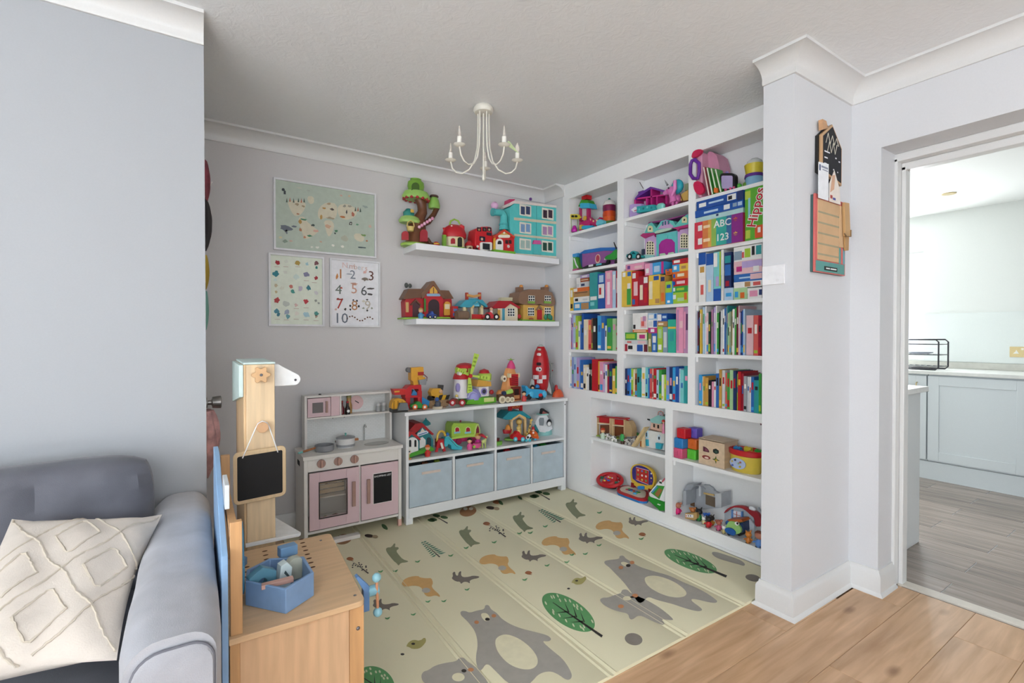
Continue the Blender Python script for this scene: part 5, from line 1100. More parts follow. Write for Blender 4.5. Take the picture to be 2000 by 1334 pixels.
for i, (x, y, c) in enumerate(((1045, 355, '3a4668'), (1216, 382, '402a3a'), (1045, 490, '7fa0c8'), (1214, 510, 'b08ab0'), (1044, 614, 'a8c0b8'), (1214, 632, '1f4a3c'))):
    f = t.p('window_frame', 'e9e2d4'); f.pb(x-44, y-42, x+44, y+42, w1, w1+.004)
    for s_ in (-1, 1): t.p('pane', c, .2, of=f).pb(x+s_*20-15, y-30, x+s_*20+15, y+30, w1+.004, w1+.0055)
t.p('porch', '57c0be').pb(1106, 612, 1166, 690, w1, w1+.012); t.p('porch_awning', 'd65a9a').pp([(1104, 612), (1112, 582), (1160, 584), (1168, 614)], w1, w1+.016)
t.p('roof_ornament', '6a3a8a').ps(1084, 268, .10, 12); t.p('roof_patch', 'c83a6a').pp([(918, 300), (922, 268), (965, 268), (960, 282)], .05, .12)
sl = t.p('slide_tube', '57c2c2', label='turquoise bent slide tube'); sl.pt([(878, 505), (878, 440), (880, 405), (862, 372), (800, 368)], .115, [36, 30, 30, 28, 26], 12)
t.p('tube_rim', '48aeb0', of=sl).pt([(800, 368), (790, 367)], .115, [31, 31], 12); t.p('tube_ring', '48aeb0', of=sl).pt([(878, 470), (878, 458)], .115, [37, 37], 12)
t.p('pastel_ball', 'e6b8dc', label='pastel ball on the slide tube').ps(808, 318, .11, 30); t.end(z)
# ---- lower floating shelf
z = SH2
t = T('toy_barn', 'red toy farm barn with brown roof at left of lower shelf', 'toy barn', B); w1 = .100
t.p('lawn', '97c33f').pp([(108, 1186), (300, 1180), (505, 1182), (505, 1192), (108, 1196)], .004, .115)
wl = t.p('wall', 'b4252c'); wl.pp([(125, 1180), (120, 1062), (150, 1000), (470, 1000), (480, 1060), (480, 1180)], .006, w1-.02)
cg = t.p('centre_bay', 'bb2830'); cg.pp([(268, 1178), (268, 1030), (340, 935), (415, 1030), (415, 1178)], .006, w1)
lr = t.p('roof', '74523e'); lr.pp([(108, 1040), (150, 965), (265, 965), (270, 1030), (118, 1044)], .006, w1-.006); t.p('roof', '74523e').pp([(385, 975), (458, 978), (495, 1040), (425, 1042)], .006, w1-.006)
t.p('gable_roof', '7d5a44').pp([(250, 1000), (330, 905), (345, 905), (428, 1030), (415, 1040), (338, 935), (268, 1032), (255, 1040)], .006, w1+.008)
t.p('loft_window', 'e0b050').pp([(312, 1000), (312, 970), (340, 945), (370, 972), (370, 1000)], w1, w1+.003); t.p('loft_cross', BRN).pb(338, 955, 344, 1000, w1+.003, w1+.0045)
t.p('sign_board', '8fb0cc').pp(rrect(288, 394, 1002, 1022, 8), w1, w1+.004); t.p('doorway', '3a2a30').pp(arch(300, 385, 1045, 1180), w1, w1+.0015)
t.p('side_doorway', '54343a').pp([(180, 1180), (180, 1080), (208, 1055), (236, 1080), (236, 1180)], w1-.02, w1-.018); t.p('porch_roof', '6a4636').pp([(165, 1085), (206, 1045), (246, 1085), (240, 1092), (206, 1060), (172, 1092)], w1-.02, w1-.004)
t.p('shutter', 'cfae72').pp([(128, 1068), (150, 1068), (150, 1145), (130, 1145)], w1-.02, w1-.016); fd = t.p('yellow_door', 'd99c3c'); fd.pp(arch(420, 472, 1062, 1168), w1-.02, w1-.008); win(t, 428, 1082, 464, 1120, w1-.008, of=fd, frame=CRM)
t.p('vine', '3f8a38').pb(268, 1040, 282, 1140, w1, w1+.004); t.p('weather_vane', '4a4e4a').ps(132, 938, .05, 16, 5, 20).ps(160, 942, .05, 15, 5, 18); t.end(z)
figure('toy_farmer', 'blue toy farmer figure standing before the red barn', B, 243, .21, 1100, 1186, '3f8ab8', 'e0b090', 'b8904a', snap=z)
car('toy_car', 'dark blue toy car with yellow front in the barn doorway', B, 300, 368, 1115, 1182, .185, .225, '26408a', BLK, 'c8c8c8', '4a6ab8', snap=z)
t = T('toy_minibus', 'small red toy bus parked beside the red barn', 'toy bus', B); g = t.p('body', 'b8282c'); g.pb(488, 1065, 530, 1160, .11, .155); g.bev = .003; t.p('window', '5a7aa8', .2).pb(494, 1085, 524, 1105, .155, .157); t.p('stripe', '3a62a8').pb(491, 1118, 527, 1140, .155, .157)
for x in (492, 516): t.p('wheel', BLK).pd(x, 1160, 9, .14, .159)
t.end(z)
t = T('log_tunnel', 'brown toy log tunnel next to the red barn', 'toy tunnel', B); g = t.p('log', '7d6450', k='wood'); r_ = 32; k = B.k(560, 1150, .198); u0, zc = B.P(514, 1156, .198); u1, _ = B.P(600, 1156, .198)
n = 16; ring = lambda rr, u: [(u, .198+rr*k*math.cos(2*math.pi*i/n), zc+rr*k*math.sin(2*math.pi*i/n)) for i in range(n)]
g.add(ring(34, u0)+ring(34, u1)+ring(26, u1)+ring(26, u1-.02), [tuple(range(n))]+[(j*n+i, j*n+(i+1) % n, (j+1)*n+(i+1) % n, (j+1)*n+i) for j in range(3) for i in range(n)]+[tuple(range(3*n, 4*n))])
t.p('piglet', 'e6a8a4').ps(600, 1160, .205, 18); t.p('piglet_snout', 'd88a8a').ps(604, 1164, .214, 8); t.end(z)
t = T('toy_pavilion', 'blue-roofed toy pavilion with red handle on the lower shelf', 'toy house', B); w1 = .17
t.p('base', '8dbb40').pl(650, .12, [(92, 1188), (92, 1180)], 20, 1, .7)
rf = t.p('roof', '3f9fb4'); rf.pl(650, .12, [(108, 1085), (110, 1072), (62, 1035), (50, 1022)], 4, 1.0, .75); rf.pp([(540, 1080), (592, 1030), (715, 1030), (757, 1080), (750, 1088), (676, 1040), (640, 1052), (632, 1088), (548, 1086)], .06, w1)
t.p('gable_trim', 'd9b878').pp([(628, 1092), (676, 1042), (724, 1084), (714, 1092), (676, 1062), (640, 1096)], w1, w1+.006)
for x in (578, 636, 712): t.p('post', 'e0cfa6').pb(x-9, 1085, x+9, 1178, .15, w1-.004)
for x in (590, 700): t.p('post', 'd6c498').pb(x-9, 1085, x+9, 1178, .07, .09)
t.p('counter', 'c42c2c').pb(636, 1142, 720, 1182, .14, w1+.004); hd = t.p('handle_post', 'b8402e'); hd.pb(592, 975, 608, 1030, .11, .13).pb(690, 975, 706, 1030, .11, .13); t.p('handle_bar', 'cf9a58', of=hd).pp([(596, 985), (650, 996), (702, 985), (702, 1004), (650, 1012), (596, 1004)], .108, .132); t.end(z)
car('toy_tractor', 'red toy tractor with white wheels and a driver on lower shelf', B, 728, 850, 1120, 1190, .18, .225, 'c8303a', BLK, WHT, None, snap=z, driver=('e8c8c0', 'd8a888'), nose=.45)
t = T('red_roof_cottage', 'small cream toy cottage with red roof and white window', 'toy house', B); w1 = .165
t.p('wall', 'ddd0b4').pp([(832, 1182), (832, 1085), (885, 1075), (930, 1042), (985, 1085), (985, 1185)], .05, w1); t.p('roof', 'b0222e').pp([(792, 1078), (838, 1030), (930, 1032), (1008, 1080), (998, 1090), (930, 1052), (888, 1088), (800, 1088)], .04, w1+.010)
t.p('side_door', '4fa0b8').pb(868, 1082, 886, 1182, w1, w1+.003); win(t, 908, 1088, 962, 1150, w1, nx=3, ny=3); t.p('awning', 'cfcaa8').pp([(852, 1032), (862, 1005), (945, 1005), (952, 1032)], .05, .09); t.p('yellow_panel', 'd8a040').pb(832, 1100, 852, 1180, w1, w1+.003); t.end(z)
t = T('thatched_cottage', 'large yellow toy cottage with brown thatched roof and red door', 'toy house', B); w1 = .175
t.p('lawn', '6fb03a').pb(1020, 1186, 1270, 1197, .03, .195)
t.p('wall', 'd9ab55').pp([(1028, 1188), (1028, 1070), (1262, 1078), (1262, 1192)], .045, w1-.012); rf = t.p('roof', '8a6a54'); rf.pp(smooth([(985, 1050), (1010, 950), (1240, 955), (1275, 1040), (1270, 1082), (1190, 1082), (1155, 1062), (1120, 1075), (1030, 1068)], 1), .03, w1)
for x in (1012, 1206): c = t.p('chimney', '86644e'); c.pb(x-18, 935, x+18, 985, .08, .13); t.p('chimney_pot', 'd98f3a', of=c).pl(x, .105, [(13, 938), (15, 925), (8, 918)], 10)
for x in (1092, 1216): win(t, x-24, 1000, x+24, 1042, w1, nx=3, ny=2); t.p('window_box', '7fae4a').pb(x-26, 1044, x+26, 1060, w1, w1+.008)
for x in (1088, 1216): win(t, x-24, 1092, x+24, 1155, w1-.012, nx=3, ny=3)
t.p('dormer_wall', 'cfc39a').pb(985, 1010, 1012, 1052, .06, w1-.02); t.p('door', 'b8242e', label='red front door').pb(1136, 1108, 1172, 1185, w1-.012, w1-.006); t.p('door_canopy', '9a7458').pp([(1128, 1108), (1154, 1075), (1182, 1108), (1174, 1112), (1154, 1092), (1136, 1112)], w1-.012, w1+.004)
for x, y, c in ((1200, 1165, '2f8a68'), (1228, 1160, '2f8a68'), (1240, 1172, '2a7a6a')): t.p('hedge', c).ps(x, y, w1, 16, 10, 22)
t.p('flower_patch', 'b0583a').ps(1088, 1180, w1, 22, 12, 10); t.p('side_clock', 'c03034').pd(998, 1158, 16, w1-.03, w1-.02); t.end(z)
# ---- on top of the low unit (front plane of unit Y = 2.882)
BU.zoom(740, 660, .2849); z = UZ
t = T('toy_sand_base', 'flat sandy brown base board under the construction toys', 'toy base', BU); t.p('toy_sand_base', 'b08a68').box(1.112, 1.41, -.22, -.055, UZ+.0004, UZ+.0044); t.end()
zb2 = UZ+.0044
t = T('construction_tower', 'red toy garage tower with yellow crane cab on top', 'toy crane', BU); w1 = -.075
for a, b_ in ((185, 215), (265, 295)): t.p('leg', 'bd1f26').pp([(a, 415), (a, 300), (b_, 300), (b_, 418)], -.15, w1)
t.p('frame', 'c8222a').pp([(180, 345), (185, 290), (210, 262), (290, 255), (295, 345), (275, 345), (272, 285), (225, 285), (222, 330), (275, 330), (275, 345)], -.15, w1+.002); t.p('back_wall', '8a8f98').pb(212, 345, 268, 412, -.148, -.14)
t.p('ramp_beam', 'cf2a28').pp([(98, 285), (190, 285), (190, 322), (110, 325)], -.13, w1); t.p('ramp_stripe', 'e0b040').pb(108, 296, 142, 306, w1, w1+.002); t.p('window', '2f7fb8', .3).pp([(220, 328), (240, 290), (272, 322), (272, 330)], -.12, w1-.01)
cb = t.p('crane_cab', 'dca030'); cb.pp([(222, 140), (305, 135), (308, 180), (292, 240), (290, 266), (240, 266), (236, 235), (222, 225)], -.14, -.085); t.p('cab_trim', 'b02a28', of=cb).pb(268, 168, 308, 192, -.085, -.082)
t.p('cab_light', '6a6a6c').pd(210, 155, 18, -.13, -.10); bkt = t.p('bucket', '8d8f92'); bkt.pp([(275, 225), (330, 215), (322, 258), (282, 255)], -.10, -.06); t.p('bucket_rim', 'dca030').pb(272, 205, 318, 228, -.10, -.07); t.p('hook_cable', '7a2a2a').pt([(308, 185), (330, 205), (328, 230)], -.08, 3, 6)
t.p('slide', '2a86c0').pp([(290, 335), (348, 370), (340, 412), (300, 410)], -.14, w1-.01); t.end(zb2)
t = T('toy_digger', 'yellow toy digger with grey bucket at the left end of the unit', 'toy digger', BU); t.p('body', 'd9a028').pp(smooth([(85, 450), (90, 395), (115, 370), (160, 370), (190, 395), (195, 450)], 1), -.085, -.035)
for i in range(3): t.p('body_rib', 'a87818').pb(100+28*i, 385, 108+28*i, 440, -.035, -.033)
t.p('bucket', '6f7478').pp([(145, 400), (196, 400), (208, 448), (130, 452)], -.035, -.012); t.p('track', '20201e').pb(95, 440, 200, 464, -.085, -.02); t.end(z)
car('toy_race_car', 'green toy race car with orange wheels and red-capped driver', BU, 222, 342, 420, 482, -.045, -.010, '1f8a3c', 'dd6a30', WHT, None, snap=z, driver=('c42028', 'c42028'), nose=.5, wr=.15)
t = T('toy_crane_truck', 'yellow and black toy crane truck behind the figures', 'toy truck', BU); t.p('platform', 'a98a68').pb(345, 405, 478, 448, -.16, -.09); t.p('body', 'd9a232').pp([(355, 350), (370, 325), (425, 325), (440, 365), (420, 395), (365, 390)], -.15, -.10); t.p('mast', '3a3838').pp([(410, 345), (412, 300), (445, 302), (438, 350)], -.14, -.12)
for i in range(4): t.p('barrier_stripe', 'e0b030' if i % 2 == 0 else '22211f').pp([(380+24*i, 404), (392+24*i, 372), (416+24*i, 368), (404+24*i, 402)], -.10, -.094)
t.p('operator', 'e0b48a').ps(425, 345, -.10, 14); t.p('wheel', BLK).pd(370, 395, 20, -.15, -.10); t.end(zb2)
t = T('toy_robot', 'small blue and grey toy figure on a round beige stand', 'toy figure', BU); t.p('stand', 'd9cbb4').pl(402, -.03, [(34, 465), (36, 448)], 18); t.p('body', '4a505c').pl(402, -.03, [(22, 448), (24, 425), (14, 412)], 14); t.p('head', '3a5fa0').ps(398, 400, -.03, 15)
for s_ in (-1, 1): t.p('arm', '9a7a50').pt([(402+s_*20, 430), (402+s_*32, 415)], -.025, 6, 6)
t.end(z)
car('toy_log_car', 'brown toy log car with red wheels and a pale driver', BU, 480, 598, 400, 458, -.055, -.010, '6a3020', 'a8202c', 'e8e0e0', None, snap=z, driver=('cfe0e8', 'd8c070'), nose=.5, wr=.19)
t = T('toy_windmill', 'white and lime toy windmill cottage with red roofs', 'toy windmill', BU); w1 = -.07
t.p('lawn', '63b02e').pp([(598, 446), (610, 420), (720, 395), (802, 398), (805, 432), (700, 446)], -.20, -.05)
t.p('tower', 'e8e4e6').pl(562, -.13, [(52, 400), (50, 340), (44, 272)], 20); t.p('tower_window', '9a90c8').pd(545, 332, 14, -.10, -.082, 16, 30)
r1 = t.p('tower_roof', 'bb2029'); r1.pl(565, -.13, [(60, 270), (54, 250), (46, 232)], 18); t.p('loft', 'b4d24e').pl(575, -.13, [(52, 236), (54, 200), (40, 180)], 16); t.p('loft_roof', 'b81f28').pl(590, -.13, [(66, 195), (58, 176), (36, 165), (2, 160)], 18)
t.p('loft_window', '8a2228').pp(arch(598, 612, 192, 225), -.082, -.076); t.p('balcony', 'efeadf').pd(558, 235, 13, -.10, -.072)
bl = t.p('sail', 'bfdc5a', label='lime windmill sails')
for (x0, y0), (x1_, y1_), wd in (((630, 250), (672, 100), 17), ((622, 262), (625, 368), 19), ((640, 250), (760, 268), 14), ((615, 245), (540, 205), 12)):
    dx, dy = x1_-x0, y1_-y0; l = math.hypot(dx, dy); nx_, ny_ = -dy/l*wd, dx/l*wd
    s_ = bl if (x0, y0) == (630, 250) else t.p('sail', 'bfdc5a'); s_.pp([(x0-nx_*.4, y0-ny_*.4), (x1_-nx_, y1_-ny_), (x1_+nx_, y1_+ny_), (x0+nx_*.4, y0+ny_*.4)], w1, w1+.005)
    for f in (.42, .6, .78): t.p('sail_slot', '8aa83a', of=s_).pp([(x0+dx*f-nx_*.55, y0+dy*f-ny_*.55), (x0+dx*(f+.08)-nx_*.55, y0+dy*(f+.08)-ny_*.55), (x0+dx*(f+.08)+nx_*.55, y0+dy*(f+.08)+ny_*.55), (x0+dx*f+nx_*.55, y0+dy*f+ny_*.55)], w1+.005, w1+.006)
t.p('sail_hub', 'c42a30').pd(630, 252, 14, w1-.01, w1+.012); t.p('porch', '9a98d2').pl(645, -.10, [(52, 412), (56, 380), (40, 350), (12, 335)], 18); t.p('porch_arch', 'b4b2e0').pt([(612, 400), (622, 372), (645, 360), (668, 372), (680, 398)], -.055, 6, 6)
t.p('house', 'e4dede').pb(686, 325, 752, 392, -.17, w1); t.p('house_window', '8f86c4').pd(722, 358, 24, w1, w1+.005); t.p('window_hole', '3a3a4a').pd(722, 358, 15, w1+.005, w1+.0065); t.p('house_roof', 'd3a046').pp([(672, 325), (682, 278), (768, 290), (772, 322)], -.18, w1+.012)
t.p('dovecote', 'b8d458').pl(725, -.12, [(46, 280), (48, 240), (40, 232)], 16); t.p('dovecote_roof', 'b4222a').pl(722, -.12, [(38, 232), (30, 212), (2, 202)], 16); t.p('flower_box', 'cfd98a').pb(722, 400, 790, 428, -.06, -.045); t.p('post_box', 'b02830').ps(772, 362, -.09, 16); t.end(z)
t = T('toy_tepee_tower', 'orange tapering toy tower with pink cone tip and red ladder', 'toy tower', BU); w1 = -.065
t.p('body', 'dd9a5e').pl(898, -.125, [(92, 412), (82, 370), (62, 300), (46, 225), (34, 192)], 8, 1, .72); t.p('tip', 'd94a80').pl(906, -.125, [(32, 196), (24, 165), (8, 140)], 14); t.p('leaf_top', '9cc84e').pl(904, -.125, [(30, 133), (10, 139), (2, 124)], 8)
t.p('side_body', 'd28c4e').pl(838, -.10, [(32, 400), (34, 360), (22, 342)], 12); t.p('round_window', 'f0e2c8').pd(862, 265, 17, -.10, -.075, 12, 22); t.p('window_hole', '5a4030').pd(862, 265, 8, -.075, -.073)
t.p('balcony_post', 'e8d8b0').pb(896, 230, 908, 258, -.10, w1).pb(955, 228, 967, 256, -.10, w1); ld = t.p('ladder_panel', 'c02028'); ld.pb(908, 235, 956, 312, -.10, w1)
for i in range(5): t.p('ladder_bar', '701418', of=ld).pp([(910, 248+14*i), (954, 254+14*i), (954, 259+14*i), (910, 253+14*i)], w1, w1+.002)
dr = t.p('doorway', '7a2a20'); dr.pb(918, 320, 972, 410, -.12, w1+.012); t.p('door_hole', '2c1210', of=dr).pb(930, 335, 960, 390, w1+.012, w1+.014); t.p('door_slope', 'c88a58').pb(922, 378, 965, 402, w1+.012, w1+.022); t.end(z)
t = T('toy_log_wagon', 'brown log wagon with cream wheels and lime passenger', 'toy car', BU); t.p('log', '5e3c28').pb(822, 375, 925, 418, -.045, -.012)
for x, r_ in ((848, 26), (885, 20), (915, 18)): wh = t.p('wheel', 'e6dcc0'); wh.pd(x, 412, r_, -.012, -.004); t.p('wheel_ring', 'b8a888', of=wh).pd(x, 412, r_*.55, -.004, -.0025)
t.p('passenger', 'a8d060').pt([(868, 370), (912, 352)], -.03, 17, 10); t.p('lens', '2a3a5a').pd(862, 368, 14, -.03, -.008); t.end(z)
figure('toy_doll', 'tiny dark-haired toy figure in red and green by the blue car', BU, 995, -.02, 348, 420, 'd04848', 'e8b890', None, snap=z, hair='1c1414')
t = T('toy_roadster', 'chunky blue toy car with red nose in front of rocket', 'toy car', BU); g = t.p('body', '35a0cf'); g.pp(smooth([(1010, 405), (1010, 345), (1000, 325), (1014, 318), (1030, 345), (1095, 345), (1120, 350), (1148, 365), (1148, 405)], 1), -.060, -.012)
for x in (1040, 1128): t.p('fender', '52b8e0').ps(x, 378, -.025, 28, 18, 28)
t.p('nose', 'c8202c').ps(1108, 385, -.010, 17, 8, 12); t.p('cockpit', '1c2a3a').pl(1070, -.06, [(36, 348), (30, 335)], 14)
t.p('driver_head', '1c1a1c').ps(1052, 330, -.06, 16); t.p('driver_face', 'e2ac84').ps(1054, 338, -.048, 10); t.p('passenger_head', '2a80c0').ps(1085, 328, -.06, 17); t.p('seat', '8ab040').ps(1078, 350, -.04, 14)
for x in (1032, 1112): t.p('wheel', '20242a').pd(x, 398, 20, -.060, -.010)
t.end(z)
t = T('toy_rocket', 'tall red toy rocket with chequered band and silver fins', 'toy rocket', BU)
bd = t.p('body', 'b8121c'); bd.pl(1110, -.12, [(38, 372), (50, 330), (57, 270), (60, 210), (55, 150), (42, 95), (24, 58)], 22); t.p('nose_cap', 'b9c0bc').pl(1110, -.12, [(24, 58), (14, 46), (1, 42)], 16)
for x, y, r_, c in ((1106, 78, 7, 'c8b8a8'), (1104, 112, 10, 'f0e8e8'), (1104, 178, 11, '2a1a20'), (1104, 214, 15, 'f0ecec')): t.p('porthole', c).pd(x, y, r_, -.085, -.056 if y > 150 else -.061)
t.p('rocket_door', '3a2a38').pd(1104, 214, 7, -.06, -.0545)
for i in range(2):
    for j in range(3):
        if (i+j) % 2 == 0: t.p('check', 'e6dcdc').pb(1072+26*j, 255+28*i, 1096+26*j, 282+28*i, -.08, -.053)
for x, s_ in ((1065, -1), (1152, 1)): t.p('fin', 'c9cfcc').pp([(x, 290), (x+s_*12, 280), (x+s_*28, 350), (x+s_*32, 385), (x-s_*4, 352)], -.125, -.11)
t.p('fin', 'c9cfcc').prismu([(-.08, UZ+.09), (-.065, UZ+.06), (-.052, UZ+.002), (-.08, UZ+.03)], BU.P(1110, 350, -.12)[0]-.003, BU.P(1110, 350, -.12)[0]+.003); t.end(z)
t = T('rocket_gantry', 'grey toy launch gantry standing beside the red rocket', 'toy gantry', BU); t.p('fuel_tank', '8a8e8e').pl(1178, -.215, [(26, 375), (30, 340), (22, 305), (10, 285), (7, 250)], 14); t.p('mast', '9ca0a0').pt([(1180, 290), (1182, 180), (1170, 150), (1148, 135)], -.215, [8, 7, 7, 6], 8); t.p('hand_rail', '8f9494').pt([(1182, 160), (1202, 160), (1210, 200), (1206, 310), (1190, 330)], -.225, 5, 6); t.p('nozzle', 'e4e4e2').pt([(1140, 134), (1158, 136)], -.215, 6, 8); t.p('light', 'a03030').ps(1190, 208, -.205, 5); t.end(z)
t = T('toy_volcano', 'orange toy mound with small red figure at the right end', 'toy', BU); t.p('mound', 'd9582c').pl(1228, -.085, [(46, 400), (38, 372), (20, 352), (8, 346)], 16, 1, .6); t.p('figure_body', 'c01f26').pl(1216, -.085, [(14, 352), (12, 335)], 10); t.p('figure_head', 'a81a22').ps(1216, 328, -.085, 11); t.end(z)
# ---- middle shelf of the low unit
BU.cx = (UX0+.0195, UX1-.0195)
z = UM
t = T('toy_fire_house', 'teal toy house with red roofs and white arched doors', 'toy house', BU); w1 = -.09
t.p('lawn', '4ba02e').pp([(190, 830), (190, 805), (360, 745), (380, 760), (380, 772), (250, 808)], -.27, -.045); t.p('wall', '267f86').pp([(240, 790), (240, 680), (300, 610), (355, 665), (372, 700), (372, 772)], -.24, w1)
t.p('roof', 'a82028').pp([(222, 680), (205, 640), (250, 590), (300, 585), (345, 630), (378, 660), (368, 668), (300, 612), (250, 655)], -.25, w1+.008); cu_ = t.p('cupola', '2f9aa2'); cu_.pl(322, -.18, [(36, 598), (34, 585), (8, 560), (2, 548)], 4); 
t.p('sign', 'd9dfe6').pp([(262, 668), (268, 652), (330, 636), (340, 645), (335, 655), (272, 676)], w1, w1+.004); t.p('sign_print', '3a6aa8').pp([(272, 664), (330, 645), (330, 651), (274, 670)], w1+.004, w1+.005); t.p('gable_light', 'e6d8cc').pp([(284, 648), (298, 618), (316, 640)], w1, w1+.003)
t.p('garage_door', 'e6e4e2').pp([(280, 770), (280, 690), (300, 680), (320, 700), (322, 762)], w1, w1+.004); t.p('side_door', '1c3a44').pp(arch(328, 358, 682, 745), w1, w1+.002)
wn = t.p('wing', '1f757e'); wn.pp([(190, 800), (190, 700), (225, 660), (275, 705), (275, 795)], -.18, -.062); t.p('wing_roof', 'b4242a').pp([(186, 690), (188, 640), (238, 645), (288, 695), (280, 704), (226, 662), (190, 700)], -.19, -.055)
d = t.p('wing_door', 'ecebe8', label='white arched double door'); d.pp(arch(196, 270, 682, 800), -.062, -.056)
for x in (208, 244): t.p('door_window', '1c2024', of=d).pp(arch(x, x+14, 700, 748), -.056, -.054)
t.end(z)
t = T('toy_road_sign', 'small toy road sign on an orange stand at shelf edge', 'toy sign', BU); t.p('pole', 'd9a878').pt([(206, 838), (206, 800)], -.03, 4, 6); t.p('stand', 'dca060').pl(206, -.03, [(17, 840), (17, 834)], 12); t.p('disc', 'ecd9c8').pd(206, 792, 17, -.034, -.028); t.p('pictogram', '2a4a4a').pp([(196, 796), (200, 786), (216, 784), (214, 792)], -.028, -.0265); t.end(z)
figure('toy_firefighter', 'toy firefighter in red with orange helmet before the teal house', BU, 334, -.035, 738, 818, 'c83028', 'e8b890', 'd9622a', snap=z)
t = T('toy_slide', 'toy playground with yellow arch, red steps and blue slide', 'toy slide', BU); a = t.p('arch', 'e0bc4a'); a.pt([(398, 735), (402, 690), (415, 668), (430, 664), (448, 672), (455, 695)], -.09, 8, 8)
t.p('tower', 'b8242c').pb(404, 720, 452, 778, -.13, -.085); t.p('ladder', 'c4262e').pp([(388, 808), (405, 728), (440, 728), (460, 800), (442, 806), (432, 760), (412, 762), (404, 808)], -.075, -.065); t.p('ladder_panel', 'e8e2d4').pp([(420, 745), (434, 742), (446, 782), (432, 788)], -.065, -.063)
s_ = t.p('slide', '3fb4c4'); s_.pp([(448, 770), (452, 712), (475, 708), (500, 735), (535, 770), (570, 778), (568, 790), (520, 790), (500, 788), (494, 760), (478, 752), (466, 770)], -.13, -.075); t.p('slide_rim', '52c4d2', of=s_).pt([(455, 706), (478, 702), (505, 730), (540, 764), (570, 774)], -.075, 5, 6)
t.p('lookout', '3a80c8').pl(470, -.11, [(14, 698), (14, 682), (3, 672)], 12); t.p('lookout_band', 'd9822a').pl(470, -.11, [(15, 700), (15, 694)], 12); t.end(z)
t = T('toy_caravan', 'lime green toy caravan with arched red windows and pink base', 'toy caravan', BU); w1 = -.10
t.p('shell', 'a3c84a').pp([(498, 690), (500, 620), (512, 598), (670, 598), (688, 620), (690, 694)], -.20, w1); t.p('skirt', 'b8d860').pb(498, 682, 690, 696, -.20, w1+.003); t.p('end_arch', 'c4dc80').pp([(655, 694), (658, 640), (668, 605), (684, 600), (694, 640), (694, 694)], -.19, w1+.004); t.p('end_opening', '7a1c34').pp([(664, 694), (668, 640), (680, 612), (688, 640), (688, 694)], w1+.004, w1+.006)
for x in (538, 612): f = t.p('window', 'cfe0a0'); f.pp(arch(x-18, x+18, 622, 662), w1, w1+.003); t.p('pane', 'b01f34', of=f).pp(arch(x-13, x+13, 627, 658), w1+.003, w1+.0045); t.p('window_sill', '8fc4d4', of=f).pb(x-20, 656, x+20, 668, w1, w1+.008)
t.p('chimney', '8a1c3c').pl(560, -.15, [(6, 598), (6, 578)], 8); t.p('chassis', 'b02a5c').pb(505, 698, 680, 722, -.19, w1-.005)
for x in (550, 640):
    for a_ in (-.185, w1-.012): t.p('wheel', '8a2048').pd(x, 722, 22, a_, a_+.014)
t.end(z)
figure('toy_girl', 'toy girl figure with black hair beside the pink cart', BU, 622, -.05, 696, 778, 'e05a9a', 'e8b890', None, snap=z, hair='1a1214')
figure('toy_woman', 'tall toy woman figure in magenta by the caravan door', BU, 680, -.079, 642, 742, 'cc2e96', 'e8b890', None, snap=z, hair='d9a850')
t = T('toy_cart', 'pink toy pony cart with lime pony at the caravan', 'toy cart', BU); t.p('cart', 'd8508e').pl(672, -.035, [(28, 772), (32, 752), (30, 742)], 14, 1, .7); t.p('awning', 'b8283a').pp([(690, 690), (715, 680), (742, 705), (738, 712)], -.05, -.02)
po = t.p('pony', 'cfd98a'); po.ps(720, 730, -.03, 20, 12, 14).pt([(728, 724), (736, 702)], -.03, [9, 7], 8).ps(738, 700, -.03, 10, 7, 8)
for x in (710, 730): t.p('pony_leg', 'b4c46a').pt([(x, 738), (x, 775)], -.03, 5, 6)
for x in (655, 690): t.p('wheel', 'a0c850').pd(x, 768, 10, -.025, -.018)
t.end(z)
t = T('toy_roundabout', 'lime green toy base with dark red tub, half behind the upright', 'toy', BU); t.p('base', '7fc04a').pl(812, -.07, [(44, 735), (46, 712)], 20, .8, .6); t.p('tub', '6a1c22').pl(808, -.085, [(22, 712), (26, 690)], 14, .8, .7); t.end(z)
t = T('toy_zoo', 'toy zoo pavilion with teal roof and red ZOO sign', 'toy zoo', BU); w1 = -.10
t.p('lawn', '8ac04c').pl(950, -.13, [(104, 735), (104, 725)], 20, 1, .45)
rf = t.p('roof', '2a93a2'); rf.pp([(845, 600), (870, 578), (895, 552), (985, 548), (1045, 590), (1038, 602), (965, 570), (920, 606), (870, 608)], -.22, w1); t.p('gable_trim', 'e6bc80').pp([(908, 620), (918, 600), (965, 568), (1008, 590), (1012, 610), (1004, 612), (965, 582), (922, 610)], w1, w1+.006)
for x in (912, 1006): t.p('post', 'e6c490').pb(x-6, 606, x+6, 725, -.115, w1)
for x in (905, 1000): t.p('post', 'd6b480').pb(x-6, 600, x+6, 720, -.21, -.195)
sg = t.p('sign_arch', 'bb1d22'); sg.pp([(890, 555), (892, 508), (905, 500), (915, 508), (970, 508), (978, 498), (985, 506), (985, 552), (972, 552), (966, 530), (915, 532), (908, 556)], -.16, -.145); t.p('sign_lettering', 'e0b050', of=sg).ptext('ZOO', 940, 516, -.1445, 20)
li = t.p('lion', 'e0b868'); li.pl(962, -.13, [(14, 722), (16, 680), (10, 640)], 10); li.ps(962, 622, -.13, 20); t.p('lion_mane', 'b88438', of=li).ps(962, 620, -.14, 25, 14, 25)
t.p('boat', 'b0202a').pl(880, -.10, [(30, 700), (36, 680), (34, 674)], 14, 1, .6); t.p('boat_canopy', 'd98a3a').pl(884, -.10, [(22, 676), (14, 650), (2, 640)], 10); t.end(z)
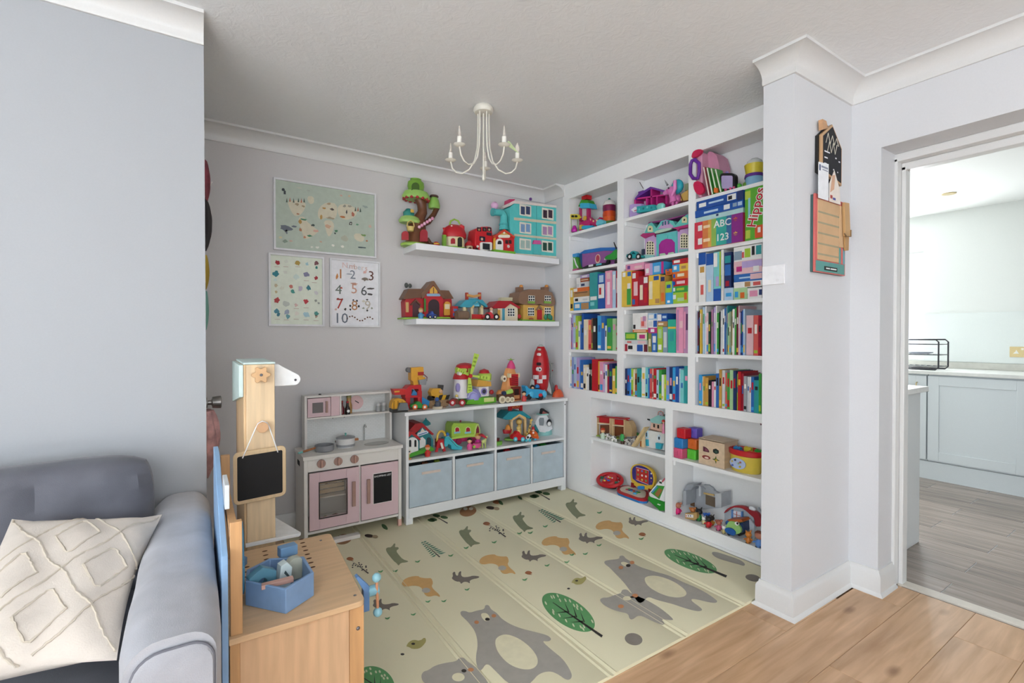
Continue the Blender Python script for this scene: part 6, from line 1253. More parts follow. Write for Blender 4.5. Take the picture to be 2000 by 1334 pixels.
car('toy_train', 'red toy train with turquoise wheels and a yellow lever', BU, 918, 1008, 660, 738, -.055, -.015, 'c61c24', '4fc0d8', 'a8e4ee', None, snap=z, driver=('e8cc80', 'e0c070'), nose=.5, wr=.17, cat='toy train')
t = T('toy_giraffe', 'small spotted toy giraffe behind the orange plane', 'toy animal', BU); g = t.p('body', 'd9b860'); g.ps(1022, 672, -.07, 16, 10, 13).pt([(1026, 668), (1040, 610), (1042, 590)], -.07, [9, 7, 6], 8).ps(1046, 584, -.07, 12, 8, 8)
for x in (1012, 1032): t.p('leg', 'cdaa50').pt([(x, 678), (x, 722)], -.07, 4.5, 6)
for x, y in ((1034, 640), (1038, 615), (1018, 668), (1026, 676)): t.p('spot', '4a3020').ps(x, y, -.062, 5)
t.p('horn', '2a1c14').pt([(1040, 580), (1040, 570)], -.07, 3, 6); t.end(z)
t = T('toy_panda_car', 'white toy animal car with black patches and turquoise wheel', 'toy car', BU); g = t.p('body', 'eceae8'); g.ps(1024, 694, -.04, 24, 16, 20); t.p('snout', 'f2f0ee').ps(1030, 680, -.03, 15); t.p('patch', '1c1c1e').ps(1022, 688, -.018, 9, 5, 8).ps(1038, 690, -.018, 8, 5, 7)
for x in (1012, 1036): t.p('wheel', '4fc0d0').pd(x, 708, 10, -.035, -.018)
t.end(z)
t = T('toy_plane', 'orange toy plane with red-capped pilot and blue wheel', 'toy plane', BU); t.p('body', 'dd5f24').pp(smooth([(1050, 705), (1048, 670), (1065, 655), (1085, 665), (1098, 700), (1095, 710)], 1), -.07, -.03); t.p('wing', 'e07a3a').pb(1062, 680, 1084, 692, -.09, -.01); t.p('pilot_head', 'e8b890').ps(1058, 650, -.05, 11); t.p('pilot_cap', 'c2222a').pl(1058, -.05, [(12, 646), (10, 634), (2, 624)], 12); t.p('propeller', 'f0d8d0').pd(1060, 668, 8, -.03, -.026)
t.p('wheel', '42a8d0').pd(1074, 710, 10, -.06, -.035); t.end(z)
t = T('toy_arctic_base', 'white and teal toy arctic station with orca on the roof', 'toy station', BU); w1 = -.13
t.p('base', '8fc9c6').pl(1135, -.17, [(66, 680), (60, 655), (50, 640)], 14, 1, .6); b0 = t.p('shell', 'e6e8ea'); b0.pp([(1085, 660), (1072, 600), (1098, 552), (1150, 548), (1168, 580), (1192, 640), (1150, 668)], -.22, w1); t.p('window', '8a9298').pp([(1102, 618), (1098, 580), (1106, 566), (1130, 566), (1134, 590), (1128, 620)], w1, w1+.004)
t.p('side_slope', '2f8c96').pp([(1068, 640), (1075, 612), (1100, 660), (1095, 668)], w1, w1+.012); t.p('roof_pad', '9fd8d0').pb(1112, 540, 1162, 550, -.20, -.14)
o_ = t.p('orca', '22242a'); o_.pp([(1112, 540), (1118, 508), (1128, 502), (1168, 530), (1160, 540)], -.18, -.155); t.p('orca_belly', 'b0605a', of=o_).pp([(1120, 538), (1126, 520), (1160, 536)], -.155, -.153)
pn = t.p('penguin', '1e2024'); pn.ps(1168, 600, -.11, 20, 14, 26); t.p('penguin_face', 'f0f0f0', of=pn).ps(1168, 608, -.098, 15, 10, 16); t.end(z)
# ------------------------------------------------------------------ books and boxes in the bookcase
PAL = {'purple': '6a3f8c', 'lilac': 'b9a6d6', 'pale blue': 'b4cfe6', 'lime': 'a5c83c', 'white': 'ecebe8', 'blue': '2f6cb8', 'royal blue': '1f55a8', 'cream': 'eadfc2', 'brown': '7a5236', 'black': '1f1d22', 'sky blue': '3aa0dc', 'green': '3f9e46', 'pale green': 'a9cf9a', 'dark green': '1f4a3c', 'periwinkle': '8f9fd2', 'red': 'c0202a', 'yellow': 'e4bf4a', 'pink': 'e79ab8', 'lavender': 'c7b2d8', 'navy': '223468', 'teal': '2f9a9c', 'aqua': '7fd0d0', 'coral': 'd9605a', 'crimson': 'a31c34', 'gold': 'c99a4a', 'grey': 'a4a8ae', 'pale grey': 'd3d6d8', 'maroon': '6a2030', 'sage': '98ab8a', 'magenta': 'c02f80', 'orange': 'dc6c2a', 'mauve': 'b98ab0', 'tan': 'b58a5a', 'rust': 'a8582f', 'turquoise': '2fae96', 'blush': 'e8c0c4', 'olive': '8a8a44', 'steel': '8aa0b4', 'plum': '5a2a5a'}
ORD = ['first', 'second', 'third', 'fourth', 'fifth', 'sixth', 'seventh', 'eighth', 'ninth', 'tenth', 'eleventh', 'twelfth', 'thirteenth', 'fourteenth', 'fifteenth', 'sixteenth', 'seventeenth', 'eighteenth', 'nineteenth', 'twentieth'] + ['twenty-'+q for q in ('first', 'second', 'third', 'fourth', 'fifth', 'sixth', 'seventh', 'eighth', 'ninth')] + ['thirtieth'] + ['thirty-'+q for q in ('first', 'second', 'third', 'fourth', 'fifth', 'sixth')]
RB_ = random.Random(21)
def bookrow(bay, z, lst, where, group, wf=-.012):
    BAY[0] = UC[bay]; cur = UC[bay][0]+.003; lim = UC[bay][1]-.002
    for i, (x0, x1, yt, c) in enumerate(lst):
        w1 = wf+RB_.uniform(-.012, .004); xm_ = (x0+x1)/2
        u0, u1 = RW.P(x0, yt+60, w1)[0], RW.P(x1, yt+60, w1)[0]
        u0 = max(u0, cur); u1 = min(max(u1, u0+.004), lim-.0035*(len(lst)-1-i)*.6)
        if u1-u0 < .0035: u1 = u0+.0035
        cur = u1+.0006; h = RW.P(xm_, yt, w1)[1]-z; d = min(.165, max(.13, h*.8)); w0 = max(w1-d, BKD+.004); th = u1-u0; bt = min(.0018, th*.28)
        h = min(max(.09, h), .246 if u0 < UC[bay][0]+.013 else .276); kind_ = 'slim' if th < .011 else ('thick' if th > .024 else 'medium-thick')
        t = T('book', '%s %s book, %s from left on %s' % (kind_, c, ORD[i], where), 'book', RW, group)
        g = t.p('cover', PAL[c], .35); g.prismz([(u0, w1), (u1, w1), (u1, w0), (u1-bt, w0), (u1-bt, w1-bt), (u0+bt, w1-bt), (u0+bt, w0), (u0, w0)], z+.0004, z+h)
        t.p('pages', 'e9e4d6', .8).box(u0+bt+.0002, u1-bt-.0002, w0+.003, w1-bt-.0002, z+.003, z+h-.003)
        cc = RB_.choice(['f2efe6', 'f2efe6', 'e4bf4a', '1f1d22', 'c0202a', '2f6cb8', 'e79ab8', '3f9e46'])
        a = RB_.uniform(.45, .7); b_ = RB_.uniform(.1, .25)
        t.p('spine_title', cc, .4).box(u0+th*.22, u1-th*.22, w1, w1+.0006, z+h*a, z+h*(a+b_))
        if RB_.random() < .6:
            c2 = RB_.choice(['f2efe6', 'e4bf4a', '3aa0dc', 'c0202a', '1f1d22', 'a5c83c']); t.p('spine_picture', c2, .4).box(u0+th*.12, u1-th*.12, w1, w1+.0006, z+h*.06, z+h*(.06+RB_.uniform(.06, .2)))
        t.end()
def gbox(name, lab, x0, x1, y0, y1, w0, w1, c, zb=None, prints=(), cat='game box', group=None, umin=None, umax=None, txt=()):
    """cardboard box: y0 top, y1 bottom at its middle (zoom px); prints: (fx0,fx1,fz0,fz1,colour)"""
    t = T(name, lab, cat, RW, group); xm_ = (x0+x1)/2; ym = (y0+y1)/2
    u0, u1 = RW.P(x0, ym, w1)[0], RW.P(x1, ym, w1)[0]; zt = RW.P(xm_, y0, w1)[1]; z0 = RW.P(xm_, y1, w1)[1] if zb is None else zb+.0004
    for sz in ZS:
        if z0 < sz-.03 < zt: zt = sz-.0225
    if umin is not None: u0 = max(u0, umin)
    if umax is not None: u1 = min(u1, umax)
    c = PAL.get(c, c); zs = z0+(zt-z0)*.5
    t.p('base_tray', c, .4).box(u0+.0008, u1-.0008, w0+.0008, w1-.0008, z0, zs); t.p('lid', c, .4).box(u0, u1, w0, w1, zs-.0002 if False else zs, zt)
    L, H = u1-u0, zt-z0
    for pi, p in enumerate(prints):
        fx0, fx1, fz0, fz1, pc = p[:5]; pc = PAL.get(pc, pc)
        t.p('printed_panel', pc, .4).box(u0+L*fx0, u0+L*fx1, w1-.0004, w1+.0005+.00012*pi, z0+H*fz0, z0+H*fz1)
    for ti, (s_, fx, fz, size, pc, rot, bo) in enumerate(txt): t.p('lettering', PAL.get(pc, pc), .5).text(s_, u0+L*fx, w1+.0022+.0008*ti, z0+H*fz, size, rot, bold=bo)
    t.end(); return zt, u0, u1
RW.zoom(1095, 480, .2399)
A, Bq, C = UC[0], UC[1], UC[2]
BAY[0] = A
# left bay, third row: puzzle boxes
z = ZS[2]; g_ = 'boxes on the third row of the left bay'
gbox('puzzle_box', 'yellow upright puzzle box at far left of third row', 60, 102, 345, 515, -.18, -.01, 'yellow', z, ((.2, .8, .6, .9, 'white'), (.2, .8, .1, .3, 'black')), group=g_, umin=A[0]+.002)
zz = z
for y0, y1, c, lab, pr2 in ((460, 512, 'sky blue', 'blue and tan picture box at the bottom of the small stack', ((.5, .98, .1, .9, 'tan'), (.1, .4, .3, .8, 'white'))), (415, 460, 'white', 'white box second from bottom of the small stack', ((.1, .3, .25, .75, 'black'), (.6, .9, .3, .6, 'pale grey'))), (372, 415, 'tan', 'brown box second from top of the small stack', ((.1, .9, .7, .9, 'brown'),)), (340, 372, 'orange', 'orange box on top of the small stack', ((.0, .25, .1, .9, 'white'),))):
    zt_, _, _ = gbox('stacked_box', lab+', left bay', 105, 231, y0, y1, -.17, -.012, c, zz, pr2, group=g_, umin=RW.P(102, 430, -.01)[0]+.002); zz = zt_
z2 = zz
gbox('card_box', 'white narrow box standing on the small stack, left bay', 128, 158, 262, 338, -.17, -.03, 'white', z2, ((.2, .8, .1, .4, 'pale grey'),), group=g_)
za, _, _ = gbox('card_box', 'white box lying beside the narrow box, left bay', 160, 231, 293, 338, -.17, -.03, 'pale grey', z2, ((.1, .5, .3, .7, 'navy'),), group=g_)
za, _, _ = gbox('card_box', 'rust box in the middle of the upper pile, left bay', 160, 231, 262, 293, -.17, -.03, 'rust', za, ((.1, .9, .4, .6, 'cream'),), group=g_)
gbox('card_box', 'lilac box topmost of the upper pile, left bay', 160, 231, 236, 262, -.17, -.03, 'lilac', za, ((.2, .8, .3, .7, 'white'),), group=g_)
for x0, x1, yt, c, lab, pr2 in ((236, 300, 218, 'teal', 'tall teal game box in the left bay, third row', ((.1, .9, .25, .35, 'white'), (.1, .6, .1, .2, 'aqua'))), (302, 360, 226, 'royal blue', 'blue game box with white panel between teal and pink boxes', ((.1, .9, .3, .7, 'white'), (.2, .8, .75, .95, 'pale blue'), (.2, .5, .4, .6, 'red'))), (363, 418, 203, 'pink', 'pink game box with white writing in left bay', ((.25, .75, .78, .95, 'blush'), (.3, .7, .1, .7, 'ffe8f0'))), (421, 448, 206, 'pale blue', 'pale blue upright box beside the pink box', ((.2, .8, .5, .9, 'white'),)), (450, 466, 203, 'crimson', 'narrow crimson box at right end of left bay third row', ((.2, .8, .4, .8, 'blush'),))):
    gbox('game_box', lab, x0, x1, yt, 505, -.18, -.008, c, z, pr2, group=g_, umax=A[1]-.001)
bookrow(0, ZS[3], [(72,92,560,'purple'),(92,102,562,'lilac'),(102,122,565,'pale blue'),(122,140,570,'lime'),(140,158,615,'white'),(158,170,640,'blue'),(170,188,550,'royal blue'),(188,218,600,'cream'),(218,250,605,'coral'),(250,262,590,'brown'),(262,290,590,'black'),(290,300,568,'white'),(300,330,570,'sky blue'),(330,358,572,'blue'),(358,375,650,'white'),(375,415,592,'green'),(415,450,592,'pale green'),(450,466,650,'sage')], 'fourth row of left bay', 'books on the fourth row of the left bay')
bookrow(0, ZS[4], [(68,90,905,'white'),(90,108,905,'periwinkle'),(108,125,905,'pale blue'),(125,150,910,'lilac'),(150,162,930,'sky blue'),(162,185,930,'blue'),(185,205,970,'cream'),(205,228,990,'white'),(228,245,960,'black'),(245,255,960,'dark green'),(255,300,925,'red'),(300,318,940,'yellow'),(318,345,945,'pink'),(345,362,960,'lavender'),(362,380,970,'white'),(380,395,965,'crimson'),(395,420,960,'navy'),(420,445,1000,'yellow'),(445,468,980,'green')], 'fifth row of left bay', 'books on the fifth row of the left bay', -.006)
BAY[0] = Bq
# middle bay, third row: bright games standing proud of the shelf
z = ZS[2]; g_ = 'games on the third row of the middle bay'; F_ = .020
tops = {}
for key, x0, x1, yt, c, lab, pr2 in (('y1', 482, 576, 208, 'yellow', 'yellow game box at the left of the middle bay', ((.1, .4, .85, .97, 'white'), (.6, .95, .85, .97, 'blue'), (.55, .95, .05, .5, 'green'), (.6, .9, .5, .65, 'white'))), ('r1', 579, 632, 208, 'red', 'red game box with white panel beside the yellow one', ((.1, .6, .8, .95, 'white'), (.3, .9, .3, .7, 'blush'), (.1, .5, .05, .2, 'blue'))), ('r2', 634, 712, 245, 'crimson', 'dark red game box fourth tallest in middle bay', ((.55, .95, .75, .95, 'white'), (.15, .45, .2, .7, 'cream'), (.6, .9, .1, .6, 'red'))), ('y2', 716, 808, 238, 'yellow', 'second yellow game box with bird badge in the middle bay', ((.45, .9, .82, .96, 'royal blue'), (.05, .35, .2, .8, 'cream'), (.6, .95, .05, .2, 'tan'))), ('y3', 811, 850, 242, 'gold', 'narrow gold game box right of the second yellow one', ((.1, .9, .8, .95, 'navy'), (.2, .8, .1, .4, 'orange'))), ('b1', 853, 906, 290, 'sky blue', 'blue and lime upright game box beside the stack', ((.0, 1, .5, 1, 'lime'), (.2, .8, .7, .85, 'royal blue'), (.3, .7, .05, .15, 'white')))):
    tops[key], _, _ = gbox('game_box', lab, x0, x1, yt, 480, -.16, F_, c, z, pr2, group=g_, umin=Bq[0]+.001 if key == 'y1' else None)
zz = z
for y0, y1, c, lab, pr2 in ((378, 463, 'lime', 'large lime game box at the bottom of the right stack', ((.05, .25, .4, .8, 'white'), (.35, .8, .2, .5, 'pale green'), (.8, .98, .3, .9, 'orange'))), (328, 378, 'green', 'green game box second from bottom of the stack', ((.05, .2, .2, .8, 'white'), (.3, .8, .3, .7, 'lime'))), (268, 328, 'red', 'red game box in the middle of the stack', ((.06, .2, .2, .7, 'royal blue'), (.3, .85, .3, .7, 'blush'))), (208, 268, 'orange', 'orange game box second from top of the stack', ((.06, .2, .2, .7, 'royal blue'), (.35, .8, .3, .7, 'cream')))):
    zz, _, _ = gbox('game_box', lab+', middle bay', 909, 1039, y0, y1, -.16, .008, c, zz, pr2, group=g_, umax=Bq[1]-.001)
zs1, _, _ = gbox('game_box', 'small blue and yellow box lying on the orange game box', 909, 1039, 148, 208, -.15, .006, 'yellow', zz, ((0, .48, 0, 1, 'sky blue'), (.1, .3, .3, .8, 'white'), (.6, .9, .3, .7, 'tan')), group=g_, umax=Bq[1]-.001)
gbox('game_box', 'thin red box topmost of the stack in the middle bay', 909, 1039, 106, 148, -.15, .004, 'red', zs1, ((.1, .5, .3, .8, 'white'), (.6, .9, .3, .7, 'crimson')), group=g_, umax=Bq[1]-.001)
gbox('game_box', 'small orange upright box standing on the gold and blue boxes', 853, 904, 190, 288, -.13, .010, 'orange', max(tops['b1'], tops['y3']), ((.2, .6, .7, .9, 'royal blue'), (.2, .8, .1, .6, 'rust')), group=g_)
gbox('game_box', 'pink box lying on the yellow and red game boxes', 530, 678, 152, 204, -.15, .005, 'pink', max(tops['y1'], tops['r1']), ((.1, .25, .3, .8, 'purple'), (.5, .9, .2, .6, 'blush')), group=g_)
gbox('game_box', 'purple and blue box with rainbow on top of the red game', 686, 838, 138, 238, -.15, .005, 'sky blue', max(tops['r2'], tops['y2'], tops['y3']), ((.0, .28, 0, 1, 'pink'), (.28, .42, 0, 1, 'lilac'), (.88, 1, 0, 1, 'magenta'), (.5, .8, .2, .7, 'pale blue'), (.06, .22, .2, .6, 'white')), group=g_)
# middle bay, fourth row
z = ZS[3]; g_ = 'boxes on the fourth row of the middle bay'
um_ = RW.P(706, 780, -.01)[0]; zz = z
for x0, x1, y0, y1, c, lab, pr2 in ((498, 722, 802, 858, 'white', 'white box with red and blue ends at the stack bottom', ((0, .12, 0, 1, 'crimson'), (.55, .8, .05, .95, 'royal blue'), (.15, .35, .3, .8, 'black'), (.85, 1, 0, 1, 'maroon'))), (525, 700, 768, 802, 'pale grey', 'thin pale box second from the stack bottom', ((.1, .3, .3, .7, 'coral'), (.6, .95, .2, .8, 'blush'))), (525, 706, 706, 768, 'green', 'green jigsaw box in the middle of the pile', ((.05, .45, .2, .8, 'lime'), (.55, .98, .05, .95, 'cream'), (.65, .9, .2, .7, 'magenta'))), (586, 706, 683, 706, 'orange', 'flat orange box under the white picture box', ((.1, .9, .3, .7, 'cream'),)), (586, 706, 548, 683, 'white', 'white box with pale pictures on top of the pile', ((.05, .2, .05, .3, 'black'), (.55, .95, .1, .75, 'blush'), (.6, .8, .2, .5, 'coral'), (.7, .9, .5, .8, 'mauve')))):
    zz, _, _ = gbox('puzzle_box', lab+', middle bay', x0, x1, y0, y1, -.17, -.012, c, zz, pr2, group=g_, umin=Bq[0]+.002, umax=um_-.001)
tb = {}
for k_, x0, x1, yt, c, lab, pr2 in (('o', 712, 738, 712, 'olive', 'narrow olive upright box in middle bay fourth row', ((.2, .8, .3, .7, 'cream'),)), ('b', 741, 784, 712, 'blue', 'blue upright box with white figure, middle bay', ((.2, .8, .5, .85, 'white'), (.3, .7, .1, .4, 'pale blue'))), ('l', 787, 830, 658, 'lime', 'lime upright box right of the blue one, middle bay', ((.2, .8, .55, .9, 'pale green'), (.2, .8, .1, .3, 'white'))), ('g', 832, 870, 662, 'steel', 'grey-blue upright box with pale figure, middle bay', ((.2, .8, .2, .8, 'pale grey'),)), ('t', 873, 937, 600, 'turquoise', 'turquoise box with yellow stripe in the middle bay', ((0, 1, .72, .78, 'yellow'), (.25, .75, .35, .65, 'teal'))), ('p', 940, 999, 508, 'pink', 'tall pink box near the right of middle bay fourth row', ((.1, .35, .05, .95, 'mauve'), (.5, .9, .55, .7, 'blush'))), ('m', 1001, 1039, 508, 'mauve', 'tall mauve box at the right end of middle bay', ((.5, .95, .5, .85, 'plum'), (.1, .4, .1, .9, 'pink')))):
    tb[k_], _, _ = gbox('game_box', lab, x0, x1, yt, 860, -.17, -.010, c, z, pr2, group=g_, umin=um_+.001, umax=Bq[1]-.001)
zz = max(tb['o'], tb['b'])
for x0, x1, y0, y1, c, lab, pr2 in ((712, 784, 668, 710, 'magenta', 'magenta box lying across the blue and olive boxes', ((.3, .7, .2, .8, 'white'),)), (712, 784, 603, 668, 'white', 'white and blue box on the magenta box', ((.1, .5, .2, .8, 'pale grey'), (.6, 1, .1, .9, 'royal blue'))), (712, 784, 550, 603, 'pale blue', 'pale blue box topmost above the magenta box', ((.1, .6, .2, .8, 'white'), (.7, .95, .2, .9, 'blue')))):
    zz, _, _ = gbox('game_box', lab+', middle bay', x0, x1, y0, y1, -.15, -.012, c, zz, pr2, group=g_)
zz = max(tb['l'], tb['g'])
zz, _, _ = gbox('game_box', 'tan box lying on the lime and grey-blue boxes, middle bay', 788, 869, 616, 658, -.15, -.012, 'tan', zz, ((.1, .6, .3, .7, 'cream'),), group=g_)
gbox('game_box', 'royal blue box lying on the tan box, middle bay', 788, 869, 552, 616, -.15, -.012, 'royal blue', zz, ((.0, .4, .1, .9, 'white'), (.5, .9, .4, .7, 'pale blue')), group=g_)
bookrow(1, ZS[4], [(525,540,1000,'navy'),(540,560,1000,'blue'),(560,575,1000,'sky blue'),(575,588,1000,'lime'),(588,605,1005,'cream'),(605,622,1040,'rust'),(622,645,1000,'teal'),(645,660,1010,'turquoise'),(660,690,990,'white'),(690,708,990,'aqua'),(708,722,1000,'blue'),(722,745,1000,'coral'),(745,755,1000,'cream'),(755,780,1000,'red'),(780,795,1010,'pale blue'),(795,822,1010,'green'),(822,835,1050,'white'),(835,860,1050,'lime'),(860,885,985,'periwinkle'),(885,910,990,'navy'),(910,935,990,'sky blue'),(935,960,985,'royal blue'),(960,975,1000,'pale blue'),(975,1000,1010,'aqua'),(1000,1040,980,'teal')], 'fifth row of middle bay', 'books on the fifth row of the middle bay')
BAY[0] = C
# right bay
RW.zoom(1335, 470, .2623); z = ZS[2]; g_ = 'puzzles on the third row of the right bay'
for x0, x1, yt, c, lab, pr2 in ((112, 165, 95, 'white', 'white puzzle box with blue top at left of right bay', ((0, 1, .76, 1, 'royal blue'), (.2, .8, .6, .72, 'gold'), (.3, .7, .15, .35, 'coral'))), (168, 222, 96, 'pale blue', 'pale blue puzzle box second from left, right bay', ((0, 1, .76, 1, 'royal blue'), (.3, .7, .2, .45, 'cream'))), (224, 278, 84, 'aqua', 'aqua and green puzzle box third from left, right bay', ((0, .5, .7, .98, 'white'), (.8, 1, .3, 1, 'lime'), (.3, .7, .3, .5, 'lilac'), (0, 1, 0, .25, 'royal blue'))), (280, 298, 74, 'white', 'narrow white puzzle box beside the navy one, right bay', ((.3, .7, .2, .8, 'pale grey'),))):
    gbox('puzzle_box', lab, x0, x1, yt, 438, -.17, -.012, c, z, pr2, group=g_, umin=C[0]+.001)
umx = C[1]-.003
b1, _, ua = gbox('puzzle_box', 'small pale blue box at the stack foot in right bay', 302, 370, 352, 428, -.16, -.012, 'pale blue', z, ((.2, .8, .3, .6, 'sky blue'),), group=g_)
b2, _, _ = gbox('puzzle_box', 'small lime animal puzzle box between pale blue and pink boxes', 372, 474, 352, 424, -.16, -.012, 'pale green', z, ((.1, .35, .2, .7, 'sky blue'), (.5, .8, .1, .6, 'orange')), group=g_)
b3, _, _ = gbox('puzzle_box', 'small white and pink puzzle box at the stack right foot', 476, 584, 350, 416, -.16, -.012, 'white', z, ((.15, .7, .2, .75, 'pink'), (.8, 1, .3, .8, 'navy')), group=g_, umax=umx)
gbox('puzzle_box', 'navy upright puzzle box standing on the small pale blue box', 303, 356, 86, 350, -.16, -.016, 'navy', b1, ((.1, .9, .35, .65, 'blue'), (.2, .7, .05, .2, 'crimson'), (.1, .9, .7, .9, 'teal')), group=g_)
zz = max(b2, b3)
for y0, y1, c, lab, pr2 in ((302, 350, 'white', 'white puzzle box with figure on small boxes', ((.4, .6, .1, .9, 'tan'), (.7, .95, .2, .8, 'coral'))), (244, 302, 'blue', 'blue puzzle box in the right bay stack', ((.2, .6, .4, .6, 'pale blue'), (.6, 1, .2, .9, 'blush'))), (146, 244, 'blush', 'pale pink puzzle box second from top of the stack', ((.3, 1, .45, .95, 'lilac'), (.1, .3, .2, .6, 'magenta'), (.7, .9, .1, .5, 'white'))), (44, 146, 'white', 'white patterned puzzle box topmost of right bay stack', ((.02, .3, .1, .7, 'steel'), (.4, .6, .2, .8, 'lime'), (.65, .75, .3, .9, 'black'), (.8, .98, .3, .9, 'teal'), (.3, .38, .2, .6, 'coral')))):
    zz, _, _ = gbox('puzzle_box', lab+'', 374, 584, y0, y1, -.16, -.010, c, zz, pr2, group=g_, umax=umx)
thin = ['sky blue', 'maroon', 'black', 'yellow', 'pale blue', 'pale blue', 'white', 'blush', 'dark green', 'red', 'mauve', 'white', 'lilac', 'white', 'green', 'black', 'pale grey', 'white', 'blue', 'steel', 'teal', 'pale green', 'sage', 'gold', 'white', 'green', 'maroon', 'blush', 'lavender', 'navy', 'royal blue', 'pale blue']
lst = []; x = 97
for i, c in enumerate(thin):
    wd = 8+((i*37) % 9); lst.append((x, x+wd-.5, 478+((i*53) % 62), c)); x += wd-.45
lst += [(468, 520, 556, 'blush'), (522, 556, 556, 'coral'), (557, 578, 556, 'crimson')]
bookrow(2, ZS[3], lst, 'fourth row of right bay', 'books on the fourth row of the right bay', -.014)
bookrow(2, ZS[4], [(115,135,1000,'sky blue'),(135,145,1010,'white'),(145,160,1010,'gold'),(160,185,1020,'gold'),(185,205,1040,'black'),(205,222,1050,'pink'),(222,242,1050,'white'),(242,262,990,'blue'),(265,282,960,'gold'),(282,308,965,'pale grey'),(308,325,985,'coral'),(325,345,985,'green'),(345,370,965,'pale green'),(370,390,970,'navy'),(390,402,990,'lime'),(402,428,975,'red'),(428,448,990,'crimson'),(448,470,1010,'grey'),(470,490,1015,'pale grey'),(490,503,1015,'white'),(503,525,1015,'blue'),(525,560,1040,'teal'),(560,578,990,'green')], 'fifth row of right bay', 'books on the fifth row of the right bay')
BAY[0] = C
# right bay, second row: learning boxes and a hippo game
RW.zoom(1330, 270, .1724); z = ZS[1]; g_ = 'boxes on the second row of the right bay'; W1 = .012
um0 = C[0]+.001; umh = RW.P(708, 950, W1)[0]
rb = lambda: ((0, .18, 0, 1, 'd0384e'), (.18, .30, 0, 1, 'd98048'), (.30, .37, 0, 1, 'd9a850'), (.37, .47, 0, 1, '8fb858'), (.47, .68, 0, 1, '35a89c'), (.68, .78, 0, 1, '3a6a9c'), (.78, 1, 0, 1, '8a2a86'), (.08, .17, .28, .72, 'white'), (.20, .34, .40, .62, 'f6d8b0'))
z1, _, _ = gbox('learning_box', 'rainbow learning box lettered 123 under its ABC twin', 108, 704, 1052, 1192, -.17, W1, 'd0384e', z, rb(), group=g_, umin=um0, umax=umh, txt=(('123', .60, .50, .054, 'white', 0, .012), ('*', .86, .45, .05, 'yellow', 0, .02)))
z1, _, _ = gbox('learning_box', 'rainbow learning box lettered ABC on top of the 123 box', 108, 704, 905, 1050, -.17, W1, 'd0384e', z1, rb(), group=g_, umin=um0, umax=umh, txt=(('ABC', .60, .50, .054, 'white', 0, .012), ('*', .86, .45, .05, 'orange', 0, .02)))
z1, _, _ = gbox('game_box', 'flat pale turquoise box above the ABC box', 170, 704, 845, 905, -.17, W1-.012, 'b8dcdc', z1, ((.45, .5, .5, .9, 'navy'),), group=g_, umin=um0, umax=umh)
z1, _, _ = gbox('game_box', 'lower blue board game box with small pictures', 140, 704, 762, 850, -.17, W1-.004, 'royal blue', z1, ((.2, .5, .3, .6, 'pale blue'), (.62, .74, .2, .85, 'white'), (.8, .88, .3, .8, 'steel'), (.9, .98, .3, .8, 'pale blue')), group=g_, umin=um0, umax=umh)
gbox('game_box', 'upper blue board game box with white barcode label', 130, 704, 655, 762, -.17, W1, '2050a0', z1, ((.06, .22, .25, .7, 'white'), (.28, .6, .4, .6, 'pale blue'), (.68, .86, .2, .85, 'white'), (.7, .78, .3, .7, 'black'), (.88, 1, 0, 1, 'navy')), group=g_, umin=um0+.0125, umax=umh)
gbox('game_box', 'tall green board game box lettered Hippos with orange animal', 712, 936, 512, 1130, -.18, .002, '5fae32', z, ((.05, .3, .04, .2, 'b8cc4a'), (.0, .3, .8, .96, 'b8cc4a'), (.55, 1.0, .02, .26, 'd9552c'), (.7, .85, .12, .22, 'f4f0ec'), (.18, .30, .42, .82, '8fc8d8')), group=g_, umin=umh+.002, umax=C[1]-.002, txt=(('Hippos', .62, .60, .070, 'f6f4f0', math.radians(76), .06), ('Hippos', .62, .60, .070, 'c4202a', math.radians(76), .012)))
# ------------------------------------------------------------------ toys in the bookcase: top rows
RW.zoom(1090, 330, .1724); R = RW
z = ZS[0]; BAY[0] = UC[0]
t = T('toy_block_tower', 'pink, blue and green stacking tower with red top', 'toy tower', R)
t.p('base', 'c8206e').pb(240, 575, 362, 690, -.11, -.035); t.p('base_disc', 'd9a83a').pd(300, 545, 26, -.035, -.028)
for x in (250, 334): t.p('pillar', 'c02868').pb(x-11, 425, x+11, 580, -.085, -.06)
t.p('tube', 'd8c8cc', .2).pb(272, 430, 318, 560, -.08, -.065); t.p('blue_block', '37b4dc').pp(smooth([(250, 432), (245, 385), (262, 374), (348, 374), (360, 428)], 0), -.11, -.035); t.p('green_roof', '3c9c22').pp([(228, 412), (262, 338), (330, 338), (350, 380), (245, 385), (236, 412)], -.105, -.04); t.p('red_block', 'c81a20').pb(266, 290, 326, 336, -.10, -.05); t.end(z)
t = T('toy_measuring_frame', 'yellow toy frame with dark glasses over a pink pot', 'toy', R); t.p('pot', 'c420a8').pl(185, -.02, [(32, 680), (38, 655), (22, 625), (16, 612), (8, 605)], 14)
for x in (148, 222): t.p('post', '8fa860').pt([(x, 680), (x, 525)], -.02, 4, 6)
y_ = t.p('plate', 'e0cc3e'); y_.pp(rrect(138, 232, 476, 530, 12), -.028, -.012); t.p('glasses', '15130f', of=y_).pp(rrect(150, 180, 488, 512, 8), -.012, -.010).pp(rrect(188, 218, 488, 512, 8), -.012, -.010); t.p('spout', 'e0cc3e').pt([(232, 515), (260, 510)], -.02, 8, 8); t.end(z)
t = T('toy_crescent_boat', 'magenta crescent toy with yellow buttons next to the tower', 'toy boat', R); t.p('hull', 'c41f66').pp(smooth([(345, 505), (365, 530), (410, 548), (455, 535), (470, 505), (482, 540), (465, 590), (420, 612), (375, 600), (350, 560)], 1), -.075, -.04)
for x, y in ((362, 542), (398, 558), (437, 550)): t.p('button', 'e8dca0').pd(x, y, 11, -.04, -.036, 10)
